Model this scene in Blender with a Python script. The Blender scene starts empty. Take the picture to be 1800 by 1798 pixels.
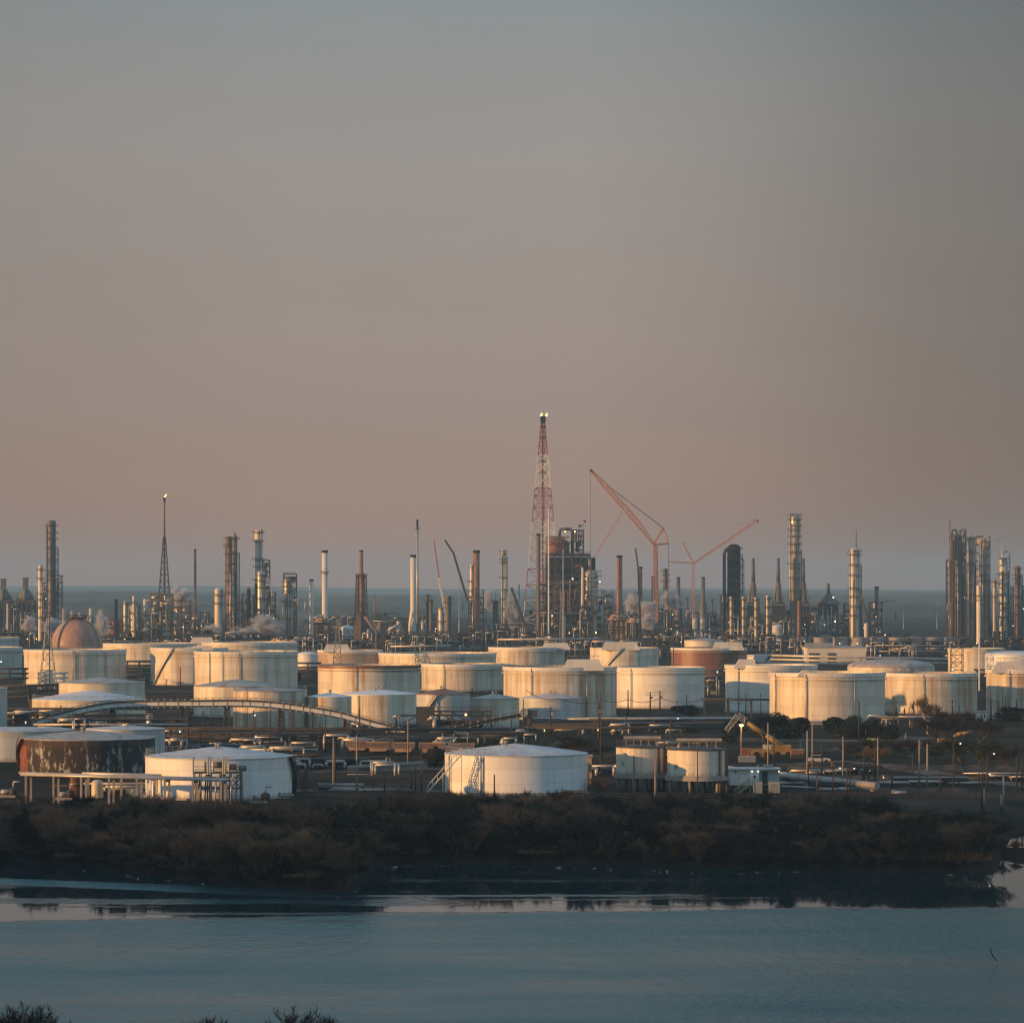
import bpy, math, random
from mathutils import Vector
R = math.radians
F, HC, YH = 6000.0, 35.0, 1036.0          # focal length in photo pixels, eye height, horizon row
SC = bpy.context.scene
COL = SC.collection
rnd = random.Random(7)

def gd(y): return F*HC/(y-YH)
def X(px, d): return (px-900)*d/F
def Z(py, d): return HC-(py-YH)*d/F
def P(px, py, d): return Vector((X(px, d), d, Z(py, d)))

# ------------------------------------------------------------------ mesh builder
class MB:
    def __init__(s): s.v = []; s.f = []; s.sm = []
    def face(s, idx, smooth=False): s.f.append(idx); s.sm.append(smooth)
    def box(s, c, size, rz=0.0):
        x, y, z = size[0]/2, size[1]/2, size[2]/2
        cs, sn = math.cos(rz), math.sin(rz); b = len(s.v)
        for dz in (-z, z):
            for dx, dy in ((-x, -y), (x, -y), (x, y), (-x, y)):
                s.v.append((c[0]+dx*cs-dy*sn, c[1]+dx*sn+dy*cs, c[2]+dz))
        for q in ((3,2,1,0), (4,5,6,7), (0,1,5,4), (1,2,6,5), (2,3,7,6), (3,0,4,7)):
            s.face([b+i for i in q])
        return s
    def tube(s, p, q, r0, r1=None, n=10, cap=True, smooth=True):
        p = Vector(p); q = Vector(q); r1 = r0 if r1 is None else r1
        d = (q-p)
        if d.length < 1e-6: return s
        d.normalize()
        u = d.orthogonal() if abs(d.z) < .99 else Vector((1, 0, 0)); u = (u-d*u.dot(d)).normalized(); w = d.cross(u)
        b = len(s.v)
        for c, r in ((p, r0), (q, r1)):
            for i in range(n):
                a = 2*math.pi*(i+.5)/n
                s.v.append(tuple(c+u*(r*math.cos(a))+w*(r*math.sin(a))))
        for i in range(n):
            j = (i+1) % n
            s.face([b+i, b+j, b+n+j, b+n+i], smooth and n > 4)
        if cap:
            s.face([b+i for i in range(n)][::-1]); s.face([b+n+i for i in range(n)])
        return s
    def beam(s, p, q, w): return s.tube(p, q, w*.707, n=4)
    def path(s, pts, r, n=8):
        for a, b in zip(pts, pts[1:]): s.tube(a, b, r, n=n)
        return s
    def lathe(s, prof, c=(0, 0, 0), n=64, a0=0, a1=2*math.pi, smooth=True):
        b = len(s.v); full = abs(a1-a0-2*math.pi) < 1e-6; m = n if full else n+1
        for r, z in prof:
            for i in range(m):
                a = a0+(a1-a0)*i/n
                s.v.append((c[0]+r*math.sin(a), c[1]-r*math.cos(a), c[2]+z))
        for k in range(len(prof)-1):
            for i in range(n):
                j = (i+1) % m
                s.face([b+k*m+i, b+k*m+j, b+(k+1)*m+j, b+(k+1)*m+i], smooth)
        return s
    def prism(s, poly, y0, y1):                       # outline in x,z extruded along y
        b = len(s.v); n = len(poly)
        for y in (y0, y1):
            for x, z in poly: s.v.append((x, y, z))
        s.face([b+i for i in range(n)]); s.face([b+n+i for i in range(n)][::-1])
        for i in range(n):
            j = (i+1) % n
            s.face([b+j, b+i, b+n+i, b+n+j])
        return s
    def quad(s, a, b, c, d):
        k = len(s.v); s.v += [tuple(a), tuple(b), tuple(c), tuple(d)]; s.face([k, k+1, k+2, k+3]); return s
    def tri(s, a, b, c):
        k = len(s.v); s.v += [tuple(a), tuple(b), tuple(c)]; s.face([k, k+1, k+2]); return s
    def mesh(s, name, m, org=(0, 0, 0)):
        me = bpy.data.meshes.new(name)
        ox, oy, oz = org
        me.from_pydata([(x-ox, y-oy, z-oz) for x, y, z in s.v], [], s.f)
        me.polygons.foreach_set('use_smooth', s.sm)
        me.materials.append(m); me.update()
        return me
    def build(s, name, m, parent=None):
        org = parent_world(parent) if parent else (0, 0, 0)
        o = bpy.data.objects.new(name, s.mesh(name, m, org)); COL.objects.link(o)
        if parent: o.parent = parent
        return o

def parent_world(o):
    v = Vector((0, 0, 0))
    while o is not None:
        v = v+o.location; o = o.parent
    return v

USED = {}
def tag(o, label=None, cat=None, group=None, kind=None):
    if label:
        o['label'] = label
        USED[label] = USED.get(label, 0)+1
    if cat: o['category'] = cat
    if group: o['group'] = group
    if kind: o['kind'] = kind
    return o
def thing(name, label, cat, loc=(0, 0, 0), group=None):
    o = bpy.data.objects.new(name, None); COL.objects.link(o); o.location = loc
    o.empty_display_size = 1
    return tag(o, label, cat, group)
def solo(mb, name, m, label, cat, loc=(0, 0, 0), group=None):
    o = bpy.data.objects.new(name, mb.mesh(name, m, loc)); COL.objects.link(o); o.location = loc
    return tag(o, label, cat, group)
def kids(o): return KIDS.get(o.name, [])
KIDS = {}
def index_kids():
    KIDS.clear()
    for o in bpy.data.objects:
        if o.parent: KIDS.setdefault(o.parent.name, []).append(o)
def dup(o, loc, label, scale=None, rz=None, group=None):
    def cp(q, par):
        c = q.copy(); COL.objects.link(c); c.parent = par
        for ch in kids(q): cp(ch, c)
        return c
    c = cp(o, None); c.location = loc
    if scale is not None: c.scale = scale if hasattr(scale, '__len__') else (scale,)*3
    if rz is not None: c.rotation_euler = (0, 0, rz)
    return tag(c, label, None, group)

# ------------------------------------------------------------------ materials
def newmat(name):
    m = bpy.data.materials.new(name); m.use_nodes = True
    nt = m.node_tree
    return m, nt, nt.nodes['Principled BSDF']
def N(nt, t, **kw):
    n = nt.nodes.new(t)
    for k, v in kw.items(): setattr(n, k, v)
    return n
def L(nt, a, b): nt.links.new(a, b)
def ramp(nt, fac, stops):
    r = N(nt, 'ShaderNodeValToRGB'); L(nt, fac, r.inputs[0])
    e = r.color_ramp.elements
    while len(e) < len(stops): e.new(.5)
    for i, (p, c) in enumerate(stops):
        e[i].position = p; e[i].color = (c[0], c[1], c[2], 1) if hasattr(c, '__len__') else (c, c, c, 1)
    return r.outputs[0]
def mix(nt, fac, a, b, mode='MIX'):
    n = N(nt, 'ShaderNodeMix', data_type='RGBA', blend_type=mode)
    for sock, val in ((0, fac), (6, a), (7, b)):
        if hasattr(val, 'is_output'): L(nt, val, n.inputs[sock])
        elif sock == 0: n.inputs[0].default_value = val
        else: n.inputs[sock].default_value = (val[0], val[1], val[2], 1)
    return n.outputs[2]
def math_(nt, op, a, b=None, c=None):
    n = N(nt, 'ShaderNodeMath', operation=op)
    for i, v in enumerate((a, b, c)):
        if v is None: continue
        if hasattr(v, 'is_output'): L(nt, v, n.inputs[i])
        else: n.inputs[i].default_value = v
    return n.outputs[0]
def coords(nt, scale=(1, 1, 1), per_object=True):
    tc = N(nt, 'ShaderNodeTexCoord'); mp = N(nt, 'ShaderNodeMapping')
    mp.inputs['Scale'].default_value = scale
    src = tc.outputs['Object']
    if per_object:
        oi = N(nt, 'ShaderNodeObjectInfo')
        v = N(nt, 'ShaderNodeVectorMath', operation='MULTIPLY_ADD')
        v.inputs[1].default_value = (1, 1, 1)
        c = N(nt, 'ShaderNodeCombineXYZ'); k = math_(nt, 'MULTIPLY', oi.outputs['Random'], 317.0)
        L(nt, k, c.inputs[0]); L(nt, k, c.inputs[1]); 
        L(nt, src, v.inputs[0]); L(nt, c.outputs[0], v.inputs[2]); src = v.outputs[0]
    L(nt, src, mp.inputs[0])
    return mp.outputs[0]
def noise(nt, vec, scale, detail=4, rough=.55):
    n = N(nt, 'ShaderNodeTexNoise'); n.inputs['Scale'].default_value = scale
    n.inputs['Detail'].default_value = detail; n.inputs['Roughness'].default_value = rough
    L(nt, vec, n.inputs['Vector']); return n.outputs[0]

def plain(name, col, rough=.6, metal=0.0, var=.25, scale=.4):
    m, nt, p = newmat(name)
    a = noise(nt, coords(nt, (1, 1, .5)), scale, 4)
    lo = tuple(c*(1-var) for c in col); hi = tuple(min(1, c*(1+var)) for c in col)
    L(nt, ramp(nt, a, [(.3, lo), (.7, hi)]), p.inputs['Base Color'])
    p.inputs['Roughness'].default_value = rough; p.inputs['Metallic'].default_value = metal
    p.inputs['Specular IOR Level'].default_value = .5 if rough < .65 else .15
    return m

def tank_paint(name, base, dirt, rust, dirt_at=.55, rust_at=.66, rust_soft=.1, rough=.5):
    m, nt, p = newmat(name)
    st = noise(nt, coords(nt, (1, 1, .07)), .45, 5, .6)          # long vertical streaks
    big = noise(nt, coords(nt, (1, 1, .5)), .07, 3)
    fine = noise(nt, coords(nt, (1, 1, .05)), 1.6, 3)
    s2 = math_(nt, 'ADD', math_(nt, 'MULTIPLY', st, .7), math_(nt, 'MULTIPLY', fine, .3))
    c = mix(nt, ramp(nt, s2, [(dirt_at-.10, 0), (dirt_at+.10, 1)]), base, dirt)
    rb = math_(nt, 'ADD', math_(nt, 'MULTIPLY', st, .6), math_(nt, 'MULTIPLY', big, .45))
    c = mix(nt, ramp(nt, rb, [(rust_at-rust_soft*.5, 0), (rust_at+rust_soft, .85)]), c, rust)
    # shell plates in courses, each plate a touch lighter or darker, with thin seams; splashed grime at the foot
    tc = N(nt, 'ShaderNodeTexCoord'); sp = N(nt, 'ShaderNodeSeparateXYZ'); L(nt, tc.outputs['Object'], sp.inputs[0])
    ang = math_(nt, 'ARCTAN2', sp.outputs[0], math_(nt, 'MULTIPLY', sp.outputs[1], -1.0))
    cv = N(nt, 'ShaderNodeCombineXYZ'); L(nt, math_(nt, 'MULTIPLY', ang, 15.0), cv.inputs[0]); L(nt, sp.outputs[2], cv.inputs[1])
    br = N(nt, 'ShaderNodeTexBrick'); L(nt, cv.outputs[0], br.inputs['Vector'])
    for k_, val in (('Color1', (1, 1, 1, 1)), ('Color2', (.84, .82, .79, 1)), ('Mortar', (.72, .68, .63, 1))): br.inputs[k_].default_value = val
    for k_, val in (('Scale', 1), ('Mortar Size', .035), ('Brick Width', 7.0), ('Row Height', 2.4)): br.inputs[k_].default_value = val
    foot = math_(nt, 'LESS_THAN', math_(nt, 'ADD', sp.outputs[2], math_(nt, 'MULTIPLY', fine, -2.2)), -.35)
    c = mix(nt, math_(nt, 'MULTIPLY', foot, .45), c, (.20, .15, .10))
    v = br
    c = mix(nt, 1.0, c, v.outputs[0], 'MULTIPLY')
    L(nt, c, p.inputs['Base Color']); p.inputs['Roughness'].default_value = rough
    return m

def emit(name, col, strength):
    m, nt, p = newmat(name)
    p.inputs['Base Color'].default_value = (*col, 1)
    p.inputs['Emission Color'].default_value = (*col, 1); p.inputs['Emission Strength'].default_value = strength
    try: m.cycles.emission_sampling = 'NONE'
    except Exception: pass
    return m

WHITE = (.70, .68, .64)
M = {
 'white': tank_paint('white tank paint', WHITE, (.56, .53, .48), (.42, .30, .18), .60, .80),
 'clean': tank_paint('fresh white tank paint', (.74, .74, .73), (.58, .57, .54), (.42, .33, .24), .60, .74),
 'cream': tank_paint('weathered cream tank paint', (.70, .63, .52), (.47, .39, .29), (.40, .19, .06), .55, .635),
 'stain': tank_paint('rust streaked tank paint', (.66, .60, .50), (.40, .33, .25), (.40, .17, .045), .50, .60),
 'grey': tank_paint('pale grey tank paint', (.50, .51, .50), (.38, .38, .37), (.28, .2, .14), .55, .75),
 'pinkish': tank_paint('faded brown tank paint', (.46, .36, .27), (.36, .26, .19), (.40, .28, .2), .5, .62),
 'redrust': tank_paint('red oxide tank paint', (.23, .095, .055), (.15, .065, .042), (.30, .15, .09), .5, .62),
 'roofw': tank_paint('pale roof sheet', (.60, .60, .60), (.44, .42, .40), (.36, .26, .18), .52, .68),
 'roofr': tank_paint('stained roof sheet', (.46, .42, .37), (.30, .26, .22), (.26, .12, .07), .48, .60),
 'steel': plain('dark painted steel', (.055, .052, .05), .6, .2),
 'frame': plain('weathered structural steel', (.075, .06, .05), .65, .2),
 'rustst': plain('rusty steel', (.16, .075, .04), .8, 0, .4),
 'brownst': plain('brown oxide steel', (.22, .115, .07), .7, 0, .3),
 'galv': plain('galvanised steel', (.34, .33, .31), .45, .4),
 'pipe': plain('insulated pipe cladding', (.42, .39, .35), .4, .35),
 'pipedk': plain('dark pipework', (.055, .052, .05), .7, 0),
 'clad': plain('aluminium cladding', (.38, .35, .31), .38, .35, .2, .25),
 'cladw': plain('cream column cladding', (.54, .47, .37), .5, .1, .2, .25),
 'cladd': plain('dark column cladding', (.10, .09, .085), .6, .1, .35, .2),  # darker cladding tone
 'black': plain('black steel and painted shade', (.012, .014, .017), .95, 0),  # also stands in for shade on the great dark column
 'stackw': plain('off white stack paint', (.62, .55, .46), .6, 0, .12, .15),
 'stackr': plain('rusty stack steel', (.24, .12, .075), .75, 0, .35, .2),
 'stackb': plain('brown stack steel', (.17, .115, .085), .7, 0, .3, .2),
 'red': plain('red lattice paint', (.27, .075, .06), .6, 0, .2),
 'lwhite': plain('white lattice paint', (.60, .57, .52), .6, 0, .15),
 'cranered': plain('faded red crane paint', (.40, .19, .135), .6, 0, .2),
 'yellow': plain('yellow machine paint', (.27, .16, .04), .5, 0, .2),  # yellow darkened to stand in for shade on the crane
 'yellowr': plain('yellow hand rail paint', (.40, .33, .16), .6, 0, .2),
 'lime': plain('lime green container paint', (.34, .42, .06), .5, 0, .15),
 'navy': plain('dark blue container paint', (.02, .045, .07), .55, 0, .25),
 'orange': plain('rust orange container paint', (.22, .09, .035), .6, 0, .25),
 'vehw': plain('dusty white vehicle paint', (.42, .42, .41), .35, 0, .1),
 'glass': plain('dark window glass', (.02, .025, .03), .1, 0, .1),
 'rubber': plain('black rubber', (.02, .02, .02), .8, 0, .1),
 'concrete': plain('stained concrete', (.32, .29, .26), .85, 0, .25),
 'brick': plain('refractory brick panel', (.36, .21, .12), .8, 0, .3, .5),
 'dome': tank_paint('weathered pink dome plate', (.42, .26, .185), (.32, .19, .135), (.26, .13, .08), .5, .64),
 'wood': plain('grey pole timber', (.065, .052, .043), .85, 0, .3),
 'woodl': plain('pale pole timber', (.30, .25, .20), .85, 0, .25),
 'coal': plain('coal', (.018, .018, .02), .8, 0, .4),
 'hopper': plain('dusty brown hopper car paint', (.40, .25, .165), .8, 0, .3),
 'cabin': plain('white cabin panel', (.74, .72, .68), .5, 0, .06),
 'redmark': plain('red lettering', (.5, .05, .03), .6, 0, .1),
 'bark': plain('grey bark', (.095, .08, .065), .9, 0, .3),
 'barkp': plain('pale bark', (.40, .34, .27), .9, 0, .25),
 'twigb': plain('brown twigs', (.165, .098, .056), .9, 0, .45),
 'twigr': plain('reddish twigs', (.24, .122, .066), .9, 0, .45),
 'twigd': plain('dark twigs', (.032, .026, .020), .9, 0, .4),
 'budg': plain('budding green leaves', (.06, .066, .022), .8, 0, .45),
 'leafd': plain('dark evergreen leaves', (.016, .024, .014), .7, 0, .45),
 'reed': plain('dry reeds', (.34, .17, .07), .9, 0, .35),
 'lampw': emit('white lamp', (1, .95, .85), 3), 'lampa': emit('amber lamp', (1, .62, .2), 3.5),
 'lampg': emit('greenish lamp', (.6, 1, .75), 4), 'lampo': emit('sodium lamp', (1, .5, .08), 22),
 'flame': emit('gas flame', (1, .52, .18), 2.3),
}
def blotch():
    m, nt, p = newmat('blistered rust with painted sunlit side')
    v = coords(nt, (1, 1, .36)); a = noise(nt, v, .85, 7, .72); b = noise(nt, coords(nt, (1, 1, .12)), .5, 4)
    f = math_(nt, 'ADD', math_(nt, 'MULTIPLY', a, .8), math_(nt, 'MULTIPLY', b, .2))
    c = ramp(nt, f, [(.38, (.014, .012, .012)), (.535, (.034, .025, .021)), (.565, (.27, .26, .245)), (.68, (.48, .47, .45))])
    tc = N(nt, 'ShaderNodeTexCoord'); sp = N(nt, 'ShaderNodeSeparateXYZ'); L(nt, tc.outputs['Object'], sp.inputs[0])
    w = math_(nt, 'ADD', sp.outputs[0], math_(nt, 'MULTIPLY', math_(nt, 'SUBTRACT', b, .5), 5.0))
    sunlit_side = math_(nt, 'LESS_THAN', w, -10.6)  # sunlit left edge painted redder than the shaded dark rust
    red = ramp(nt, a, [(.35, (.10, .03, .018)), (.65, (.26, .085, .04))])
    c = mix(nt, sunlit_side, c, red)
    hi = math_(nt, 'GREATER_THAN', math_(nt, 'ADD', sp.outputs[2], math_(nt, 'MULTIPLY', a, 2.2)), 6.5)
    c = mix(nt, math_(nt, 'MULTIPLY', hi, .8), c, (.05, .033, .026))
    L(nt, c, p.inputs['Base Color']); p.inputs['Roughness'].default_value = .85
    return m
M['blotch'] = blotch()
# ------------------------------------------------------------------ generators
def polar(r, a, z=0): return (r*math.sin(a), -r*math.cos(a), z)      # a = 0 faces the camera side

def add(v, c): return (v[0]+c[0], v[1]+c[1], v[2]+c[2])

def ring(mb, c, r, z0, z1, t, n=72):
    return mb.lathe([(r, z0), (r+t, z0), (r+t, z1), (r, z1)], c, n, smooth=False)

def stair_on_wall(root, c, r, h, a0, a1, m, rail=True):
    mb = MB(); n = 14
    for i in range(n):
        a = a0+(a1-a0)*i/n; b = a0+(a1-a0)*(i+1)/n
        z0 = .2+(h-.2)*i/n; z1 = .2+(h-.2)*(i+1)/n
        pa, pb = [add(polar(r+.1, q, z), c) for q, z in ((a, z0), (b, z1))]
        qa, qb = [add(polar(r+.85, q, z), c) for q, z in ((a, z0), (b, z1))]
        mb.quad(pa, qa, qb, pb)
        lo = .28
        mb.quad(add(qa, (0, 0, -lo)), add(qb, (0, 0, -lo)), qb, qa)
        mb.quad(add(pa, (0, 0, -lo)), add(qa, (0, 0, -lo)), add(qb, (0, 0, -lo)), add(pb, (0, 0, -lo)))
        if rail:
            mb.beam(add(qa, (0, 0, 1.0)), add(qb, (0, 0, 1.0)), .07)
            mb.beam(qa, add(qa, (0, 0, 1.0)), .06)
    return mb.build('stair', m, root)

def railing(root, c, r, z, m, a0=0, a1=2*math.pi, n=40, name='guard_rail'):
    mb = MB(); full = abs(a1-a0-2*math.pi) < 1e-6
    pts = [add(polar(r, a0+(a1-a0)*i/n, z), c) for i in range(n+1)]
    for i, p in enumerate(pts):
        mb.beam(p, add(p, (0, 0, 1.05)), .06)
        if i: mb.beam(add(pts[i-1], (0, 0, 1.05)), add(p, (0, 0, 1.05)), .07); mb.beam(add(pts[i-1], (0, 0, .55)), add(p, (0, 0, .55)), .05)
    return mb.build(name, m, root)

def tank(x0, x1, yt, yb, label, paint='white', roof='open', ya=None, roofm='roofw', d=None, rim='white', stair=None,
         pipes=(), hut=None, vents=0, rail=None, lift=0.0, group=None, cat='storage tank', name='storage_tank', band=True, ladder=None):
    d = d or gd(yb); k = d/F
    r = (x1-x0)/2*k; cx = X((x0+x1)/2, d); zb = lift; h = Z(yt, d)-zb
    root = thing(name, label, cat, (cx, d, zb), group); c = (cx, d, zb)
    sh = MB()
    if roof == 'open':
        sh.lathe([(r, 0), (r, h)], c, 96); sh.lathe([(r, h), (r-.25, h)], c, 96, smooth=False); sh.lathe([(r-.25, h), (r-.25, h*.72)], c, 96)
    else:
        sh.lathe([(r, 0), (r, h)], c, 96)
    sh.build('shell', M[paint], root)
    if roof == 'open':
        MB().lathe([(r-.3, h*.80), (r*.92, h*.80), (r*.9, h*.78), (.01, h*.79)], c, 64, smooth=False).build('floating_roof', M['steel'], root)
        if band:
            ring(MB(), c, r, h-1.0, h+.02, .28, 96).build('rim_band', M[rim], root)
            ring(MB(), c, r, h-1.75, h-1.6, .55, 96).build('wind_girder', M[rim], root)
    else:
        ha = (Z(ya, d)-zb) if ya else h+.3
        prof = [(r+.12, h-.12), (r+.12, h+.03)]
        if roof == 'dome': prof += [(r*math.cos(t), h+(ha-h)*math.sin(t)) for t in [i*math.pi/2/10 for i in range(11)]]
        else: prof += [(r, h+.05), (r*.5, h+.05+(ha-h)*.52), (.02, ha)]
        MB().lathe(prof, c, 96, smooth=(roof == 'dome')).build('roof', M[roofm], root)
        for i in range(vents):
            a = rnd.uniform(-.9, .9); q = r*rnd.uniform(.05, .35)
            p = add(polar(q, a, h+(ha-h)*(1-q/r)), c); v = MB()
            v.tube(p, add(p, (0, 0, .5)), .16, n=8); v.tube(add(p, (0, 0, .5)), add(p, (0, 0, .8)), .38, .3, 8)
            v.build('roof_vent', M['galv'], root)
    ring(MB(), c, r, 0, .35, .35, 64).build('foundation_ring', M['concrete'], root)
    if stair: stair_on_wall(root, c, r, h, R(stair[0]), R(stair[1]), M[stair[2] if len(stair) > 2 else 'galv'])
    for a in pipes:
        a = R(a); mb = MB(); mb.tube(add(polar(r+.35, a, .2), c), add(polar(r+.35, a, h*.98), c), .15, n=8)
        mb.build('riser_pipe', M['galv'], root)
    if ladder is not None:
        a = R(ladder); mb = MB()
        for s in (-.25, .25):
            mb.beam(add(polar(r+.3, a+s/r, 0), c), add(polar(r+.3, a+s/r, h+.9), c), .07)
        for i in range(int(h/.8)): mb.beam(add(polar(r+.3, a-.25/r, .5+i*.8), c), add(polar(r+.3, a+.25/r, .5+i*.8), c), .05)
        mb.build('ladder', M['steel'], root)
    if hut:                                             # gauger's platform bulging over the rim
        a, w, hh = R(hut[0]), hut[1], hut[2]
        p = add(polar(r-.4, a, h), c); mb = MB()
        mb.prism([(p[0]-w/2-1.6, p[2]-.9), (p[0]+w/2+1.6, p[2]-.9), (p[0]+w/2, p[2]+hh), (p[0]-w/2, p[2]+hh)], p[1]-.7, p[1]+1.4)
        mb.build('gauge_platform', M[rim], root)
        mb = MB()
        for i in range(7):
            q = (p[0]-w/2+w*i/6, p[1]-.6, p[2]+hh); mb.beam(q, add(q, (0, 0, .95)), .07)
        mb.beam((p[0]-w/2, p[1]-.6, p[2]+hh+.95), (p[0]+w/2, p[1]-.6, p[2]+hh+.95), .08)
        mb.build('platform_rail', M['galv'], root)
    if rail: railing(root, c, r-.1, h+.1, M['galv'], R(rail[0]), R(rail[1]), rail[2])
    root['r'] = r; root['h'] = h
    return root

def platform(root, c, r, z, m, a0, a1, w=1.2, rail=True):
    mb = MB(); n = max(6, int(abs(a1-a0)/.35))
    mb.lathe([(r, z), (r+w, z), (r+w, z+.22), (r, z+.22)], c, n, a0, a1, smooth=False)
    if rail:
        for zz in (.65, 1.2): 
            pts = [add(polar(r+w-.08, a0+(a1-a0)*i/n, z+zz), c) for i in range(n+1)]
            for p, q in zip(pts, pts[1:]): mb.beam(p, q, .10)
        for i in range(n+1):
            p = add(polar(r+w-.08, a0+(a1-a0)*i/n, z+.2), c); mb.beam(p, add(p, (0, 0, 1.0)), .09)
    return mb.build('platform', m, root)

def column(px, w, yt, d, label, m='clad', plats=(), pipes=(), head='dome', skirt=None, bands=0, mp='frame', spike=None, group=None,
           loop=None, cat='distillation column', name='distillation_column', zb=0.0, ladder=None, neck=None):
    k = d/F; r = w/2*k; cx = X(px, d); h = Z(yt, d)-zb
    root = thing(name, label, cat, (cx, d, zb), group); c = (cx, d, zb)
    prof = [(r*1.0, 0)]
    if skirt: prof = [(r*skirt[0], 0), (r*skirt[0], h*skirt[1]), (r, h*(skirt[1]+.03))]
    if neck: prof += [(r, h*neck[0]), (r*neck[1], h*(neck[0]+.03)), (r*neck[1], h-r*neck[1]*.6)]; rt = r*neck[1]
    else: prof += [(r, h-r*.6)]; rt = r
    mb = MB().lathe(prof, c, 28)
    if head == 'dome': mb.lathe([(rt*math.cos(t), h-rt*.6+rt*.6*math.sin(t)) for t in [i*math.pi/12 for i in range(7)]], c, 28)
    else: mb.lathe([(rt, h-rt*.6), (rt, h), (rt*.8, h), (rt*.8, h-.6), (.01, h-.6)], c, 28, smooth=False)
    mb.build('shell', M[m], root)
    for i in range(bands):
        z = h*(i+1)/(bands+1); ring(MB(), c, r*.99, z, z+.35, .18, 24).build('stiffening_ring', M[m], root)
    if w >= 7 and h > 40 and cat == 'distillation column':
        ex = random.Random(int(px*7)); plats = list(plats)
        y = yt+9
        while y < 1092:
            if all(abs(y-q) > 6 for q in plats): plats.append(y)
            y += ex.uniform(14, 26)
        sd = ex.choice((-1, 1, 1)); fr = MB(); q = 2.2; cxx = cx+(r+q*.2)
        lattice(fr, (cxx, d+.5*r, zb), (cxx, d+.5*r, zb+h*ex.uniform(.6, .92)), q, q, max(5, int(h/4)), .30, .22)
        fr.build('stair_frame', M[mp], root)
        for j in range(2):
            sx = ex.uniform(-.3, .95)*r; rr = ex.uniform(.3, .5)*k/.4; zt = h*ex.uniform(.55, .97)
            sy = -math.sqrt(max(0, (r+rr*1.4)**2-sx*sx))
            MB().path([(cx+sx, d+sy, zb), (cx+sx, d+sy, zb+zt), (cx+sx*.6, d+sy*.6, zb+zt+rr*2)], rr, 8).build('pipe', M[ex.choice(('pipe', 'pipedk', 'frame'))], root)
    for i, pz in enumerate(plats):
        z = Z(pz, d)-zb if pz > 5 else h*pz
        a = rnd.uniform(-2.4, -.6); a2 = a+rnd.uniform(2.6, 5.2)
        platform(root, c, r, z, M[mp], a, a2, max(1.0, 1.8*k/.4))
    for off, y0, rr in pipes:                          # side pipe: offset px from axis, top row, radius px
        sx = off*k; zt = Z(y0, d)-zb; q = rr*k
        sy = -math.sqrt(max(0, (r+q*1.3)**2-sx*sx)) if abs(sx) < r+q*1.3 else -.2*r
        pts = [(cx+sx, d+sy, zb), (cx+sx, d+sy, zb+zt-q*2), (cx+sx*.8, d+sy*.75, zb+zt), (cx+sx*.45, d+sy*.3, zb+zt)]
        MB().path(pts, q, 8).build('pipe', M['pipe' if rr > .6 and m not in ('black', 'cladd', 'steel') else 'pipedk'], root)
    if loop:                                           # overhead vapour line: out of the head, over and down at the side
        off, top, rr, y1 = loop; sx = off*k; q = rr*k; zt = Z(top, d)
        pts = [(cx, d, zb+h-rt*.3)]
        pts += [(cx+sx*.5-sx*.5*math.cos(t), d-.3*r*t/3.14, zt-abs(sx)*.5+abs(sx)*.5*math.sin(t)) for t in [i*math.pi/8 for i in range(9)]]
        pts += [(cx+sx, d-.3*r, Z(y1, d))]
        MB().path(pts, q, 10).build('overhead_line', M['pipe' if m not in ('black', 'cladd', 'steel') else 'pipedk'], root)
    if ladder is not None:
        a = R(ladder); mb = MB()
        p = add(polar(r+.45, a, 1), c); q = add(polar(r+.45, a, h), c)
        mb.beam(p, q, .32); mb.build('caged_ladder', M['steel'], root)
    if spike: MB().tube((cx+spike[0]*k, d, zb+h-.3), (cx+spike[0]*k, d, Z(spike[1], d)), spike[2]*k, spike[2]*k*.7, 8).build('vent_mast', M['steel'], root)
    return root

def stack(px, wt, wb, yt, d, label, m='stackr', flare=None, plats=(), cap=True, capm='black', group=None, zb=0.0, cat='chimney stack', name='chimney_stack', bands=0):
    k = d/F; cx = X(px, d); h = Z(yt, d)-zb
    root = thing(name, label, cat, (cx, d, zb), group); c = (cx, d, zb)
    rt, rb = wt/2*k, wb/2*k
    if flare: hz = Z(flare[1], d)-zb; hb = Z(flare[2], d)-zb; prof = [(flare[0]/2*k, 0), (flare[0]/2*k, hb), (rb, hz), (rt, h), (rt*.8, h), (rt*.8, h-2)]
    else: prof = [(rb, 0), (rt, h), (rt*.82, h), (rt*.82, h-2)]
    MB().lathe(prof, c, 24).build('shaft', M[m], root)
    if cap: ring(MB(), c, rt*.98, h-wt*.45*k, h-.05, .14*rt, 24).build('rim', M[capm], root)
    for i in range(bands):
        z = h*(i+1)/(bands+1); r = rb+(rt-rb)*z/h
        ring(MB(), c, r*.97, z, z+.3, .15, 20).build('stiffening_ring', M[m], root)
    for pz in plats:
        z = Z(pz, d)-zb; r = rb+(rt-rb)*z/h
        platform(root, c, r*.98, z, M['frame'], 0, 2*math.pi, 1.3*max(1, k/.4))
    return root

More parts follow.
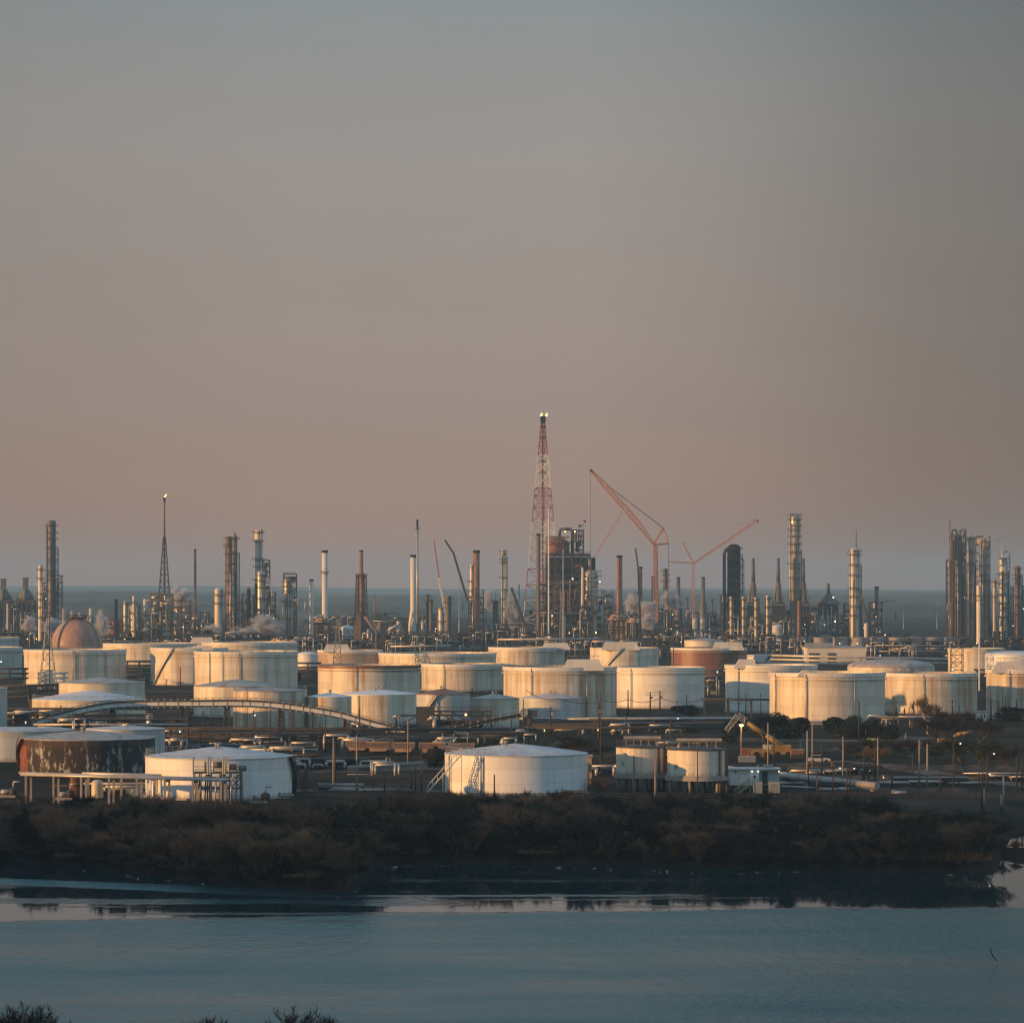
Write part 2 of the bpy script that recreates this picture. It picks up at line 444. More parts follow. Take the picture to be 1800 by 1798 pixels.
def lattice(mb, p, q, w0, w1, bays, t, t2=None):
    """four-chord box truss from p to q, square widths w0 to w1"""
    p, q = Vector(p), Vector(q); d = (q-p).normalized(); t2 = t2 or t*.6
    u = d.cross(Vector((0, 1, 0)))
    u = Vector((1, 0, 0)) if u.length < .05 else u.normalized(); v = d.cross(u).normalized()
    def cor(i):
        s = i/bays; c = p.lerp(q, s); w = (w0+(w1-w0)*s)/2
        return [c+u*a*w+v*b*w for a, b in ((-1, -1), (1, -1), (1, 1), (-1, 1))]
    prev = cor(0)
    for i in range(1, bays+1):
        cur = cor(i)
        for j in range(4):
            k = (j+1) % 4
            mb.beam(prev[j], cur[j], t); mb.beam(cur[j], cur[k], t2)
            if (i+j) % 2: mb.beam(prev[j], cur[k], t2)
            else: mb.beam(prev[k], cur[j], t2)
        prev = cur
    return mb

def process_unit(x0, x1, yt, d, seed, label, depth=12, frame='frame', fill=.8, lamps=2, pal=('pipedk', 'clad', 'cladd', 'pipe'), t=.42, lv=5.0,
                 group=None, cat='process unit', name='process_unit', deckm='frame', towers=0, uneven=.35):
    q = random.Random(seed); k = d/F
    xa, xb = X(x0, d), X(x1, d); w = xb-xa; H = Z(yt, d)
    root = thing(name, label, cat, ((xa+xb)/2, d, 0), group)
    nb = max(1, round(w/6.5)); nl = max(2, round(H/lv)); bw = w/nb; lh = H/nl
    tops = [max(2, nl-int(q.random()**2*nl*uneven*1.6)) for _ in range(nb)]; tops[q.randrange(nb)] = nl
    fr = MB(); ys = (d-depth/2, d, d+depth/2)
    for i in range(nb+1):
        tt = max(tops[max(0, i-1)], tops[min(nb-1, i)])
        for y in ys: fr.beam((xa+i*bw, y, 0), (xa+i*bw, y, tt*lh), t)
    for i in range(nb):
        for l in range(1, tops[i]+1):
            z = l*lh
            for y in ys: fr.beam((xa+i*bw, y, z), (xa+(i+1)*bw, y, z), t)
            for xx in (xa+i*bw, xa+(i+1)*bw): fr.beam((xx, ys[0], z), (xx, ys[2], z), t*.8)
            if q.random() < .5:
                y = ys[q.choice((0, 0, 2))]
                fr.beam((xa+i*bw, y, z-lh), (xa+(i+1)*bw, y, z), t*.6)
                if q.random() < .6: fr.beam((xa+(i+1)*bw, y, z-lh), (xa+i*bw, y, z), t*.6)
            if q.random() < .6:
                for zz in (.6, 1.1): fr.beam((xa+i*bw, ys[0], z+zz), (xa+(i+1)*bw, ys[0], z+zz), .12)
    fr.build('steel_frame', M[frame], root)
    for l in range(1, nl+1):
        i0 = 0
        dk = MB(); any_ = False
        for i in range(nb):
            if l <= tops[i] and q.random() < fill:
                dk.box((xa+(i+.5)*bw, d, l*lh+t*.5+.06), (bw-.1, depth-.4, .14)); any_ = True
        if any_: dk.build('deck', M[deckm], root)
    for i in range(nb):
        for l in range(0, tops[i]):
            if q.random() > fill: continue
            m = M[q.choice(pal)]; z = l*lh+.35; xc = xa+(i+.5)*bw; y = d+q.uniform(-.3, .25)*depth
            s = q.random()
            if s < .38:
                r = min(lh*.36, bw*.28)*q.uniform(.6, 1.0); v = MB(); ln = bw*q.uniform(.55, .85)/2
                v.tube((xc-ln, y, z+r+.3), (xc+ln, y, z+r+.3), r, n=12)
                for sg in (-1, 1): v.tube((xc+sg*ln, y, z+r+.3), (xc+sg*(ln+r*.5), y, z+r+.3), r, r*.4, n=12); v.box((xc+sg*ln*.6, y, z+.15), (.4, r*1.4, .4))
                v.build('drum', m, root)
            elif s < .72:
                r = bw*q.uniform(.12, .28); hh = lh*q.uniform(.6, 1.55); v = MB()
                v.lathe([(r, 0), (r, hh-r*.5), (r*.7, hh-r*.1), (.02, hh)], (xc+q.uniform(-.2, .2)*bw, y, z), 16)
                v.build('vessel', m, root)
            else:
                v = MB(); v.box((xc, y, z+lh*.25), (bw*q.uniform(.4, .8), depth*.3, lh*.5)); 
                for g in range(4): v.box((xc+(g-1.5)*bw*.1, y-depth*.16, z+lh*.25), (.12, .14, lh*.5))
                v.build('equipment_box', m, root)
    for i in range(int(nb*1.6)+2):
        xx = xa+q.random()*w; bi = min(nb-1, int((xx-xa)/bw)); y = d-depth/2-q.uniform(.3, 1.2); r = q.uniform(.14, .42)
        z1 = tops[bi]*lh*q.uniform(.35, 1.08); dx = q.choice((-1, 1))*bw*q.uniform(.3, 1.1)
        MB().path([(xx, y, 0), (xx, y, z1), (xx+dx, y, z1), (xx+dx, y, z1*q.uniform(.3, .9))], r, 8).build('pipe', M[q.choice(('pipe', 'pipedk', 'clad', 'pipe'))], root)
    for i in range(max(1, nb//2)):
        z = lh*q.randrange(1, max(2, min(tops)))+.9; y = d-depth/2-.5
        MB().tube((xa, y, z), (xb, y, z), q.uniform(.12, .3), n=8).build('header_pipe', M[q.choice(('pipe', 'pipedk'))], root)
    for i in range(towers):
        xx = xa+w*q.uniform(.1, .9); r = q.uniform(.9, 1.6); hh = H*q.uniform(.9, 1.18)
        v = MB(); v.lathe([(r, 0), (r, hh), (r*.6, hh+r*.6), (.02, hh+r*.8)], (xx, d+q.uniform(-.2, .3)*depth, 0), 16); v.build('vessel', M[q.choice(pal)], root)
    for i in range(lamps):
        p = Vector((xa+q.random()*w, d-depth/2-.5, H*q.uniform(.15, .85))); v = MB()
        s = .26*k/.38
        v.lathe([(s*math.cos(a), s*math.sin(a)) for a in [-1.57, -.8, 0, .8, 1.57]], p, 8); v.build('lamp', M[q.choice(('lampa', 'lampw', 'lampa'))], root)
    return root

def rack(pa, pb, d0, d1, label, pipes=((0, .3, 'pipe'),), span=12, post='frame', tiers=1, tier_h=1.6, width=3.0, name='pipe_rack', cat='pipe rack', group=None, tw=.35):
    """pa, pb photo points of the pipe line's top; pipes = (offset 0..1 across, radius, material) on each tier"""
    A, B = P(pa[0], pa[1], d0), P(pb[0], pb[1], d1)
    root = thing(name, label, cat, ((A.x+B.x)/2, (A.y+B.y)/2, 0), group)
    dr = (B-A); ln = dr.length; dr.normalize(); nrm = Vector((-dr.y, dr.x, 0)).normalized()
    n = max(1, round(ln/span))
    for i in range(n+1):
        c = A.lerp(B, i/n); mb = MB()
        for s in (-.5, .5):
            f = c+nrm*(s*width); mb.beam((f.x, f.y, 0), (f.x, f.y, c.z-.1), tw)
        for t in range(tiers):
            a, b = c+nrm*(-.55*width), c+nrm*(.55*width)
            mb.beam((a.x, a.y, c.z-.35-t*tier_h), (b.x, b.y, b.z-.35-t*tier_h), tw*.9)
        mb.build('support', M[post], root)
    for t in range(tiers):
        for off, r, m in pipes:
            o = nrm*((off-.5)*width)+Vector((0, 0, -.2-t*tier_h+r))
            MB().tube(A+o-dr*1.0, B+o+dr*1.0, r, n=10).build('pipe', M[m], root)
    return root

def lit_ball(mb, p, s): return mb.lathe([(s*math.cos(a), s*math.sin(a)) for a in [-1.57, -.8, 0, .8, 1.57]], p, 10)

def wire(pa, pb, sag, r, label, n=10, name='overhead_wire', cat='power line', group=None):
    mb = MB(); pts = []
    for i in range(n+1):
        t = i/n; p = pa.lerp(pb, t); p = p+Vector((0, 0, -sag*4*t*(1-t))); pts.append(p)
    mb.path(pts, r, 4)
    return solo(mb, name, M['steel'], label, cat, tuple(pa), group)
# ------------------------------------------------------------------ camera, light, sky, air
cam = bpy.data.cameras.new('camera'); cam.sensor_width = 36; cam.lens = F/1800*36
cam.shift_y = (YH-899)/1800.0; cam.clip_start = 1; cam.clip_end = 60000
co = bpy.data.objects.new('camera', cam); COL.objects.link(co); co.location = (0, 0, HC); co.rotation_euler = (R(90), 0, 0)
SC.camera = co
SUN_AZ, SUN_EL = R(112), R(6.5)                 # sun stands to the left, a little behind the camera
sl = bpy.data.lights.new('sun', 'SUN'); sl.energy = 5.0; sl.angle = R(.5); sl.color = (1, .50, .155)
so = bpy.data.objects.new('sun', sl); COL.objects.link(so)
sdir = Vector((-math.sin(SUN_AZ)*math.cos(SUN_EL), math.cos(SUN_AZ)*math.cos(SUN_EL), math.sin(SUN_EL)))
so.rotation_euler = sdir.to_track_quat('Z', 'Y').to_euler(); so.location = (-200, 200, 120)

w = bpy.data.worlds.new('World'); SC.world = w; w.use_nodes = True
nt = w.node_tree; bg = nt.nodes['Background']; bg.inputs[1].default_value = .1
sk = N(nt, 'ShaderNodeTexSky'); sk.sky_type = 'NISHITA'; sk.sun_disc = False
sk.sun_elevation = SUN_EL; sk.sun_rotation = -SUN_AZ; sk.dust_density = 3.0; sk.air_density = 1.0; sk.ozone_density = 1.0
tc = N(nt, 'ShaderNodeTexCoord'); sp = N(nt, 'ShaderNodeSeparateXYZ'); L(nt, tc.outputs['Generated'], sp.inputs[0])
# hazy evening air away from the sun: rose-grey low down, grey-blue above, darker towards the east (right)
el = math_(nt, 'ARCSINE', sp.outputs[2]); el = math_(nt, 'DIVIDE', el, R(90))
nz = noise(nt, tc.outputs['Generated'], 5, 3); el = math_(nt, 'ADD', el, math_(nt, 'MULTIPLY', math_(nt, 'SUBTRACT', nz, .5), .010))
SKY = [(0.0, (4.6, 1.85, 1.15)), (.004, (4.4, 1.9, 1.2)), (.0091, (3.85, 2.0, 1.35)), (.0355, (3.35, 2.45, 2.1)), (.078, (3.05, 2.66, 2.48)), (.097, (2.75, 2.66, 2.62)), (.113, (2.3, 2.58, 2.66)), (.14, (1.45, 2.9, 3.2)), (.17, (1.6, 4.6, 5.7)), (.25, (1.5, 5.5, 7.2)), (.45, (2.5, 2.6, 3.7)), (1, (2.4, 2.2, 3.2))]
low = ramp(nt, el, SKY)
az = math_(nt, 'ARCTAN2', sp.outputs[0], sp.outputs[1])       # 0 straight ahead, negative to the left
side = ramp(nt, math_(nt, 'MULTIPLY_ADD', az, 1/R(60), .5), [(.0, 1.15), (.36, .90), (.44, 1.0), (.52, 1.0), (.56, .88), (.61, .63), (.642, .54), (.8, .95), (1, 1.25)])
low = mix(nt, 1.0, low, side, 'MULTIPLY')
# faint uneven veils of haze
vm = N(nt, 'ShaderNodeMapping'); vm.inputs['Scale'].default_value = (5, 5, 26); vm.inputs['Rotation'].default_value = (0, .12, 0); L(nt, tc.outputs['Generated'], vm.inputs[0])
vn = noise(nt, vm.outputs[0], 1.0, 5, .55)
low = mix(nt, 1.0, low, ramp(nt, vn, [(.3, (.955, .96, .97)), (.7, (1.04, 1.035, 1.03))]), 'MULTIPLY')
L(nt, mix(nt, .86, sk.outputs[0], low), bg.inputs[0])

def haze_box():
    m = bpy.data.materials.new('evening haze'); m.use_nodes = True; t = m.node_tree
    for n in list(t.nodes):
        if n.type == 'BSDF_PRINCIPLED': t.nodes.remove(n)
    v = N(t, 'ShaderNodeVolumePrincipled'); v.inputs['Color'].default_value = (.38, .66, .92, 1); v.inputs['Density'].default_value = 0.9e-4
    v.inputs['Anisotropy'].default_value = 0.0
    L(t, v.outputs[0], t.nodes['Material Output'].inputs['Volume'])
    m.cycles.homogeneous_volume = True
    mb = MB().box((0, 7750, 80), (7000, 16300, 172)); o = mb.build('haze', m); tag(o, None, None, None, 'stuff')
    return o
haze_box()
SC.view_settings.view_transform = 'Standard'; SC.view_settings.look = 'None'; SC.view_settings.exposure = .2; SC.view_settings.gamma = 1
c = SC.cycles
c.max_bounces = 5; c.diffuse_bounces = 2; c.glossy_bounces = 3; c.volume_bounces = 0; c.transmission_bounces = 2; c.transparent_max_bounces = 8
c.use_denoising = True
try:
    c.denoiser = 'OPENIMAGEDENOISE'; c.denoising_input_passes = 'RGB_ALBEDO_NORMAL'; c.denoising_prefilter = 'ACCURATE'
except Exception: pass
c.caustics_reflective = False; c.caustics_refractive = False; c.sample_clamp_indirect = 4; c.filter_width = 1.3

# ------------------------------------------------------------------ land and water
SHORE = [(-1500, 330), (-500, 372), (-150, 440), (0, 480), (150, 468), (290, 452), (430, 440), (560, 432), (612, 432), (640, 446), (668, 476), (760, 478), (900, 476),
         (1100, 472), (1250, 466), (1400, 467), (1550, 463), (1700, 460), (1740, 460), (1756, 466), (1764, 500), (1775, 532), (1900, 538), (2600, 540)]
def shore(px):
    for (a, da), (b, db) in zip(SHORE, SHORE[1:]):
        if px <= b: return da+(db-da)*max(0, (px-a)/(b-a))
    return SHORE[-1][1]
def jit(a): return 1.6*math.sin(a*.091)+.9*math.sin(a*.23+1)+.5*math.sin(a*.61+2)
OFFS = [(-6, -3.9), (0, -3.02), (.6, -2.6), (2.5, -2.3), (6, -1.9), (14, -1.3), (26, -.7), (45, -.25), (75, 0)]
def gz(px, d):
    o = d-(shore(px)+jit(px))
    for (a, za), (b, zb) in zip(OFFS, OFFS[1:]):
        if o <= b: return za+(zb-za)*max(0, min(1, (o-a)/(b-a)))
    return 0.0
ABS = [620, 660, 720, 800, 900, 1050, 1250, 1500, 1900, 2400, 3200, 4500, 6500, 9000, 12000, 15850]
def land():
    mb = MB(); xs = [-1500+i*12 for i in range(0, 346)]
    nr = len(OFFS)+len(ABS)
    for px in xs:
        s = shore(px)+jit(px)
        for o, z in OFFS: mb.v.append((X(px, s+o), s+o, z))
        for d in ABS: mb.v.append((X(px, d), d, 0))
    for i in range(len(xs)-1):
        for j in range(nr-1):
            a = i*nr+j; mb.face([a, a+nr, a+nr+1, a+1], True)
    m, t, p = newmat('refinery ground')
    v = coords(t, (1, 1, 1), False); a = noise(t, v, .035, 6); b = noise(t, v, .22, 5); e = noise(t, v, .008, 3)
    cc = ramp(t, a, [(.36, (.012, .011, .008)), (.48, (.028, .021, .014)), (.60, (.058, .043, .030)), (.72, (.105, .082, .060))])
    cc = mix(t, ramp(t, b, [(.45, 0), (.7, .8)]), cc, (.024, .022, .016))
    cc = mix(t, ramp(t, e, [(.42, 0), (.6, .6)]), cc, (.022, .025, .017))
    sx = N(t, 'ShaderNodeSeparateXYZ'); L(t, v, sx.inputs[0])
    mud = math_(t, 'LESS_THAN', sx.outputs[2], -1.7); cc = mix(t, math_(t, 'MULTIPLY', mud, .8), cc, (.030, .022, .016))
    L(t, cc, p.inputs['Base Color']); p.inputs['Roughness'].default_value = .95; p.inputs['Specular IOR Level'].default_value = .04
    o = mb.build('ground', m); tag(o, None, None, None, 'structure'); return m
MG = land()

def water():
    m, t, p = newmat('lake water')
    p.inputs['Base Color'].default_value = (.006, .034, .040, 1); p.inputs['Roughness'].default_value = .035; p.inputs['IOR'].default_value = 1.333
    v = coords(t, (1, 1, 1), False); sx = N(t, 'ShaderNodeSeparateXYZ'); L(t, v, sx.inputs[0])
    wig = noise(t, coords(t, (.05, .12, 1), False), 1, 4)
    line = math_(t, 'MULTIPLY_ADD', sx.outputs[0], .16, 401.0); line = math_(t, 'MINIMUM', line, 408.0)
    dd = math_(t, 'SUBTRACT', line, sx.outputs[1]); dd = math_(t, 'ADD', dd, math_(t, 'MULTIPLY', math_(t, 'SUBTRACT', wig, .5), 9.0))
    chop = ramp(t, math_(t, 'MULTIPLY_ADD', dd, 1/12.0, .5), [(.38, 0), (.66, 1)])
    pat = noise(t, coords(t, (.014, .035, 1), False), 1, 5, .6)
    chop = math_(t, 'MULTIPLY', chop, ramp(t, pat, [(.34, .60), (.66, 1.3)]))
    # cat's-paw streaks in the sheltered water on the left
    stv = coords(t, (.022, .13, 1), False); stn = noise(t, stv, 1, 5, .62)
    lf = ramp(t, math_(t, 'MULTIPLY_ADD', sx.outputs[0], 1/140.0, .5), [(.30, 1), (.62, .55), (.85, 0)])
    near = ramp(t, math_(t, 'MULTIPLY_ADD', sx.outputs[1], 1/100.0, -4.0), [(.02, 0), (.12, 1), (.62, 1), (.75, .5)])
    st = math_(t, 'MULTIPLY', math_(t, 'MULTIPLY', ramp(t, stn, [(.56, 0), (.66, 1)]), lf), near)
    # ruffled lanes lying along the left bank
    def lane(a0, b0, wd, x0, x1, ns):
        yy = math_(t, 'SUBTRACT', sx.outputs[1], math_(t, 'MULTIPLY_ADD', sx.outputs[0], b0, a0))
        nn = noise(t, coords(t, (.05, .16, 1), False), 1, 5, .65)
        yy = math_(t, 'ADD', yy, math_(t, 'MULTIPLY', math_(t, 'SUBTRACT', nn, .5), ns))
        m0 = math_(t, 'SUBTRACT', 1.0, math_(t, 'DIVIDE', math_(t, 'ABSOLUTE', yy), wd))
        ex = ramp(t, math_(t, 'MULTIPLY_ADD', sx.outputs[0], 1/200.0, .5), [(max(0, .5+(x0-8)/200), 0), (.5+x0/200, 1), (.5+x1/200, 1), (min(1, .5+(x1+10)/200), 0)])
        return math_(t, 'MULTIPLY', ramp(t, m0, [(.05, 0), (.35, 1)]), ex)
    f = math_(t, 'MAXIMUM', chop, math_(t, 'MULTIPLY', st, .45))
    for a0, b0, wd, x0, x1, ns, k0 in ((415, -.457, 6.5, -95, -30, 7, .95), (414, -.05, 4.5, -60, -14, 9, .6), (424, .02, 1.6, -24, 16, 3, .9), (446, .02, 3.0, -14, 30, 9, .35), (401, .02, 1.8, -40, -8, 5, .5)):
        f = math_(t, 'MAXIMUM', f, math_(t, 'MULTIPLY', lane(a0, b0, wd, x0, x1, ns), k0))
    a = noise(t, coords(t, (1.15, .60, 1), False), 1.0, 3, .6); b = noise(t, coords(t, (.42, .17, 1), False), 1.0, 3)
    hgt = math_(t, 'ADD', math_(t, 'MULTIPLY', math_(t, 'SUBTRACT', a, .5), .24), math_(t, 'MULTIPLY', math_(t, 'SUBTRACT', b, .5), .30))
    hgt = math_(t, 'MULTIPLY', hgt, math_(t, 'MULTIPLY_ADD', f, .62, .010))
    bp = N(t, 'ShaderNodeBump'); bp.inputs['Strength'].default_value = 1; bp.inputs['Distance'].default_value = 1.0
    L(t, hgt, bp.inputs['Height']); L(t, bp.outputs[0], p.inputs['Normal'])
    L(t, math_(t, 'MULTIPLY_ADD', f, .25, .03), p.inputs['Roughness'])
    mb = MB(); mb.quad((-900, 60, -3), (900, 60, -3), (900, 640, -3), (-900, 640, -3))
    tag(mb.build('water', m), None, None, None, 'structure')
water()

def spit():                                           # low mud spit with a pond behind it, far right
    mb = MB(); n = 40
    prof = [(-7, -3.3), (-5, -2.7), (-2, -2.0), (2, -1.9), (5, -2.5), (8, -3.3)]
    for i in range(n+1):
        px = 1690+(2500-1690)*i/n; d = 488+3*math.sin(i*.7); k = min(1, i/5+.1)
        for o, z in prof: mb.v.append((X(px, d), d+o*(.5+.5*k), -3.3+(z+3.3)*k))
    m = len(prof)
    for i in range(n):
        for j in range(m-1): a = i*m+j; mb.face([a, a+m, a+m+1, a+1], True)
    tag(mb.build('mud_spit', MG), None, None, None, 'structure')
spit()

def near_bank():
    mb = MB(); xs = [-120+i*6 for i in range(41)]; ys = [(60, 4), (150, 2.0), (215, -.6), (250, -2.4), (262, -3.4)]
    for x in xs:
        for y, z in ys: mb.v.append((x, y+3*math.sin(x*.09), z))
    m = len(ys)
    for i in range(len(xs)-1):
        for j in range(m-1): a = i*m+j; mb.face([a, a+m, a+m+1, a+1], True)
    tag(mb.build('near_bank_ground', MG), None, None, None, 'structure')
near_bank()

def shade_hills():                                          # unseen rises added left of the view, shaped to shade bank and treetops
    q = random.Random(3); mb = MB(); nx, ny = 44, 60
    for i in range(nx+1):
        for j in range(ny+1):
            x = -182+76*i/nx; y = 318+176*j/ny
            e = min(1, (i/nx)/.25, (1-i/nx)/.22)*min(1, (j/ny)/.12, (1-j/ny)/.14)
            z = -4+32*math.sin(max(0, e)*math.pi/2)+(q.uniform(-1.8, 1.8) if e > .05 else 0)
            mb.v.append((x+q.uniform(-1, 1), y+q.uniform(-1, 1), z))
    for i in range(nx):
        for j in range(ny): a = i*(ny+1)+j; mb.face([a, a+ny+1, a+ny+2, a+1])
    for i in range(nx+1):
        for j in range(ny+1):
            x = -300+222*i/nx; y = 60+200*j/ny  # second added rise, keeps the sun off the near treetops
            e = min(1, (i/nx)/.25, (1-i/nx)/.22)*min(1, (j/ny)/.12, (1-j/ny)/.14)
            mb.v.append((x+q.uniform(-1, 1), y+q.uniform(-1, 1), -4+36*math.sin(max(0, e)*math.pi/2)+(q.uniform(-1.8, 1.8) if e > .05 else 0)))
    for i in range(nx):
        for j in range(ny): a = (nx+1)*(ny+1)+i*(ny+1)+j; mb.face([a, a+ny+1, a+ny+2, a+1])
    tag(mb.build('added_shade_hill', M['twigd']), None, None, None, 'structure')
shade_hills()
def berm(x0, x1, y, hp, w, seed):                      # low earth bank
    q = random.Random(seed); d = gd(y); n = max(8, int((x1-x0)/5)); mb = MB(); k = d/F; prof = [(-.5, -.1), (-.28, .55), (-.08, 1), (.1, .95), (.3, .5), (.5, -.1)]
    for i in range(n+1):
        px = x0+(x1-x0)*i/n; e = min(1, i/3, (n-i)/3); h = hp*.65*k*(.75+.35*math.sin(i*.7+seed)+q.uniform(-.12, .12))*e
        for o, z in prof: mb.v.append((X(px, d), d+o*w*(.9+.2*q.random()), z*h if z > 0 else -.1))
    m = len(prof)
    for i in range(n):
        for j in range(m-1): a = i*m+j; mb.face([a, a+m, a+m+1, a+1], True)
    tag(mb.build('earth_bank', EARTH), None, None, None, 'structure')
EARTH = plain('dry brown earth', (.062, .048, .034), .95, 0, .55, .5)
for i, a in enumerate(((520, 668, 1356, 6, 9), (690, 786, 1388, 5, 6), (1250, 1420, 1302, 4, 12), (1400, 1570, 1318, 8, 16), (1560, 1830, 1350, 9, 22), (1450, 1720, 1368, 7, 16), (300, 520, 1324, 6, 14), (1090, 1285, 1292, 5, 12), (-30, 60, 1336, 6, 12), (640, 790, 1344, 6, 14), (228, 350, 1216, 6, 16), (1034, 1090, 1372, 7, 10), (1060, 1280, 1262, 4, 14), (330, 470, 1300, 5, 12), (1460, 1700, 1388, 6, 9), (430, 560, 1206, 6, 18), (1230, 1290, 1258, 6, 12))): berm(*a, i)

# far forest: three ridges of tree tops, each a belt with depth
def forest(name, d0, d1, top, seed, x0, x1, step):
    q = random.Random(seed); m, t, p = newmat(name+' foliage')
    a = noise(t, coords(t, (1, 1, 1), False), .02, 5)
    L(t, ramp(t, a, [(.35, (.020, .026, .014)), (.65, (.055, .052, .03))]), p.inputs['Base Color']); p.inputs['Roughness'].default_value = 1
    mb = MB(); n = int((x1-x0)/step); rows = 14
    for i in range(n+1):
        x = x0+(x1-x0)*i/n; px = 900+x*F/d0
        for j in range(rows+1):
            s = j/rows; y = d0+(d1-d0)*s; g = top(px)
            z = 0 if j in (0, rows) else g*(.86+.14*min(1, s*2.5))+q.uniform(-1.7, 1.7)
            mb.v.append((x+q.uniform(-.35, .35)*step, y+(q.uniform(-.2, .2)*(d1-d0)/rows if j > 1 else (8*j)), z))
    for i in range(n):
        for j in range(rows): b = i*(rows+1)+j; mb.face([b, b+rows+1, b+rows+2, b+1], True)
    tag(mb.build(name, m), 'hazy far belt of woodland '+{'distant_forest': 'beyond the middle woodland', 'near_forest': 'just behind the refinery', 'middle_forest': 'midway to the horizon', 'far_forest': 'rising to the horizon line'}[name], 'woodland', None, 'stuff')
forest('near_forest', 4300, 4900, lambda p: 11+4*math.sin(p*.004+1)+3*math.sin(p*.013), 1, -1100, 1100, 9)
forest('middle_forest', 5900, 6900, lambda p: 24+5*math.sin(p*.003+2.2)+3*math.sin(p*.011), 2, -1500, 1500, 12)
forest('far_forest', 13000, 15600, lambda p: 36+13*(1-min(1, max(0, p/1100)))+3.5*math.sin(p*.006), 4, -3000, 3000, 17)
forest('distant_forest', 9000, 10200, lambda p: 27+5*math.sin(p*.0052+.6)+3*math.sin(p*.017), 6, -2200, 2200, 13)
# ------------------------------------------------------------------ storage tanks (photo columns x0, x1, wall top, base)
G1 = 'storage tanks of the refinery'
T = {}
def tk(key, *a, **k): T[key] = tank(*a, group=G1, **k)
# nearest row
tk('A', 256, 513, 1328, 1399, 'low white tank with pale cone roof behind the small elevated vessels', paint='clean', roof='cone', ya=1311, stair=(105, 74, 'steel'), vents=3, rail=(-160, -60, 16))
tk('B', 782, 1032, 1323, 1395, 'low white cone-roofed tank with outside stair running down its left wall', paint='clean', roof='cone', ya=1306, vents=2, pipes=(-65, -28), rail=(-140, -20, 20))
tk('C', 37, 272, 1296, 1358, 'blistered black and rust tank with patchy cone roof', paint='blotch', roof='cone', ya=1283, roofm='roofr', stair=(-105, -62, 'rustst'), vents=3, rail=(-170, -70, 14), ladder=34)
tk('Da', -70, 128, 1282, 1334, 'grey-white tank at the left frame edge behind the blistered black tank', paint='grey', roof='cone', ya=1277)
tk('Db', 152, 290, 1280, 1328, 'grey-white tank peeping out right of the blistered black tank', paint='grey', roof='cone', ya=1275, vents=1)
def leg_tank(x0, x1, yt, yw, yg, label, first):
    d = gd(yg); k = d/F; zb = Z(yw, d)
    t = tank(x0, x1, yt, yg, label, paint='cream', roof='cone', ya=yt-3, roofm='steel', d=d, lift=zb, group='tanks standing on legs', vents=0)
    r = t['r']; c = t.location
    for i in range(12):
        a = 2*math.pi*i/12+.2; q = .93 if i % 2 else .6
        MB().tube((c.x+r*q*math.sin(a), c.y-r*q*math.cos(a), 0), (c.x+r*q*math.sin(a), c.y-r*q*math.cos(a), zb+.1), .26, n=8).build('leg', M['concrete'], t)
    MB().lathe([(r+.45, -.5), (r+.45, 0), (.01, 0)], c, 48, smooth=False).build('support_deck', M['concrete'], t)
    railing(t, (c.x, c.y, zb), r*.98, t['h']+.02, M['steel'], n=34)
    for i, (a, z) in enumerate(((.75, .2), (1.15, .25))):
        MB().tube((c.x+r*1.04*math.sin(a), c.y-r*1.04*math.cos(a), zb-3), (c.x+r*1.04*math.sin(a), c.y-r*1.04*math.cos(a), zb+t['h']), z, n=8).build('riser_pipe', M['rustst'], t)
    x = c.x-.75*r; mb = MB().box((x*1.0, c.y-r*.66-.2, zb+t['h']*.42), (.55, .3, .6)); mb.build('name_plate', M['galv'], t)
    m = MB()
    for i in range(5): m.beam((c.x-r*.6+i*r*.3, c.y-r*.2, zb+t['h']), (c.x-r*.6+i*r*.3, c.y-r*.2, zb+t['h']+1.6), .2)
    m.beam((c.x-r*.7, c.y-r*.2, zb+t['h']+1.5), (c.x+r*.8, c.y-r*.2, zb+t['h']+1.5), .5); m.build('roof_walkway', M['concrete'], t)
    return t
T['L1'] = leg_tank(1083, 1170, 1312, 1361, 1389, 'cream tank on concrete legs, behind and left of its twin', 1)
T['L2'] = leg_tank(1173, 1279, 1316, 1365, 1393, 'cream tank on concrete legs standing nearest the white cabin', 0)
# second row
tk('E', 57, 256, 1228, 1264, 'cream tank with bluish white cone roof behind the left end of the conveyor', paint='cream', roof='cone', ya=1213, roofm='clean', rail=(-100, 100, 26), stair=(-120, -75, 'galv'))
tk('F', 104, 254, 1199, 1240, 'cream low-domed tank just behind the bluish white cone roof', paint='cream', roof='cone', ya=1190, roofm='roofr', rail=(40, 100, 10))
tk('G', 341, 492, 1205, 1258, 'cream tank with grey cone roof partly hidden by a rust streaked one', paint='cream', roof='cone', ya=1193, roofm='roofr')
tk('H', 410, 539, 1213, 1281, 'rust streaked cream tank with railed flat roof behind the conveyor hump', paint='stain', roof='cone', ya=1207, roofm='roofr', rail=(-100, 100, 24), ladder=-33)
tk('I', 540, 618, 1224, 1279, 'narrow cream tank with white cone roof where the conveyor slopes down', paint='cream', roof='cone', ya=1217, roofm='clean', vents=2, d=gd(1281))
tk('J', 600, 733, 1219, 1272, 'cream tank with pale cone roof in front of the dark round tree', paint='cream', roof='cone', ya=1211, roofm='clean', vents=4, pipes=(-30,))
tk('K', 732, 826, 1219, 1280, 'grey tank with red edged roof and curved stair line above the loading frame', paint='grey', roof='cone', ya=1210, roofm='redrust', vents=3, stair=(-60, -8, 'steel'), pipes=(-12,))
tk('Lk', 827, 913, 1227, 1278, 'cream tank with low cone roof between the loading frame and shaded grey tank', paint='cream', roof='cone', ya=1219, roofm='roofr', vents=2)
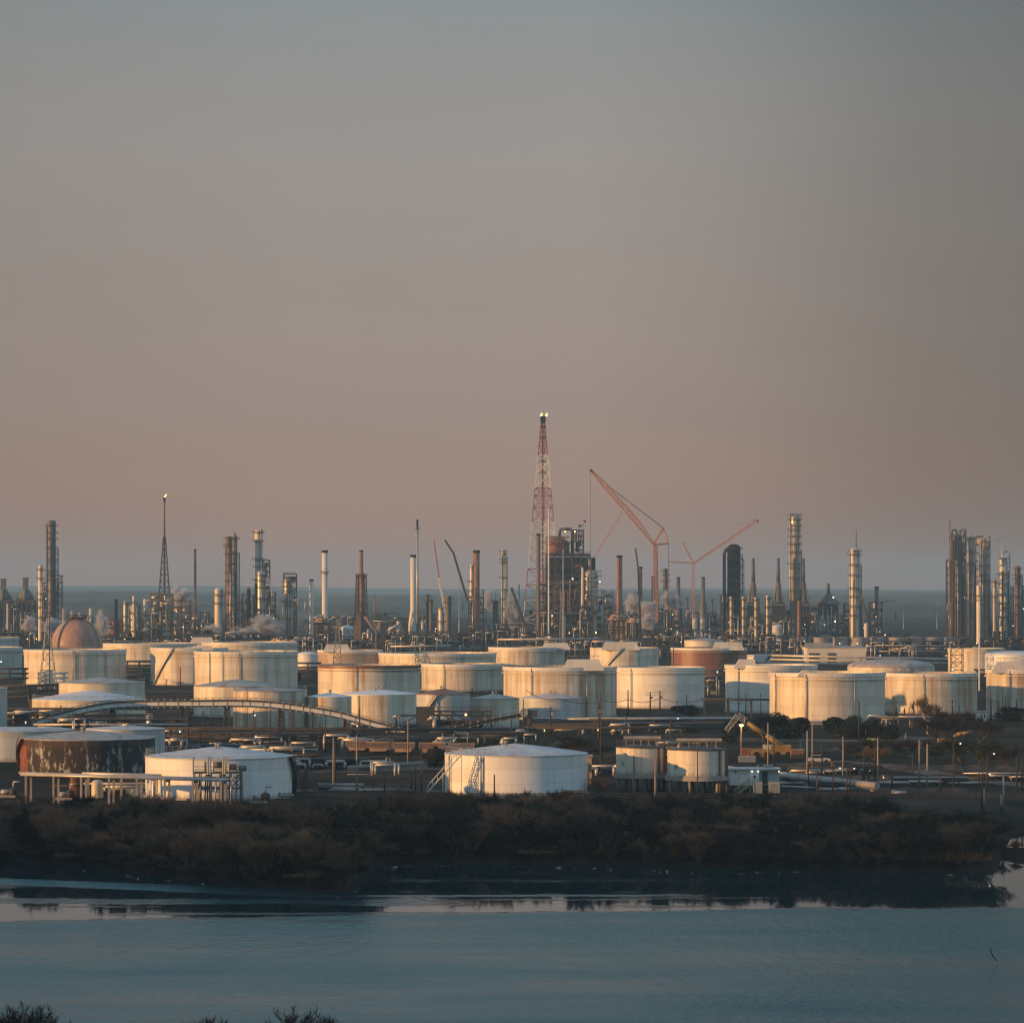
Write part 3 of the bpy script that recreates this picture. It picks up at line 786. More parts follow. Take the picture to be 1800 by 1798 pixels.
tk('Mk', 914, 1022, 1226, 1264, 'shaded grey tank standing before the biggest rust streaked cream tank', paint='grey', roof='cone', ya=1217, roofm='roofw', vents=2)
# third row, big open tops
tk('N', 43, 221, 1141, 1203, 'big open-topped cream tank in front of the brick coloured dome', paint='cream', pipes=(5,))
tk('O', 265, 400, 1138, 1203, 'open-topped cream tank with diagonal stair line, half hidden on its right', paint='cream', stair=(-55, -18, 'galv'), hut=(25, 6, .8))
tk('Q', 342, 523, 1144, 1211, 'open-topped cream tank behind the leafless tree and green bushes', paint='cream', pipes=(-39, -3))
tk('S', 559, 739, 1168, 1223, 'open-topped white tank with dark rusty rim', paint='cream', rim='redrust', pipes=(-12,))
tk('U', 741, 884, 1166, 1213, 'open-topped cream tank with orange rust patch right of the dark rusty rim', paint='stain', pipes=(-25,))
tk('V', 885, 1083, 1171, 1259, 'biggest rust streaked cream tank with open top, centre of the tank field', paint='stain', pipes=(-30, 27), hut=(24, 8.5, 2.2))
tk('W', 1084, 1238, 1172, 1243, 'clean white open-topped tank right of the biggest rust streaked tank', paint='white', pipes=(-43,))
tk('Y', 1275, 1436, 1168, 1251, 'white open-topped tank with trapezoid platform on its rim', paint='white', hut=(-38, 4.0, 1.7), stair=(-5, 40, 'galv'), pipes=(-48,))
tk('Zt', 1353, 1555, 1181, 1269, 'brightly lit cream tank with open top behind the row of utility poles', paint='cream', pipes=(-66, -26, 22), hut=(-28, 1.4, .8))
tk('Za', 1556, 1717, 1182, 1252, 'grimy streaked cream tank behind the leafless tree on the right', paint='stain', pipes=(-16,))
tk('Zb', 1734, 1850, 1176, 1262, 'rust spotted cream tank cut by the right frame edge', paint='stain', hut=(-30, 6.0, 2.2), pipes=(-25,))
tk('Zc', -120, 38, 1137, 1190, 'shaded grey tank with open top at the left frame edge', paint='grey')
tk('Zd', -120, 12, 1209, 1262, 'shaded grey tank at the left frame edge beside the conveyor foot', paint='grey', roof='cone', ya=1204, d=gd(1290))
# fourth row and behind
tk('Aa', 559, 672, 1142, 1178, 'faded brown open-topped tank behind the dark rusty rim', paint='pinkish', hut=(-22, 9, 2.6))
tk('Ab', 666, 872, 1147, 1180, 'wide shallow looking cream tank behind the two central open-topped tanks', paint='cream', rim='white')
tk('Ac', 859, 992, 1137, 1174, 'cream open-topped tank in front of the tall cracking tower', paint='stain', hut=(52, 10, 2.0))
tk('Ad', 1037, 1158, 1138, 1181, 'cream tank with railed platform and pipe frame left of the red oxide tank', paint='cream', hut=(-8, 13, 2.6), stair=(-40, -5, 'galv'), band=False)
tk('Ae', 1180, 1312, 1138, 1187, 'red oxide tank with white rim band', paint='redrust', hut=(28, 10, 2.4))
tk('Af', 1203, 1271, 1125, 1150, 'small cream cone-roofed tank showing above the red oxide tank', paint='cream', roof='cone', ya=1121, roofm='roofr', d=1650)
tk('Ag', 1313, 1354, 1151, 1176, 'small pale tank with curling stair right of the red oxide tank', paint='white', roof='flat', stair=(-20, 60, 'steel'), d=1420)
tk('Ah', 1490, 1642, 1171, 1200, 'tank with shallow ribbed dome roof behind the grimy streaked tank', paint='cream', roof='dome', ya=1158, roofm='roofr', d=1230)
tk('Ai', 1667, 1765, 1139, 1176, 'cream tank with scalloped rim behind thin lattice legs', paint='cream', rim='cream', d=1440)
tk('Aj', 1732, 1838, 1150, 1178, 'clean white tank with domed roof near the right frame edge', paint='clean', roof='dome', ya=1144, roofm='clean', d=1370)
tk('Ak', 178, 346, 1130, 1172, 'long low looking cream tank right of the brick coloured dome', paint='cream', d=1560)
tk('Al', 345, 522, 1128, 1165, 'cream tank showing as a pale band above the tank with bushes', paint='cream', hut=(-58, 9, 2.4), d=1640)
tk('Am', 523, 560, 1150, 1166, 'small white dome-roofed tank between two big open-topped tanks', paint='clean', roof='dome', ya=1145, roofm='clean', d=1500)
tk('An', -60, 33, 1120, 1150, 'far shaded grey tank at the left frame edge', paint='grey', d=1700)
tk('Ao', 599, 622, 1104, 1122, 'small pale dome-roofed tank beside the derrick chimney', paint='grey', roof='dome', ya=1099, roofm='white', d=2320)
tk('Ap', 484, 510, 1120, 1133, 'low round tank, left one of three before the piped silver column', paint='concrete', roof='flat', d=1900)
tk('Aq', 510, 530, 1121, 1133, 'low round tank, middle one of three before the piped silver column', paint='concrete', roof='flat', d=1900)
tk('Ar', 530, 550, 1120, 1133, 'low round tank, right one of three beside the slim pale chimney', paint='concrete', roof='flat', d=1900)
tk('As', 1357, 1376, 1102, 1150, 'narrow pale shaded silo tank behind the row of four lit columns', paint='grey', roof='dome', ya=1097, d=1900, cat='silo')
# tanks beyond the left frame edge keep the light off the left-hand ones
#tk('off1', -420, -190, 1137, 1200, 'grey tank outside the left frame edge, farther row', paint='grey')
#tk('off2', -520, -230, 1225, 1290, 'grey tank outside the left frame edge, nearer row', paint='grey', roof='cone', ya=1215)

def dome_tank():
    d = 1480; k = d/F; c = (X(135, d), d, 0); r = 45.5*k; h = Z(1086, d)
    t = thing('dome_tank', 'brick coloured hemispherical dome with stair and walkway up its side', 'dome tank', c)
    zs = h-r*1.12
    MB().lathe([(r, 0), (r, zs)]+[(r*math.cos(a), zs+r*1.12*math.sin(a)) for a in [i*math.pi/2/18 for i in range(19)]], c, 64).build('shell', M['dome'], t)
    mb = MB(); pts = []
    for i in range(15):
        a = i/14*1.45; pts.append((c[0]-r*1.03*math.cos(a)*.62+0, c[1]-r*1.03*math.cos(a)*.78, zs+r*1.15*math.sin(a)))
    pts = [(c[0]-r*.62, c[1]-r*.82, 0)]+pts
    for a, b in zip(pts, pts[1:]): mb.beam(a, b, .9); mb.beam(add(a, (0, -.6, 1.2)), add(b, (0, -.6, 1.2)), .14)
    mb.build('stair', M['pinkish'], t)
    mb = MB(); pts = []
    for i in range(15):
        a = i/14*1.5; pts.append((c[0]+r*1.03*math.cos(a)*.9, c[1]-r*1.03*math.cos(a)*.4, zs+r*1.15*math.sin(a)))
    for a, b in zip(pts, pts[1:]): mb.beam(a, b, .8)
    mb.build('walkway', M['pinkish'], t)
    platform(t, c, r*.05, h+.1, M['steel'], 0, 2*math.pi, 4.0)
    for i, dx in enumerate((-3.6, -.6, 2.2)): MB().tube((c[0]+dx*1.2-2, d+5, 0), (c[0]+dx*1.2-2, d+5, h+4-.9*i), .75, n=10).build('vent_pipe', M['clad'], t)
dome_tank()
# ------------------------------------------------------------------ skyline: columns, chimneys, flares, furnaces
GC, GS = 'distillation columns on the skyline', 'chimney stacks on the skyline'
def cl(px, w, yt, d, label, **k): return column(px, w, yt, d, label, group=GC, **k)
def sk_(px, wt, wb, yt, d, label, **k): return stack(px, wt, wb, yt, d, label, group=GS, **k)
# --- far left
cl(71, 8, 993, 2330, 'slim lit column standing against the left side of the far left tall column', m='cladw', plats=(1018, 1055), pipes=((4, 998, .8),))
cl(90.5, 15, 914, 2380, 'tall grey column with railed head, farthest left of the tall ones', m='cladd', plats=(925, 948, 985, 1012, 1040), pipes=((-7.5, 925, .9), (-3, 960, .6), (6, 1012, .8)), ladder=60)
process_unit(76, 108, 1012, 2410, 11, 'stepped steel structure hugging the foot of the far left tall column', 14, pal=('pipedk', 'cladd', 'clad'), towers=1, uneven=.6)
process_unit(-30, 66, 1058, 2450, 12, 'dark furnace structure with two boxy chimney hoods at the left frame edge', 14, pal=('pipedk', 'cladd'), uneven=.2)
def hood(px, yt, label):
    d = 2450; k = d/F; c = (X(px, d), d, 0); t = thing('furnace_chimney', label, 'furnace chimney', c, 'hooded furnace chimneys at far left')
    z0, z1, z2 = Z(1060, d), Z(1036, d), Z(yt, d)
    mb = MB(); mb.box((c[0], d, (z1+z2)/2), (8.5*k, 8.5*k, z2-z1)); ring(mb, c, 4.3*k, z2-1, z2, .5, 4); mb.build('stack', M['cladd'], t)
    mb = MB().lathe([(15*k, z0+2.5), (15*k, z0+4), (6*k, z1)], c, 4, smooth=False); mb.build('hood', M['cladd'], t)
    mb = MB()
    for sx in (-13, -4, 4, 13): mb.beam((c[0]+sx*k, d-8, 0), (c[0]+sx*k, d-8, z0+2.5), 1.0); mb.beam((c[0]+sx*k, d+8, 0), (c[0]+sx*k, d+8, z0+2.5), 1.0)
    mb.box((c[0], d, z0+1.2), (30*k, 18, 1.6)); mb.box((c[0], d, z0*.55), (20*k, 12, z0*.5)); mb.build('firebox', M['frame'], t)
    platform(t, c, 5*k, z0+3, M['frame'], 0, 6.283, 9*k)
hood(6, 1017, 'hooded furnace chimney cut by the left frame edge')
hood(45, 1015, 'hooded furnace chimney second from the left frame edge')
stack(13, 3, 3, 1060, 2000, 'thin pale vent pipe above the far left shaded grey tank', m='stackw', name='vent_pipe', cat='vent pipe')
stack(159, 5, 5, 1069, 3300, 'tiny white cylinder far behind the brick coloured dome', m='stackw', cap=False, name='storage_silo', cat='silo')
# --- left flare and its unit
def flare_left():
    d = 2250; k = d/F; c = (X(289, d), d, 0)
    t = thing('flare_stack', 'dark single flare stack in a slim lattice tower, left of the skyline', 'flare stack', c)
    MB().tube(c, (c[0], d, Z(945, d)), 2.0*k, 1.7*k, 12).build('lower_pipe', M['steel'], t)
    MB().tube((c[0], d, Z(945, d)), (c[0], d, Z(876, d)), 1.7*k, 1.5*k, 12).build('upper_pipe', M['stackb'], t)
    MB().tube((c[0], d, Z(882, d)), (c[0], d, Z(874, d)), 2.1*k, n=12).build('burner_tip', M['black'], t)
    mb = lattice(MB(), (c[0]-.3*k, d, Z(1110, d)), (c[0], d, Z(944, d)), 27*k, 4.2*k, 15, .36, .26); mb.build('lattice_tower', M['steel'], t)
    f = MB().lathe([(.02, 0), (1.5*k, 1.2*k), (1.9*k, 2.6*k), (1.2*k, 4.6*k), (.3*k, 7*k), (.01, 7.6*k)], (0, 0, 0), 12)
    f.v = [(x+z*.5, y, z) for x, y, z in f.v]; f.v = [(x+c[0], y+d, z+Z(875, d)) for x, y, z in f.v]
    f.build('flame', M['flame'], t)
flare_left()
process_unit(266, 303, 1044, 2235, 21, 'rust brown steel unit with lit bays at the foot of the left flare', 12, frame='rustst', deckm='brownst', pal=('cladw', 'brownst', 'clad', 'stackw'), fill=.95, lamps=3, lv=4.2, uneven=.15)
process_unit(303, 334, 1056, 2265, 22, 'open steel frame with lit bays right of the left flare foot', 12, frame='rustst', pal=('cladw', 'pipedk', 'stackw'), lamps=2, lv=4.2, uneven=.5)
process_unit(190, 214, 1090, 2215, 23, 'low rust coloured furnace block right of the brick coloured dome', 10, frame='rustst', deckm='rustst', pal=('brownst', 'rustst'), fill=1, lamps=1)
process_unit(226, 264, 1064, 2280, 24, 'pipe and vessel unit between the dome and the left flare', 12, pal=('cladd', 'clad', 'pipedk', 'cladw'), lamps=2, towers=2, uneven=.5)
sk_(204, 5.5, 6, 1053, 2205, 'short dark chimney right of the brick coloured dome', m='black')
cl(221, 9, 1056, 2225, 'squat lit column second right of the brick coloured dome', m='clad', plats=(1062, 1085, 1100), pipes=((5, 1060, .8),))
cl(235.5, 5.5, 1047, 2260, 'slim reddish column left of the left flare', m='cladw', plats=(1060, 1080))
cl(256, 7, 1072, 2230, 'short lit column just left of the left flare foot', m='cladw', plats=(1082, 1092))
sk_(343, 4, 6, 965, 2260, 'lone thin dark chimney right of the left flare', m='stackb', bands=5)
# --- left centre
cl(384, 14, 1033, 2180, 'short fat white column with rounded head before the steam', m='cladw', plats=(1047, 1062), pipes=((8, 1036, 1.2), (11, 1040, .7)))
cl(402.5, 11, 942, 2300, 'tall brown column with ringed head, left one of a close pair', m='brownst', plats=(947, 952, 958, 962, 1008, 1022), pipes=((-5.5, 960, .6), (3, 1007, 1.8)))
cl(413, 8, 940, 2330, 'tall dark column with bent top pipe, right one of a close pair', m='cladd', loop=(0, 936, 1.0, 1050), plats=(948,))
cl(454, 13, 930, 2310, 'tall lit column with side pipe, left of centre', m='cladw', plats=(937, 952, 984, 1020), pipes=((5.5, 928, 1.8),), ladder=70)
cl(459, 15, 1003, 2285, 'stout lit column in front of the tall lit one left of centre', m='clad', plats=(1012, 1022, 1034), pipes=((8, 1008, .9),))
process_unit(462, 474, 985, 2330, 31, 'narrow dark stair tower beside the tall lit column left of centre', 9, pal=('pipedk', 'cladd'), lv=4, fill=.9, uneven=.1, name='stair_tower', cat='stair tower')
process_unit(463, 484, 1042, 2360, 32, 'dark pipe structure behind the steam right of the stout lit column', 12, pal=('pipedk', 'cladd', 'brownst'))
process_unit(406, 446, 1046, 2340, 33, 'cluttered boiler structure between the close pair and the tall lit column', 14, pal=('brownst', 'cladd', 'cladw', 'pipedk'), lamps=1, towers=1)
cl(437, 7, 1036, 2290, 'short black column at the left foot of the tall lit column', m='black', head='flat')
cl(450, 5, 1026, 2270, 'thin black column in front of the tall lit column', m='black', head='flat')
process_unit(352, 446, 1088, 2380, 34, 'low pipe deck behind the short fat white column', 10, pal=('pipe', 'cladd', 'pipedk'), lamps=2)
cl(506, 15, 1016, 2200, 'silver column wrapped in vertical pipes left of the slim pale chimney', m='clad', plats=(1018, 1024, 1032, 1040, 1058), pipes=((-5, 1042, 1.0), (-2, 1042, .9), (2, 1042, 1.1), (5.5, 1030, 1.0), (9, 1034, .8)))
process_unit(499, 521, 1009, 2215, 35, 'crown of pipework and railings on the silver piped column', 9, lv=5, fill=.6, lamps=0, uneven=.1, pal=('pipedk', 'cladd'), name='pipe_scaffold', cat='pipe scaffold')
sk_(547.5, 7, 7.5, 1018, 2220, 'slim pale chimney beside the taller platform chimney', m='stackw', bands=1)
sk_(571, 10, 10.5, 967, 2260, 'pale mottled chimney with one ring platform', m='stackw', plats=(1007,), bands=4)
def furnace(x0, x1, yt, d, label, m='brick', seed=0):
    k = d/F; a, b = X(x0, d), X(x1, d); cx = (a+b)/2; h = Z(yt, d); q = random.Random(seed)
    t = thing('furnace', label, 'furnace', (cx, d, 0), 'refinery furnaces')
    mb = MB(); mb.box((cx, d, h*.5), (b-a, 12, h*.62)); mb.build('firebox', M[m], t)
    mb = MB(); mb.lathe([((b-a)*.62, h*.81), ((b-a)*.42, h*.93), ((b-a)*.30, h)], (cx, d, 0), 4, smooth=False); mb.build('convection_hood', M[m], t)
    mb = MB()
    n = 4
    for i in range(n+1):
        x = a+(b-a)*i/n; mb.beam((x, d-6.2, 0), (x, d-6.2, h*.82), .5)
    for z in (.2, .4, .6, .8): mb.beam((a, d-6.2, h*z), (b, d-6.2, h*z), .5)
    for z in (.5, .82):
        mb.box((cx, d-7, h*z), (b-a+2, 2, .25)); mb.beam((a-1, d-8, h*z+1.2), (b+1, d-8, h*z+1.2), .16)
    mb.build('buckstay_frame', M['frame'], t)
    for i in range(3):
        x = a+(b-a)*q.random(); MB().path([(x, d-7, 0), (x, d-7, h*.7), (x+1.5, d-7, h*.9), (x+1.5, d, h*.95)], .35).build('pipe', M['pipe'], t)
    return t
furnace(553, 580, 1086, 2235, 'brick coloured furnace at the foot of the ring platform chimney', seed=1)
def duct(pts, r, d, m, label):
    v = [P(x, y, d) for x, y in pts]; k = d/F
    return solo(MB().path(v, r*k, 12), 'flue_duct', M[m], label, 'flue duct', tuple(v[0]))
duct([(548, 1096), (552, 1088), (560, 1083), (569, 1083)], 3, 2225, 'stackw', 'curved flue duct joining the slim pale chimney to its furnace')
# --- derrick chimney
def derrick():
    d = 2190; k = d/F; c = (X(635, d), d, 0); t = thing('derrick_chimney', 'rusty chimney standing inside a tall tapering derrick frame', 'chimney stack', c, GS)
    MB().tube(c, (c[0], d, Z(968, d)), 4.0*k, 3.3*k, 16).build('shaft', M['stackr'], t)
    MB().tube((c[0], d, Z(970, d)), (c[0], d, Z(967, d)), 3.6*k, n=16).build('rim', M['black'], t)
    for s in (-1, 1):
        lattice(MB(), (c[0]+s*10*k, d, 0), (c[0]+s*7*k, d, Z(1010, d)), 7*k, 3.5*k, 11, .5, .3).build('derrick_leg', M['frame'], t)
    lattice(MB(), (c[0], d+3, 0), (c[0], d+1, Z(1008, d)), 12*k, 8*k, 10, .4, .3).build('derrick_core', M['frame'], t)
    for y in (1012, 1065, 1100): platform(t, c, 4*k, Z(y, d), M['frame'], 0, 6.28, 7*k)
    MB().lathe([(14*k, 0), (14*k, Z(1105, d)), (9*k, Z(1080, d)), (4*k, Z(1074, d))], c, 8, smooth=False).build('base_hood', M['frame'], t)
derrick()
duct([(641, 1083), (672, 1124)], 3.2, 2185, 'stackb', 'fat diagonal duct running down right of the derrick chimney')
sk_(658, 3, 3.2, 1046, 3000, 'small far pink striped chimney behind the derrick chimney', m='brownst')
cl(669, 11, 1094, 2230, 'dark squat silo right of the diagonal duct', m='cladd', head='flat', cat='silo', name='storage_silo')
cl(700.5, 6.5, 1092, 2190, 'white narrow silo beside a sloping chute', m='stackw', head='flat', cat='silo', name='storage_silo')
cl(711, 9, 1095, 2195, 'dark silo pressed against the white narrow one', m='cladd', head='flat', cat='silo', name='storage_silo')
duct([(680, 1109), (699, 1098)], 2.2, 2188, 'stackw', 'short sloping white chute feeding the narrow silo')
cl(743, 6, 1092, 2260, 'pale squat vessel between thin white vent stack and paired pipes', m='grey', head='dome', cat='vessel', name='pressure_vessel')
# --- white stack and thin white flare
sk_(726.5, 10, 10.5, 975, 2210, 'broad white chimney with flared foot', m='stackw', flare=(17, 1071, 1096), bands=1)
def vent():
    d = 2195; k = d/F; c = (X(733.7, d), d, 0); t = thing('vent_stack', 'very tall thin white vent stack touching the broad white chimney', 'vent stack', c)
    MB().tube(c, (c[0], d, Z(926, d)), 2.2*k, 2.0*k, 12).build('shaft', M['galv'], t)
    MB().tube((c[0], d, Z(928, d)), (c[0], d, Z(913, d)), 1.7*k, 1.9*k, 10).build('burner_tip', M['black'], t)
    platform(t, c, 2*k, Z(930, d), M['frame'], 0, 6.28, 1.7*k)
vent()
cl(751, 6, 1044, 2150, 'dark slim column with shiny pipe right of the thin white vent stack', m='cladd', plats=(1049, 1056), pipes=((-1.5, 1058, 1.0), (2.5, 1052, .6)))
cl(757.5, 6, 1052, 2180, 'grey column paired behind the dark slim one', m='cladd', plats=(1058,), pipes=((3, 1056, .6),))
cl(775, 9, 1067, 2170, 'short lit column with the red mobile crane behind it', m='cladw', plats=(1070, 1094), pipes=((5, 1075, .6),))
cl(788, 10, 1047, 2230, 'dark grey column right of the short lit one', m='cladd', plats=(1053, 1060), head='flat')
process_unit(640, 800, 1112, 2140, 41, 'long low pipe structure under the silos and white chimney', 9, pal=('pipe', 'pipedk', 'clad'), lv=4.5, lamps=4)
# --- centre
cl(829, 7.5, 992, 2250, 'pale lower column leaning on the rusty chimney, centre', m='cladw', plats=(998, 1050), neck=(.7, .8))
sk_(837.5, 11, 12, 967, 2225, 'rusty brown chimney with pale column on its left', m='stackr', bands=3)
process_unit(824, 850, 1050, 2240, 42, 'dark casing around the foot of the rusty brown chimney', 12, pal=('cladd', 'pipedk'), fill=1, lamps=0)
sk_(849.5, 1.6, 1.8, 1036, 2230, 'thin dark pole right of the rusty brown chimney', m='black', cap=False, name='vent_pipe', cat='vent pipe')
cl(871.5, 9, 1055, 2230, 'dark bottle shaped column with pipe on its left', m='cladd', pipes=((-4.5, 1056, .9),), plats=(1060,), spike=(0, 1038, .5))
process_unit(820, 935, 1098, 2190, 43, 'dark low equipment deck left of the cracking tower', 14, pal=('cladd', 'pipedk', 'brownst'), fill=.9, lamps=4, uneven=.4)
cl(884.5, 7, 966, 2330, 'pale slender column with boxy cage at its top', m='cladw', plats=(970, 975, 984, 990, 1016), pipes=((3.5, 972, 1.4), (-2.5, 975, .7)), head='flat')
sk_(912.5, 1.8, 2, 1027, 2600, 'thin distant dark pole left of the striped flare tower', m='black', cap=False, name='vent_pipe', cat='vent pipe')
sk_(807, 1.3, 1.5, 1020, 2700, 'faint distant mast between the leaning crane booms', m='galv', cap=False, name='mast', cat='mast')
sk_(946.5, 7, 7, 938, 2160, 'lit brown chimney in front of the striped flare tower', m='stackb', bands=6)
sk_(964.5, 2.4, 3.0, 892, 2130, 'tall thin orange lit pipe in front of the cracking tower', m='stackw', bands=4, name='vent_pipe', cat='vent pipe')
def flare_main():
    d = 2290; k = d/F; cx = X(954, d); t = thing('flare_tower', 'tallest tower, red and white lattice flare with twin burners', 'flare tower', (cx, d, 0))
    base = [(-37, -12), (37, -12), (2, 40)]; top = [(-3.6, -1.5), (4.2, -1.5), (.3, 4)]
    zt = Z(748, d); ys = [1120, 1089, 1055, 1028, 1000, 979, 958, 937, 917, 892, 872, 858, 833, 812, 800, 783, 765, 748]
    band = lambda y: 'red' if y <= 800 or 858 < y <= 917 or 1000 < y <= 1055 else 'lwhite'
    def leg(i, y):
        s = (1120-y)/(1120-748.0); b, e = base[i], top[i]
        return Vector((cx+(b[0]+(e[0]-b[0])*s)*k, d+(b[1]+(e[1]-b[1])*s)*k, max(0, Z(y, d))))
    secs = {}
    for a, b in zip(ys, ys[1:]):
        secs.setdefault((band(a) if a != 1055 and a != 917 and a != 800 else band(a)), [])
    for a, b in zip(ys, ys[1:]):
        col = band((a+b)/2); mb = MB()
        for i in range(3):
            j = (i+1) % 3
            mb.beam(leg(i, a), leg(i, b), .58); mb.beam(leg(i, b), leg(j, b), .36)
            if (i == 0) or b < 960:
                mb.beam(leg(i, a), leg(j, b), .26); mb.beam(leg(j, a), leg(i, b), .26)
            else: mb.beam(leg(i, a), leg(j, b), .28)
        mb.build('lattice_section', M[col], t)
    for a, b in ((1120, 1055), (1055, 1000), (1000, 917), (917, 858), (858, 800), (800, 745)):
        MB().tube((cx, d, max(0, Z(a, d))), (cx, d, Z(b, d)), 1.5*k, n=12).build('riser_pipe', M['red' if band((a+b)/2) == 'red' else 'rustst'], t)
        MB().tube((cx+2.6*k, d-1, max(0, Z(a, d))), (cx+2.6*k, d-1, Z(b, d)), .6*k, n=8).build('riser_pipe', M[band((a+b)/2)], t)
    for y in (752, 771, 812, 832): platform(t, (cx+.5*k, d, 0), 2*k, Z(y, d), M['frame'], 0, 6.28, 3.6*k)
    for dx, dy in ((-2.6, 0), (2.6, 0), (0, 2)):
        mb = MB().lathe([(1.0*k, Z(750, d)), (1.0*k, Z(744, d)), (2.2*k, Z(742, d)), (2.2*k, Z(733, d)), (1.7*k, Z(731.5, d))], (cx+dx*k+.5*k, d+dy*k, 0), 14); mb.build('burner_tip', M['black'], t)
    for dx, s, ln in ((-3.0, 1, .25), (6.2, .95, .2)):
        f = MB().lathe([(.02, 0), (1.7*k*s, 1.0*k), (2.1*k*s, 2.6*k), (1.5*k*s, 4.4*k), (.5*k, 6.2*k), (.01, 7.2*k)], (0, 0, 0), 12)
        f.v = [(x+z*ln+cx+dx*k, y+d, z+Z(732.5, d)) for x, y, z in f.v]; f.build('flame', M['flame'], t)
flare_main()

def cracker():
    d = 2200; k = d/F; t = thing('cracking_tower', 'massive dark cracking tower with arched overhead pipe and railed platforms', 'cracking tower', (X(990, d), d, 0))
    def pp(x, y, dy=0): return (X(x, d), d+dy, max(0, Z(y, d)))
    # main frame
    fr = MB(); xs = [944, 960, 975, 990, 1005, 1021, 1037]; lev = [1128, 1113, 1099, 1085, 1071, 1057, 1043, 1028, 1013, 998, 976]
    for x in xs:
        top = 976 if 955 < x < 1040 else 1030
        for dy in (-10, 2, 14): fr.beam(pp(x, 1128, dy), pp(x, top, dy), .8)
    for y in lev:
        x0 = 944 if y > 1025 else 960
        for dy in (-10, 14): fr.beam(pp(x0, y, dy), pp(1037, y, dy), .8)
        for x in xs:
            if x >= x0: fr.beam(pp(x, y, -10), pp(x, y, 14), .6)
    q = random.Random(5)
    for a, b in zip(xs, xs[1:]):
        for ya, yb in zip(lev, lev[1:]):
            if q.random() < .35 and not (a < 955 and yb < 1025): fr.beam(pp(a, ya, -10), pp(b, yb, -10), .45)
    fr.build('steel_frame', M['steel'], t)
    for y in lev[1:]:
        x0 = 946 if y > 1025 else 961
        mb = MB(); a, b = X(x0, d), X(1036, d); mb.box(((a+b)/2, d+2, Z(y, d)+.6), (b-a, 23, .3)); mb.build('deck', M['steel'], t)
        if y in (998, 1028, 1043, 976, 1071):
            mb = MB()
            for zz in (.9, 1.8): mb.beam(pp(x0, y, -10.6)[:2]+(Z(y, d)+zz,), pp(1037, y, -10.6)[:2]+(Z(y, d)+zz,), .22)
            for i in range(24):
                x = x0+(1037-x0)*i/23; mb.beam(pp(x, y, -10.6), pp(x, y, -10.6)[:2]+(Z(y, d)+1.8,), .16)
            mb.build('guard_rail', M['galv' if y in (1028, 1043) else 'frame'], t)
    # enclosed casings in the bays; first is a backing sheet added to darken the tower
    for i, (a, b, y0, y1, m) in enumerate(((961, 1038, 1127, 1002, 'black'), (962, 1034, 1012, 979, 'black'), (976, 1035, 1028, 1014, 'steel'), (986, 1020, 1128, 1030, 'black'), (963, 975, 1110, 1050, 'cladd'), (1005, 1034, 1125, 1045, 'cladd'), (1040, 1047, 1010, 980, 'black'))):
        xa, xb = X(a, d), X(b, d); z0, z1 = max(0, Z(y0, d)), Z(y1, d)
        MB().box(((xa+xb)/2, d+(12.4 if i == 0 else 4+i*.8), (z0+z1)/2), (xb-xa, 3 if i == 0 else 12-i, z1-z0)).build('casing', M[m], t)
    # reactor on top
    c = (X(981, d), d-2, 0); r = 20*k
    MB().lathe([(r*.8, Z(978, d)), (r, Z(974, d)), (r, Z(955, d)), (r*.8, Z(950, d)), (r*.3, Z(945, d)), (.02, Z(944, d))], c, 36).build('reactor_vessel', M['brownst'], t)
    for y in (975, 955, 946): platform(t, c, r*1.01 if y > 950 else r*.75, Z(y, d), M['rustst'], 0, 6.28, 2.0)
    mb = MB()
    for i in range(7):
        x = 960+i*5; mb.beam(pp(x, 976, -12), pp(x, 944, -12), .35)
    for y in (967, 958, 949, 944): mb.beam(pp(960, y, -12), pp(992, y, -12), .35)
    mb.build('scaffold', M['rustst'], t)
    # arched overhead pipe
    pts = [pp(983.5, 955, 0), pp(983.5, 938, 0)]+[pp(983.5+4.5-4.5*math.cos(a), 936-6*math.sin(a), 0) for a in (.4, .8, 1.2, 1.57)]+[pp(1001.5+4.5*math.sin(a), 930+6-6*math.cos(a), 0) for a in (0, .4, .8, 1.2, 1.57)]+[pp(1006, 985, 0)]
    MB().path(pts, 2.7*k, 14).build('overhead_pipe', M['steel'], t)
    # head frame right
    mb = MB()
    for x in (1008, 1017, 1025.5):
        for dy in (-6, 6): mb.beam(pp(x, 978, dy), pp(x, 932, dy), .6)
    for y in (932, 942, 952, 966):
        for dy in (-6, 6): mb.beam(pp(1007, y, dy), pp(1026, y, dy), .55)
        mb.box(((X(1007, d)+X(1026, d))/2, d, Z(y, d)), (19*k, 12, .3))
        mb.beam(pp(1017, y, -6), pp(1025.5, y+11, -6), .35); mb.beam(pp(1025.5, y, -6), pp(1017, y+11, -6), .35)
    mb.build('head_frame', M['steel'], t)
    for x, y, w, m in ((1012, 940, 2.2, 'cladd'), (1020, 950, 1.8, 'galv'), (1014, 960, 2.4, 'pipedk')): MB().lathe([(w*k, 0), (w*k, 16*k), (.1, 18*k)], pp(x, y+10), 12).build('vessel', M[m], t)
    mb = MB(); p = pp(1026, 932); mb.beam(p, (p[0], p[1], p[2]+7), .2); mb.quad((p[0], p[1], p[2]+7), (p[0]+1.6, p[1], p[2]+6.2), (p[0]+1.6, p[1]+.3, p[2]+4.6), (p[0], p[1]+.3, p[2]+5.4)); mb.build('flag', M['red'], t)
    mb = MB(); p = pp(1019, 930); mb.tube((p[0]-.8, p[1], p[2]+2.2), (p[0]+1.6, p[1], p[2]+2.2), 1.0, .35, 10); mb.beam(p, (p[0], p[1], p[2]+2), .2); mb.build('wind_sock', M['navy'], t)
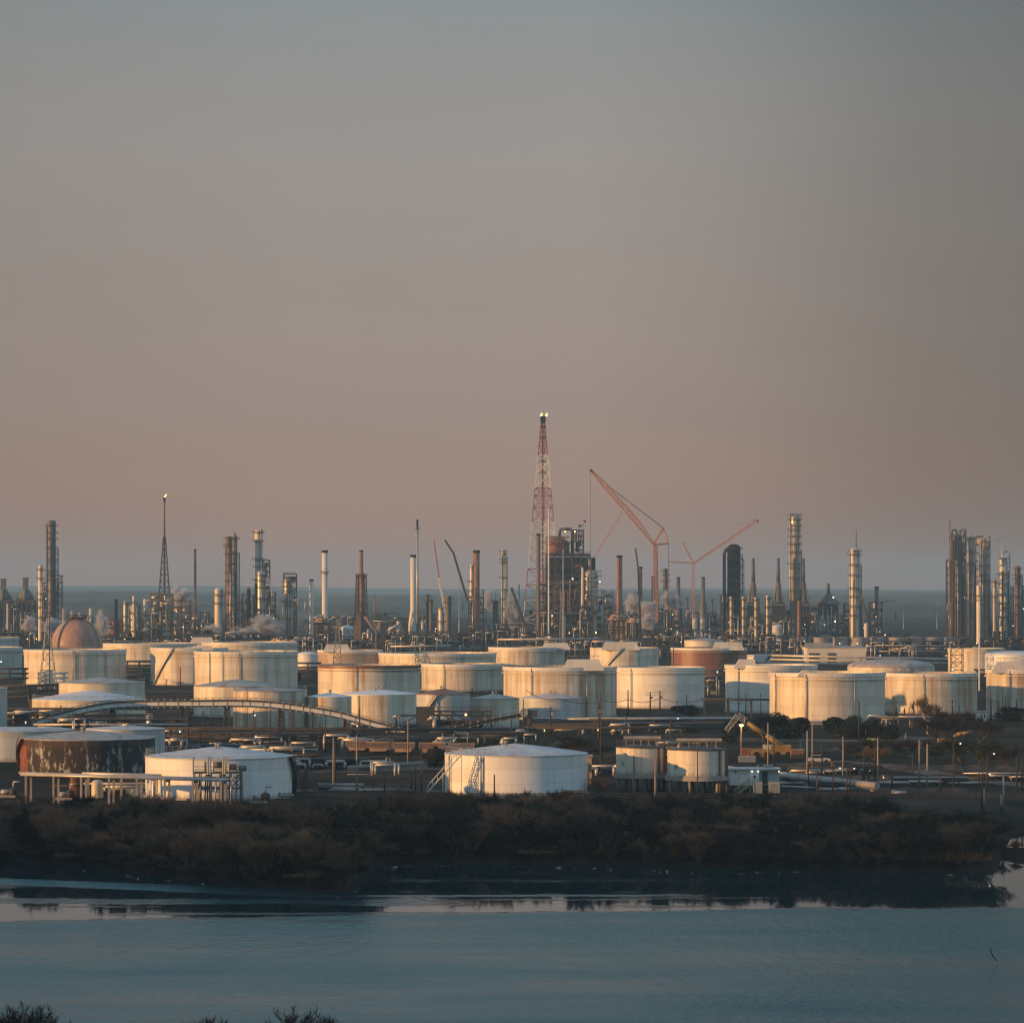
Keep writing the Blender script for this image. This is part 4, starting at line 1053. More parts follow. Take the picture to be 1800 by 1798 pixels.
    # regenerator to the right
    c = (X(1037, d), d-6, 0); r = 13.5*k
    MB().lathe([(r*.8, Z(1128, d)), (r*.8, Z(1062, d)), (r, Z(1052, d)), (r, Z(1012, d)), (r*.86, Z(1006, d)), (r*.5, Z(1002, d)), (.02, Z(1001, d))], c, 36).build('regenerator_vessel', M['cladw'], t)
    for y in (1006, 1014, 1026, 1052, 1075): platform(t, c, r*1.01, Z(y, d), M['frame'], .6, 3.6, 2.6)
    for i in range(5): ring(MB(), c, r, Z(1016+i*8, d), Z(1016+i*8, d)+.4, .25, 30).build('stiffening_ring', M['brownst'], t)
    pts = [pp(1016, 1036, -17), pp(1013, 1034, -17), pp(1010, 1038, -17), pp(1010, 1054, -17)]
    MB().path(pts, 1.6*k, 10).build('pipe', M['cladd'], t)
    MB().tube(pp(1022, 1113, -18), pp(1023, 998, -18), 2.6*k, 2.0*k, 14).build('standpipe', M['stackw'], t)
    MB().path([pp(1023, 1000, -18), pp(1021, 994, -12), pp(1008, 996, -8)], 2.0*k, 10).build('transfer_line', M['rustst'], t)
    process = ((948, 1040, 3), (955, 1065, 4), (967, 1050, 3), (972, 1090, 4), (978, 1066, 3), (1046, 1070, 3.4))
    for x, y, w in process:
        MB().lathe([(w*k, 0), (w*k, 11*k), (w*.6*k, 13*k), (.02, 13.6*k)], pp(x, y+10, -12), 14).build('vessel', M[q.choice(('clad', 'cladd', 'brownst'))], t)
    for i in range(34):
        x = q.uniform(946, 1046); y = q.uniform(985, 1085) if x > 962 else q.uniform(1035, 1085); x2 = x+q.uniform(-9, 9)
        MB().path([pp(x, 1125, -13), pp(x, y, -13), pp(x2, y, -13), pp(x2, y+q.uniform(6, 30), -13)], q.uniform(.4, .95)*k, 8).build('pipe', M[q.choice(('pipe', 'pipedk', 'steel', 'brownst', 'pipedk', 'frame'))], t)
    for x, y, m in ((993, 935, 'lampa'), (1010, 935, 'lampa'), (1006, 1017.5, 'lampw'), (1053.5, 1023, 'lampw'), (970, 1082, 'lampw'), (1000, 1112, 'lampa')):
        lit_ball(MB(), pp(x, y, -14), .45).build('lamp', M[m], t)
cracker()
process_unit(946, 1042, 1066, 2172, 50, 'dark maze of pipework at the front foot of the cracking tower', 10, frame='steel', pal=('pipedk', 'cladd', 'frame', 'pipedk'), fill=.9, lamps=3, lv=4.4, uneven=.4)
process_unit(1046, 1061, 1050, 2260, 51, 'dark grey annex structure right of the cracking tower', 10, pal=('cladd', 'pipedk'), fill=1, lamps=0, uneven=.1)
process_unit(1058, 1078, 1040, 2800, 52, 'hazy far structure with rooftop pipes right of the cracking tower', 12, pal=('cladd', 'clad'), lamps=0)
process_unit(1100, 1122, 1042, 2850, 53, 'hazy far structure behind the steam right of the brown chimney', 12, pal=('cladd', 'clad'), lamps=0)
def pylon(px, yt, d, label, w0=12, w1=2.2, m='galv', yb=None, arms=True, bays=15):
    k = d/F; c = (X(px, d), d, 0); t = thing('lattice_mast', label, 'lattice mast', c, 'lattice masts among the tanks')
    lattice(MB(), c, (c[0], d, Z(yt, d)), w0*k, w1*k, bays, .22*k/.25, .15*k/.25).build('mast', M[m], t)
    if arms:
        mb = MB()
        for y in (yt+4, yt+12):
            for s in (-1, 1): mb.beam((c[0], d, Z(y, d)), (c[0]+s*w0*.55*k, d, Z(y, d)-.3), .2)
        mb.build('cross_arm', M[m], t)
    return t
pylon(988, 1040, 1540, 'tall lattice mast in front of the cracking tower', 11, 5, bays=14)
stack(990, 2.2, 2.6, 965, 1900, 'pale slender pole rising in front of the cracking tower', m='galv', cap=False, name='mast', cat='mast')
# --- furnaces with brown chimneys right of the tower
furnace(1070, 1102, 1080, 2150, 'wide brick furnace carrying the tall brown chimney', seed=2)
sk_(1089, 9.5, 10.5, 976, 2150, 'tall brown chimney on the wide brick furnace', m='stackr', zb=20, bands=2)
furnace(1103, 1126, 1086, 2170, 'smaller brick furnace with pipe frame beside the steam', seed=3)
sk_(1125.5, 7, 8, 996, 2210, 'dark rusty chimney behind the dark crane boom', m='stackr')
sk_(1148.5, 6.5, 7, 1013, 2420, 'grey chimney just left of the big crane tower', m='cladd')
cl(1169.5, 8, 999, 2450, 'hazy dark column behind the big crane tower', m='cladd', plats=(1004, 1012, 1022, 1034))
for i, (px, yt, lab) in enumerate(((1192.5, 1014, 'left'), (1236, 1014, 'right'))):
    sk_(px, 6, 7.5, yt, 2500, f'hazy dark chimney with boxed foot {lab} of the far pink crane mast', m='cladd', flare=(13, 1055, 1062))
sk_(1208, 3.6, 4, 1052, 2450, 'short thin dark chimney left of the far pink crane mast foot', m='cladd')
sk_(1252, 4, 4.5, 1053, 2450, 'short tapering dark chimney left of the great dark column', m='cladd')
process_unit(1130, 1215, 1070, 2390, 54, 'dark hazy maze of pipes and decks below the big red crane', 16, pal=('cladd', 'pipedk', 'clad'), lamps=5, uneven=.5, towers=2)
process_unit(1212, 1276, 1078, 2420, 55, 'dark hazy pipe maze below the far pink crane', 16, pal=('cladd', 'pipedk'), lamps=4, uneven=.4, towers=1)
process_unit(1130, 1290, 1108, 2120, 56, 'long low lit pipe deck behind the red oxide tank', 9, pal=('pipe', 'clad', 'pipedk'), lamps=4, lv=4.2)
for i, (px, lab) in enumerate(((1222, 'left'), (1235, 'right'))):
    cl(px, 9, 1086, 2330, f'stubby pale vessel, {lab} one of two under the far pink crane', m='grey', cat='vessel', name='pressure_vessel')
# --- cranes
GB = 'cranes over the refinery'
def big_crane():
    d = 2170; k = d/F; t = thing('lattice_crane', 'big red lattice crane with raised boom and triangular back mast', 'crane', (X(1154, d), d, 0), GB)
    def pp(x, y, dy=0): return Vector((X(x, d), d+dy, Z(y, d)))
    lattice(MB(), pp(1152, 1122), pp(1151.5, 957), 7.5*k, 5.5*k, 16, .5, .32).build('tower', M['cranered'], t)
    lattice(MB(), pp(1157, 1122, 4), pp(1154, 960, 2), 4*k, 3*k, 16, .4, .26).build('tower_brace', M['cranered'], t)
    lattice(MB(), pp(1149, 956), pp(1118, 916), 3*k, 8.5*k, 7, .42, .28).build('boom_foot', M['cranered'], t)
    lattice(MB(), pp(1118, 916), pp(1062, 852), 8.5*k, 8.0*k, 13, .42, .28).build('boom', M['cranered'], t)
    lattice(MB(), pp(1062, 852), pp(1039, 827), 8.0*k, 2.5*k, 6, .42, .28).build('boom_head', M['cranered'], t)
    MB().tube(pp(1036.5, 825, -1), pp(1040, 829, -1), 2*k, n=8).build('sheave_block', M['steel'], t)
    lattice(MB(), pp(1149, 956), pp(1166, 928), 2.4*k, 2.0*k, 6, .36, .24).build('back_mast', M['cranered'], t)
    mb = MB(); mb.beam(pp(1150, 957), pp(1175, 955), .9); mb.beam(pp(1175, 955), pp(1166, 928), .6); mb.build('back_frame', M['cranered'], t)
    for a, b, r in ((pp(1166, 928), pp(1082, 864), .26), (pp(1082, 864), pp(1040, 828), .16), (pp(1038, 827), pp(1038, 1000), .10), (pp(1175, 955), pp(1175, 1110), .18)):
        MB().tube(a, b, r, n=5).build('cable', M['frame'], t)
    MB().box(tuple(pp(1155, 1118)), (14*k, 9, 5)).build('cab', M['steel'], t)
big_crane()
def far_crane():
    d = 3000; k = d/F; t = thing('lattice_crane', 'far pink lattice crane with long low boom to the right', 'crane', (X(1218, d), d, 0), GB)
    def pp(x, y, dy=0): return Vector((X(x, d), d+dy, Z(y, d)))
    lattice(MB(), pp(1217, 1112), pp(1219, 991), 8*k, 3.6*k, 14, .42, .26).build('tower', M['cranered'], t)
    lattice(MB(), pp(1219, 990), pp(1332, 914), 2.4*k, 4.2*k, 20, .42, .26).build('boom', M['cranered'], t)
    MB().tube(pp(1331, 913, -1), pp(1333, 918, -1), 1.4*k, n=8).build('sheave_block', M['steel'], t)
    lattice(MB(), pp(1219, 990), pp(1199.5, 953), 2.4*k, 1.2*k, 7, .34, .22).build('back_mast', M['cranered'], t)
    lattice(MB(), pp(1219, 990), pp(1176, 987), 2.0*k, 1.6*k, 8, .34, .22).build('back_arm', M['cranered'], t)
    for a, b in ((pp(1199.5, 953), pp(1176, 987)), (pp(1199.5, 953), pp(1330, 913)), (pp(1332, 915), pp(1332, 1010)), (pp(1176, 987), pp(1175, 1100))):
        MB().tube(a, b, .11, n=5).build('cable', M['cranered'], t)
far_crane()
def thin_crane():
    d = 3900; k = d/F; t = thing('lattice_crane', 'very faint distant crane boom crossing behind the big red crane', 'crane', (X(1040, d), d, 0), GB)
    lattice(MB(), P(1040, 985, d), P(1093, 902, d), 2.6*k, 3.4*k, 14, .34, .2).build('boom', M['cranered'], t)
    lattice(MB(), P(1040, 1085, d), P(1040, 985, d), 3*k, 2*k, 10, .34, .2).build('tower', M['cranered'], t)
thin_crane()
def tele(label, pts, ws, d, ms, base):
    k = d/F; t = thing('mobile_crane', label, 'crane', (X(base[0], d), d, 0), GB)
    for (a, b), w_, m in zip(zip(pts, pts[1:]), ws, ms):
        p, q = P(*a, d), P(*b, d); lattice(MB(), p, q, w_*k, w_*.8*k, max(3, int((p-q).length/3)), .35*max(1, w_/2.2), .25).build('boom', M[m], t)
        MB().tube(p, q, w_*.28*k, n=6).build('boom_core', M[m], t)
    b0 = P(base[0], base[1], d)
    MB().box((b0.x, b0.y, max(2, b0.z-1)), (9*k, 5, 3.4)).build('body', M[ms[0]], t)
    MB().box((b0.x-3, b0.y-.5, 1.2), (14*k, 4.4, 1.6)).build('carrier', M['steel'], t)
tele('slim white and red mobile crane boom left of the leaning dark one', [(782, 1120), (781, 1066), (772, 1016), (763, 950)], (2.6, 2.6, 1.8), 2300, ('lwhite', 'lwhite', 'cranered'), (784, 1124))
tele('dark leaning crane boom with folded grey jib left of the rusty brown chimney', [(822, 1056), (797, 972), (782, 949)], (2.8, 2.2), 2280, ('steel', 'steel'), (826, 1118))
tele('short dark leaning crane boom at the left foot of the striped flare tower', [(928, 1112), (899, 1033)], (3.2,), 2110, ('steel',), (930, 1122))
tele('straight dark near vertical crane boom before the dark rusty chimney', [(1127, 1138), (1122, 1000), (1117, 964)], (2.8, 1.8), 1990, ('steel', 'steel'), (1129, 1140))
# --- great dark column and lit columns
cl(1290, 23, 956, 2240, 'great dark dome-topped column with lit patch right of the cranes', m='black', loop=None, plats=(1040,), pipes=((-17, 966, 3.0),), bands=3)  # black shell stands in for shade falling on the column
def pipe_frame():
    d = 2235; k = d/F; t = thing('pipe_scaffold', 'tall rectangular pipe frame on the right side of the great dark column', 'pipe frame', (X(1306, d), d, 0))
    MB().path([P(1302, 983, d), P(1307.5, 983, d), P(1308, 1120, d)], .75*k, 8).build('pipe', M['pipedk'], t)
    MB().path([P(1303, 1010, d-4), P(1305, 1010, d-4), P(1305.5, 1120, d-4)], .6*k, 8).build('pipe', M['pipedk'], t)
    mb = MB()
    for y in (995, 1010, 1025, 1040, 1060): mb.beam(P(1302, y, d), P(1308, y, d), .5)
    mb.build('bracket', M['steel'], t)
pipe_frame()
for i, (px, yt, wo) in enumerate(((1285, 1049, 'first from the left'), (1306.5, 1049, 'second from the left'), (1328.5, 1050, 'third from the left'), (1349, 1047, 'last and tallest on the right'))):
    cl(px, 6.2, yt, 1960-i*6, f'orange lit slim column, {wo} of the evenly spaced four', m='cladw', plats=(yt+6, yt+22, yt+38, yt+54, yt+72), pipes=((-3.4, yt+4, .55), (3.3, yt+3, .9)), head='flat', ladder=40)
process_unit(1278, 1356, 1080, 1985, 57, 'open pipe bridges linking the four orange lit columns', 8, pal=('pipedk', 'pipe'), fill=.35, lamps=5, lv=9, t=.35)
process_unit(1268, 1300, 1046, 2270, 58, 'dark pipe structure crowding the foot of the great dark column', 14, pal=('cladd', 'pipedk', 'stackw'), lamps=3)
def tripod(px, yt, d, label, w=6.4):
    k = d/F; c = (X(px, d), d, 0); t = thing('heater', label, 'process heater', c, 'dark heaters with braced chimneys')
    y1 = yt+46
    MB().tube((c[0], d, Z(y1, d)), (c[0], d, Z(yt, d)), w*.55*k, w*.42*k, 16).build('chimney', M['cladd'], t)
    MB().lathe([(w*1.3*k, Z(yt+80, d)), (w*.75*k, Z(y1, d)), (w*.55*k, Z(y1-4, d))], c, 16).build('hood', M['cladd'], t)
    for sx, sy in ((-1, -1), (1, -1), (1, 1), (-1, 1)):
        MB().beam((c[0]+sx*10.5*k, d+sy*8*k, Z(yt+84, d)), (c[0]+sx*2.4*k, d+sy*2.4*k, Z(y1-2, d)), 1.6*k).build('brace', M['cladd'], t)
    z0 = Z(yt+84, d)
    MB().box((c[0], d, z0*.5), (21*k, 16*k, z0)).build('firebox', M['steel'], t)
    mb = MB()
    for i in range(5):
        x = c[0]+(i-2)*5.2*k
        mb.beam((x, d-8.6*k, 0), (x, d-8.6*k, z0+2.5), .55)
    for f in (.25, .5, .75, 1.0, 1.1): mb.beam((c[0]-11*k, d-8.8*k, z0*f), (c[0]+11*k, d-8.8*k, z0*f), .5)
    mb.build('walkway_frame', M['frame'], t)
    return t
for px, wo in ((1324, 'left'), (1368, 'middle'), (1412, 'right')):
    tripod(px, 981, 2380 if px < 1400 else 2330, f'dark heater with braced chimney, {wo} one of three near the tall brown-grey column')
cl(1397, 17, 905, 2290, 'tallest grey column with wide head platform, right of centre', m='clad', plats=(906, 925, 944, 1000), pipes=((-8.5, 903, 1.1), (-6.2, 920, .8), (8.2, 912, 1.0)), head='dome', bands=8, ladder=75)
sk_(1404.5, 6.5, 6.5, 1052, 1880, 'short reddish brown chimney in front of the tallest grey column', m='stackr')
process_unit(1300, 1440, 1084, 2330, 61, 'dark hazy furnace row below the three braced chimneys', 16, pal=('cladd', 'pipedk', 'clad'), lamps=6, uneven=.3)
cl(1369, 12, 1100, 2010, 'pale round-topped shaded vessel behind the lit columns, partly hidden', m='grey', cat='vessel', name='pressure_vessel')
cl(1395, 7, 1118, 1990, 'tiny pale vessel left of the reddish brown chimney foot', m='grey', cat='vessel', name='pressure_vessel')
# --- pyramid heater
def pyramid():
    d = 2340; k = d/F; c = (X(1456, d), d, 0); t = thing('heater', 'dark heater with pyramid hood and stub chimney over an open frame', 'process heater', c)
    MB().tube((c[0], d, Z(1045, d)), (c[0], d, Z(1025, d)), 3*k, 2.8*k, 14).build('chimney', M['cladd'], t)
    MB().lathe([(21*k, Z(1061, d)), (8*k, Z(1048, d)), (4*k, Z(1042, d))], c, 4, smooth=False).build('hood', M['cladd'], t)
    MB().box((c[0], d, (Z(1061, d)+Z(1082, d))/2), (30*k, 26*k, 21*k)).build('firebox', M['steel'], t)
    mb = MB()
    for x in (-16, -5.5, 5.5, 16):
        for dy in (-14*k, 14*k): mb.beam((c[0]+x*k, d+dy, 0), (c[0]+x*k, d+dy, Z(1058, d)), .8)
    for y in (1062, 1075, 1088, 1100, 1112): mb.beam((c[0]-16*k, d-14*k, Z(y, d)), (c[0]+16*k, d-14*k, Z(y, d)), .8); mb.box((c[0], d, Z(y, d)), (32*k, 28*k, .3))
    mb.build('frame', M['frame'], t)
    for x, h in ((-11, 1066), (-3, 1072), (4, 1064), (11, 1076)): MB().tube((c[0]+x*k, d-15*k, 0), (c[0]+x*k, d-15*k, Z(h, d)), 1.0*k, n=8).build('pipe', M['pipe'], t)
    for x, y in ((9, 1050), (-7, 1098), (12, 1092)): lit_ball(MB(), P(1456+x, y, d-14*k-1), .5).build('lamp', M['lampw'], t)
pyramid()
cl(1502, 17, 963, 2240, 'fat bright white column with spike on top, right of centre', m='stackw', plats=(969, 976, 1012, 1067), pipes=((-8.5, 968, .8), (8.3, 970, .7)), spike=(3, 931, .8), bands=3, ladder=-20, neck=(.27, .95))
duct([(1511, 1040), (1527, 1088)], 1.3, 2236, 'pipedk', 'dark sloping pipe running down from the fat bright white column')
cl(1522.5, 7, 1095, 2200, 'small bright white column at the foot of the fat one', m='stackw')
sk_(1541, 7, 7.5, 1031, 2250, 'grey chimney rising from the narrow frame right of the fat white column', m='stackb', zb=15)
process_unit(1529, 1551, 1058, 2255, 62, 'narrow dark heater frame carrying the grey chimney', 12, pal=('cladw', 'brownst', 'cladd'), lamps=2, fill=.9, uneven=.1)
process_unit(1484, 1528, 1062, 2265, 63, 'small pipe structures around the foot of the fat white column', 12, pal=('cladd', 'cladw', 'brownst'), lamps=3, uneven=.6)
process_unit(1430, 1600, 1114, 2275, 64, 'low dark pipe deck behind the cooling towers', 10, pal=('cladd', 'pipedk'), lamps=3)
for px, yt, lab in ((1588, 1072, 'left'), (1647, 1058, 'right')):
    stack(px, .6, 1.0, yt, 3000, f'thin distant radio mast, {lab} one of two in the open haze', m='galv', cap=False, name='radio_mast', cat='mast', group='distant radio masts')
# --- cooling towers
def cooling(px, yt, yb, w, label, first=None):
    d = 1990; k = d/F; c = Vector((X(px, d), d, 0))
    if first: return dup(first, c, label, rz=rnd.random()*6, group='round cooling towers in a row')
    r = w/2*k; h = Z(yt, d); t = thing('cooling_tower', label, 'cooling tower', c, 'round cooling towers in a row')
    prof = [(r*1.03, 0), (r*1.0, h*.3), (r*.95, h*.7), (r*.97, h*.9), (r*1.02, h), (r*.92, h), (r*.87, h*.6)]
    MB().lathe(prof, c, 36).build('shell', M['concrete'], t)
    MB().lathe([(r*.88, h*.7), (.02, h*.72)], c, 24, smooth=False).build('fan_deck', M['steel'], t)
    return t
ct = None; GCT = []
CT = [(1409, 'under the lit slim columns at the row\'s left end'), (1443, 'second from the left end of the row'), (1476, 'third from the left end of the row'), (1508, 'below the fat white column'), (1541, 'below the grey chimney'), (1574.5, 'fourth from the right end of the row'), (1607, 'third from the right end of the row'), (1639.5, 'lit, second from the right end of the row'), (1672, 'at the right end of the row')]
def cooling_row():
    first = None
    for px, lab in CT:
        if first is None: first = cooling(px, 1120, 1140, 32, 'pale round cooling tower '+lab); index_kids()
        else: cooling(px, 1120, 1140, 32, 'pale round cooling tower '+lab, first)
cooling_row()
def building(x0, x1, yt, d, dep, label, m='concrete', roof='galv', doors=()):
    k = d/F; a, b = X(x0, d), X(x1, d); h = Z(yt, d); t = thing('warehouse', label, 'warehouse', ((a+b)/2, d, 0))
    MB().box(((a+b)/2, d+dep/2, h/2), (b-a, dep, h)).build('wall', M[m], t)
    MB().box(((a+b)/2, d+dep/2, h+.2), (b-a+.8, dep+.8, .4)).build('roof', M[roof], t)
    for f, w_, hh in doors: MB().box((a+(b-a)*f, d-.05, hh/2), (w_, .2, hh)).build('door', M['frame'], t)
    return t
bw = building(1419, 1522, 1138.5, 1640, 30, 'flat-roofed pale warehouse in front of the cooling towers', 'stackw', doors=((.12, 5, 4.5), (.42, 4, 4.5)))
bw.rotation_euler = (0, 0, R(0))
MB().box((X(1443, 1640), 1652, Z(1136, 1640)), (13, 6, 3)).build('roof_unit', M['galv'], bw)
# --- right cluster
sk_(1669.3, 2.6, 3.4, 914, 2190, 'thin black vent pipe, left edge of the right-hand column cluster', m='stackb', cap=False, bands=6)
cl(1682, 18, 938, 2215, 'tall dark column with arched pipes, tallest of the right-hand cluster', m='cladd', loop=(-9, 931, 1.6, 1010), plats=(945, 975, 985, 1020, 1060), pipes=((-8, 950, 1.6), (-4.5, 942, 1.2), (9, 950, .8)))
cl(1683.5, 13, 985, 2190, 'shorter dark column in front of the tallest of the right-hand cluster', m='steel', pipes=((-4, 1048, .9), (-6.2, 986, .5)), plats=(1012, 1040), head='flat')
process_unit(1688, 1697, 932, 2225, 71, 'ragged ladder and platform tower behind the dark right-hand columns', 7, lv=5, fill=.6, lamps=3, uneven=.1, pal=('pipedk',), name='stair_tower', cat='stair tower')
process_unit(1664, 1672, 985, 2230, 72, 'narrow lit piping rack on the left side of the right-hand cluster', 6, lv=5, fill=.5, lamps=2, uneven=.3, pal=('cladw',), name='stair_tower', cat='stair tower')
cl(1705.5, 12, 943, 2270, 'grey column with side pipe, third in the right-hand cluster', m='clad', pipes=((-4, 945, 1.4), (5, 940, 1.0)), plats=(948, 1030), head='flat')
cl(1729, 15, 950, 2265, 'broad column caged in pipe loops, fourth in the right-hand cluster', m='clad', pipes=((-6, 948, 1.1), (-3, 965, 1.0), (6, 945, .9)), loop=(9, 942, 1.0, 1100), plats=(953, 962, 978, 995, 1012))
process_unit(1714, 1739, 944, 2290, 73, 'tall caged framework behind the broad column of the right-hand cluster', 9, lv=5.5, fill=.75, lamps=1, uneven=.1, pal=('cladw', 'clad', 'pipedk', 'cladw'))
cl(1720.5, 8.5, 1028, 2170, 'bright cream column with round head standing before the caged column', m='cladw', plats=(1049, 1056), bands=3)
cl(1748, 6, 1018, 2260, 'slim lit column with crooked top pipe left of the bright fat one', m='cladw', loop=(3, 1014, .7, 1040), plats=(1024, 1050))
cl(1762.5, 14, 979, 2240, 'bright cream column with hooked overhead pipe near the right edge', m='cladw', loop=(12, 969, 1.6, 1100), plats=(983, 1027, 1062), bands=2, pipes=((8, 985, .8),))
cl(1788.5, 9, 994, 2255, 'pipe wrapped column nearest the right frame edge', m='brownst', plats=(1000, 1012, 1026, 1050), pipes=((-4.6, 997, .8), (4.6, 996, .9)))
process_unit(1742, 1830, 1090, 2280, 74, 'dark pipe structure under the bright columns at the right edge', 12, pal=('cladd', 'pipedk', 'cladw'), lamps=3)
process_unit(1690, 1750, 1094, 2300, 75, 'dark pipe structure under the right-hand column cluster', 12, pal=('cladd', 'pipedk'), lamps=2)
for i, px in enumerate((1739, 1748, 1757, 1766)):
    sk_(px, 4, 4.2, 1109, 1800, f'stubby black chimney, {("first", "second", "third", "last")[i]} from the left in the even row of four', m='black')
sk_(1775, 3, 3, 1120, 1790, 'tiny white vent pipe right of the four stubby black chimneys', m='stackw', cap=False, name='vent_pipe', cat='vent pipe')
stack(1721.5, 2.2, 3.0, 1050, 1180, 'tall white pole in front of the right-hand cluster', m='lwhite', cap=False, name='light_mast', cat='mast')

# --- low dark clutter filling the gap between tank field and skyline
for x0, x1, yt, d, sd, lab in ((118, 176, 1082, 2600, 221, 'hazy structure behind the brick coloured dome'), (580, 630, 1084, 2450, 222, 'hazy pipe structure left of the derrick chimney'), (655, 716, 1078, 2600, 223, 'hazy pipe structure behind the silos'), (735, 770, 1080, 2420, 224, 'dark pipe structure behind the thin white vent stack'), (890, 942, 1074, 2480, 225, 'hazy pipe structure left of the striped flare tower'), (520, 556, 1080, 2480, 226, 'hazy structure behind the slim pale chimney'), (1060, 1130, 1064, 2420, 227, 'dark structure behind the brick furnaces'), (1350, 1440, 1066, 2460, 228, 'dark tall pipe structure behind the tallest grey column'), (1470, 1500, 1074, 2420, 229, 'dark structure left of the fat white column'), (336, 400, 1076, 2520, 230, 'hazy structure right of the lone thin chimney'), (1696, 1716, 1020, 2300, 231, 'dark tall frame inside the right-hand column cluster'), (1768, 1800, 1030, 2320, 232, 'dark tall frame at the right frame edge'), (-20, 60, 1112, 1950, 201, 'low dark pipe deck at the left edge before the hooded chimneys'), (176, 262, 1110, 1880, 202, 'low dark pipe deck right of the brick coloured dome'), (262, 372, 1108, 1930, 203, 'low dark pipe deck before the left flare foot'), (372, 480, 1114, 1950, 204, 'low dark pipe deck under the drifting steam'), (478, 560, 1117, 1860, 205, 'low dark pipe deck around the three low round tanks'), (560, 660, 1109, 1900, 206, 'low dark pipe deck before the derrick chimney'), (655, 760, 1116, 1800, 207, 'low dark pipe deck before the silos'), (755, 870, 1112, 1820, 208, 'low dark pipe deck before the rusty brown chimney'), (865, 965, 1110, 1850, 209, 'low dark pipe deck at the foot of the striped flare tower'), (960, 1062, 1116, 1780, 210, 'low dark pipe deck under the cracking tower'), (1058, 1180, 1117, 1760, 211, 'low dark pipe deck before the brick furnaces'), (1270, 1362, 1116, 1780, 212, 'low dark pipe deck before the four lit columns'), (1356, 1420, 1118, 1840, 213, 'low dark pipe deck before the reddish brown chimney'), (1520, 1680, 1127, 1730, 214, 'low dark pipe deck before the cooling towers'), (1676, 1820, 1120, 1760, 215, 'low dark pipe deck around the stubby black chimneys')):
    process_unit(x0, x1, yt, d, sd, lab, 10, frame='steel', pal=('pipedk', 'cladd', 'pipedk', 'pipe', 'frame'), fill=.95, lamps=2, lv=3.2, t=.36, uneven=.45)

# --- steam
def steam_mat():
    m = bpy.data.materials.new('steam'); m.use_nodes = True; t = m.node_tree
    for n in list(t.nodes):
        if n.type == 'BSDF_PRINCIPLED': t.nodes.remove(n)
    tc = N(t, 'ShaderNodeTexCoord'); oi = N(t, 'ShaderNodeObjectInfo')
    g = N(t, 'ShaderNodeVectorMath', operation='LENGTH'); L(t, tc.outputs['Object'], g.inputs[0])
    ad = N(t, 'ShaderNodeVectorMath', operation='ADD'); c3 = N(t, 'ShaderNodeCombineXYZ'); L(t, math_(t, 'MULTIPLY', oi.outputs['Random'], 50.0), c3.inputs[0])
    L(t, tc.outputs['Object'], ad.inputs[0]); L(t, c3.outputs[0], ad.inputs[1])
    a = noise(t, ad.outputs[0], 1.9, 4, .6)
    f = math_(t, 'SUBTRACT', math_(t, 'MULTIPLY', a, 1.9), math_(t, 'MULTIPLY_ADD', g.outputs['Value'], .95, .30))
    f = math_(t, 'MULTIPLY', math_(t, 'MAXIMUM', f, 0.0), 2.0)
    v = N(t, 'ShaderNodeVolumePrincipled'); v.inputs['Color'].default_value = (.93, .93, .95, 1); L(t, f, v.inputs['Density'])
    L(t, v.outputs[0], t.nodes['Material Output'].inputs['Volume']); return m
MS = steam_mat()
def puff(px, py, w, h, d, label, tilt=0):
    k = d/F; mb = MB().lathe([(math.cos(a), math.sin(a)) for a in [-math.pi/2+math.pi*i/12 for i in range(13)]], (0, 0, 0), 20)
    p = P(px, py, d); o = solo(mb, 'steam_plume', MS, label, 'steam plume', (0, 0, 0), 'steam plumes among the units')
    o.location = p; o.scale = (w*k*.62, min(w, h)*k*.62, h*k*.62); o.rotation_euler = (0, tilt, 0)
puff(1113, 1062, 34, 38, 2125, 'white steam plume curling left of the dark crane boom')
puff(1139, 1070, 34, 34, 2120, 'white steam plume right of the dark crane boom, the brightest one')
puff(1138, 1092, 36, 34, 2115, 'white steam billowing low under the brightest plume')
puff(1178, 1055, 46, 34, 2330, 'grey steam plume beside the big crane tower foot', .4)
puff(470, 1100, 66, 40, 2080, 'soft grey steam cloud before the stout lit column left of centre')
puff(430, 1112, 60, 26, 2070, 'low steam drifting in front of the short fat white column')
puff(375, 1108, 34, 26, 2090, 'low steam left of the short fat white column')
puff(535, 1095, 40, 46, 2290, 'thin steam behind the slim pale chimney')
puff(52, 1098, 34, 32, 2050, 'small steam puff behind the far left shaded grey tank')
puff(92, 1100, 42, 30, 2060, 'steam puff left of the brick coloured dome')
puff(178, 1100, 34, 50, 2000, 'thin steam right of the brick coloured dome')
puff(858, 1055, 30, 36, 2300, 'faint steam plume right of the rusty brown chimney')
puff(900, 1068, 30, 60, 2320, 'faint rising steam right of the pale slender column')
puff(322, 1052, 50, 46, 2600, 'faint far steam right of the left flare tower')
# ------------------------------------------------------------------ yard: racks, conveyors, rail cars, small buildings
PD, PP, GV = 'pipedk', 'pipe', 'galv'
def front_rack():
    d = 560
    rack((50, 1361), (392, 1371), d, d-6, 'long pale front pipe rack before the blistered black tank', ((.1, .22, PP), (.5, .3, PP), (.9, .2, PP)), 4.6, 'concrete', width=2.6, tw=.34)
    rack((155, 1360), (330, 1365), d+10, d+10, 'shorter pale pipe line just behind the long front rack', ((.5, .26, PP),), 5, 'concrete', width=1.2, tw=.3)
front_rack()
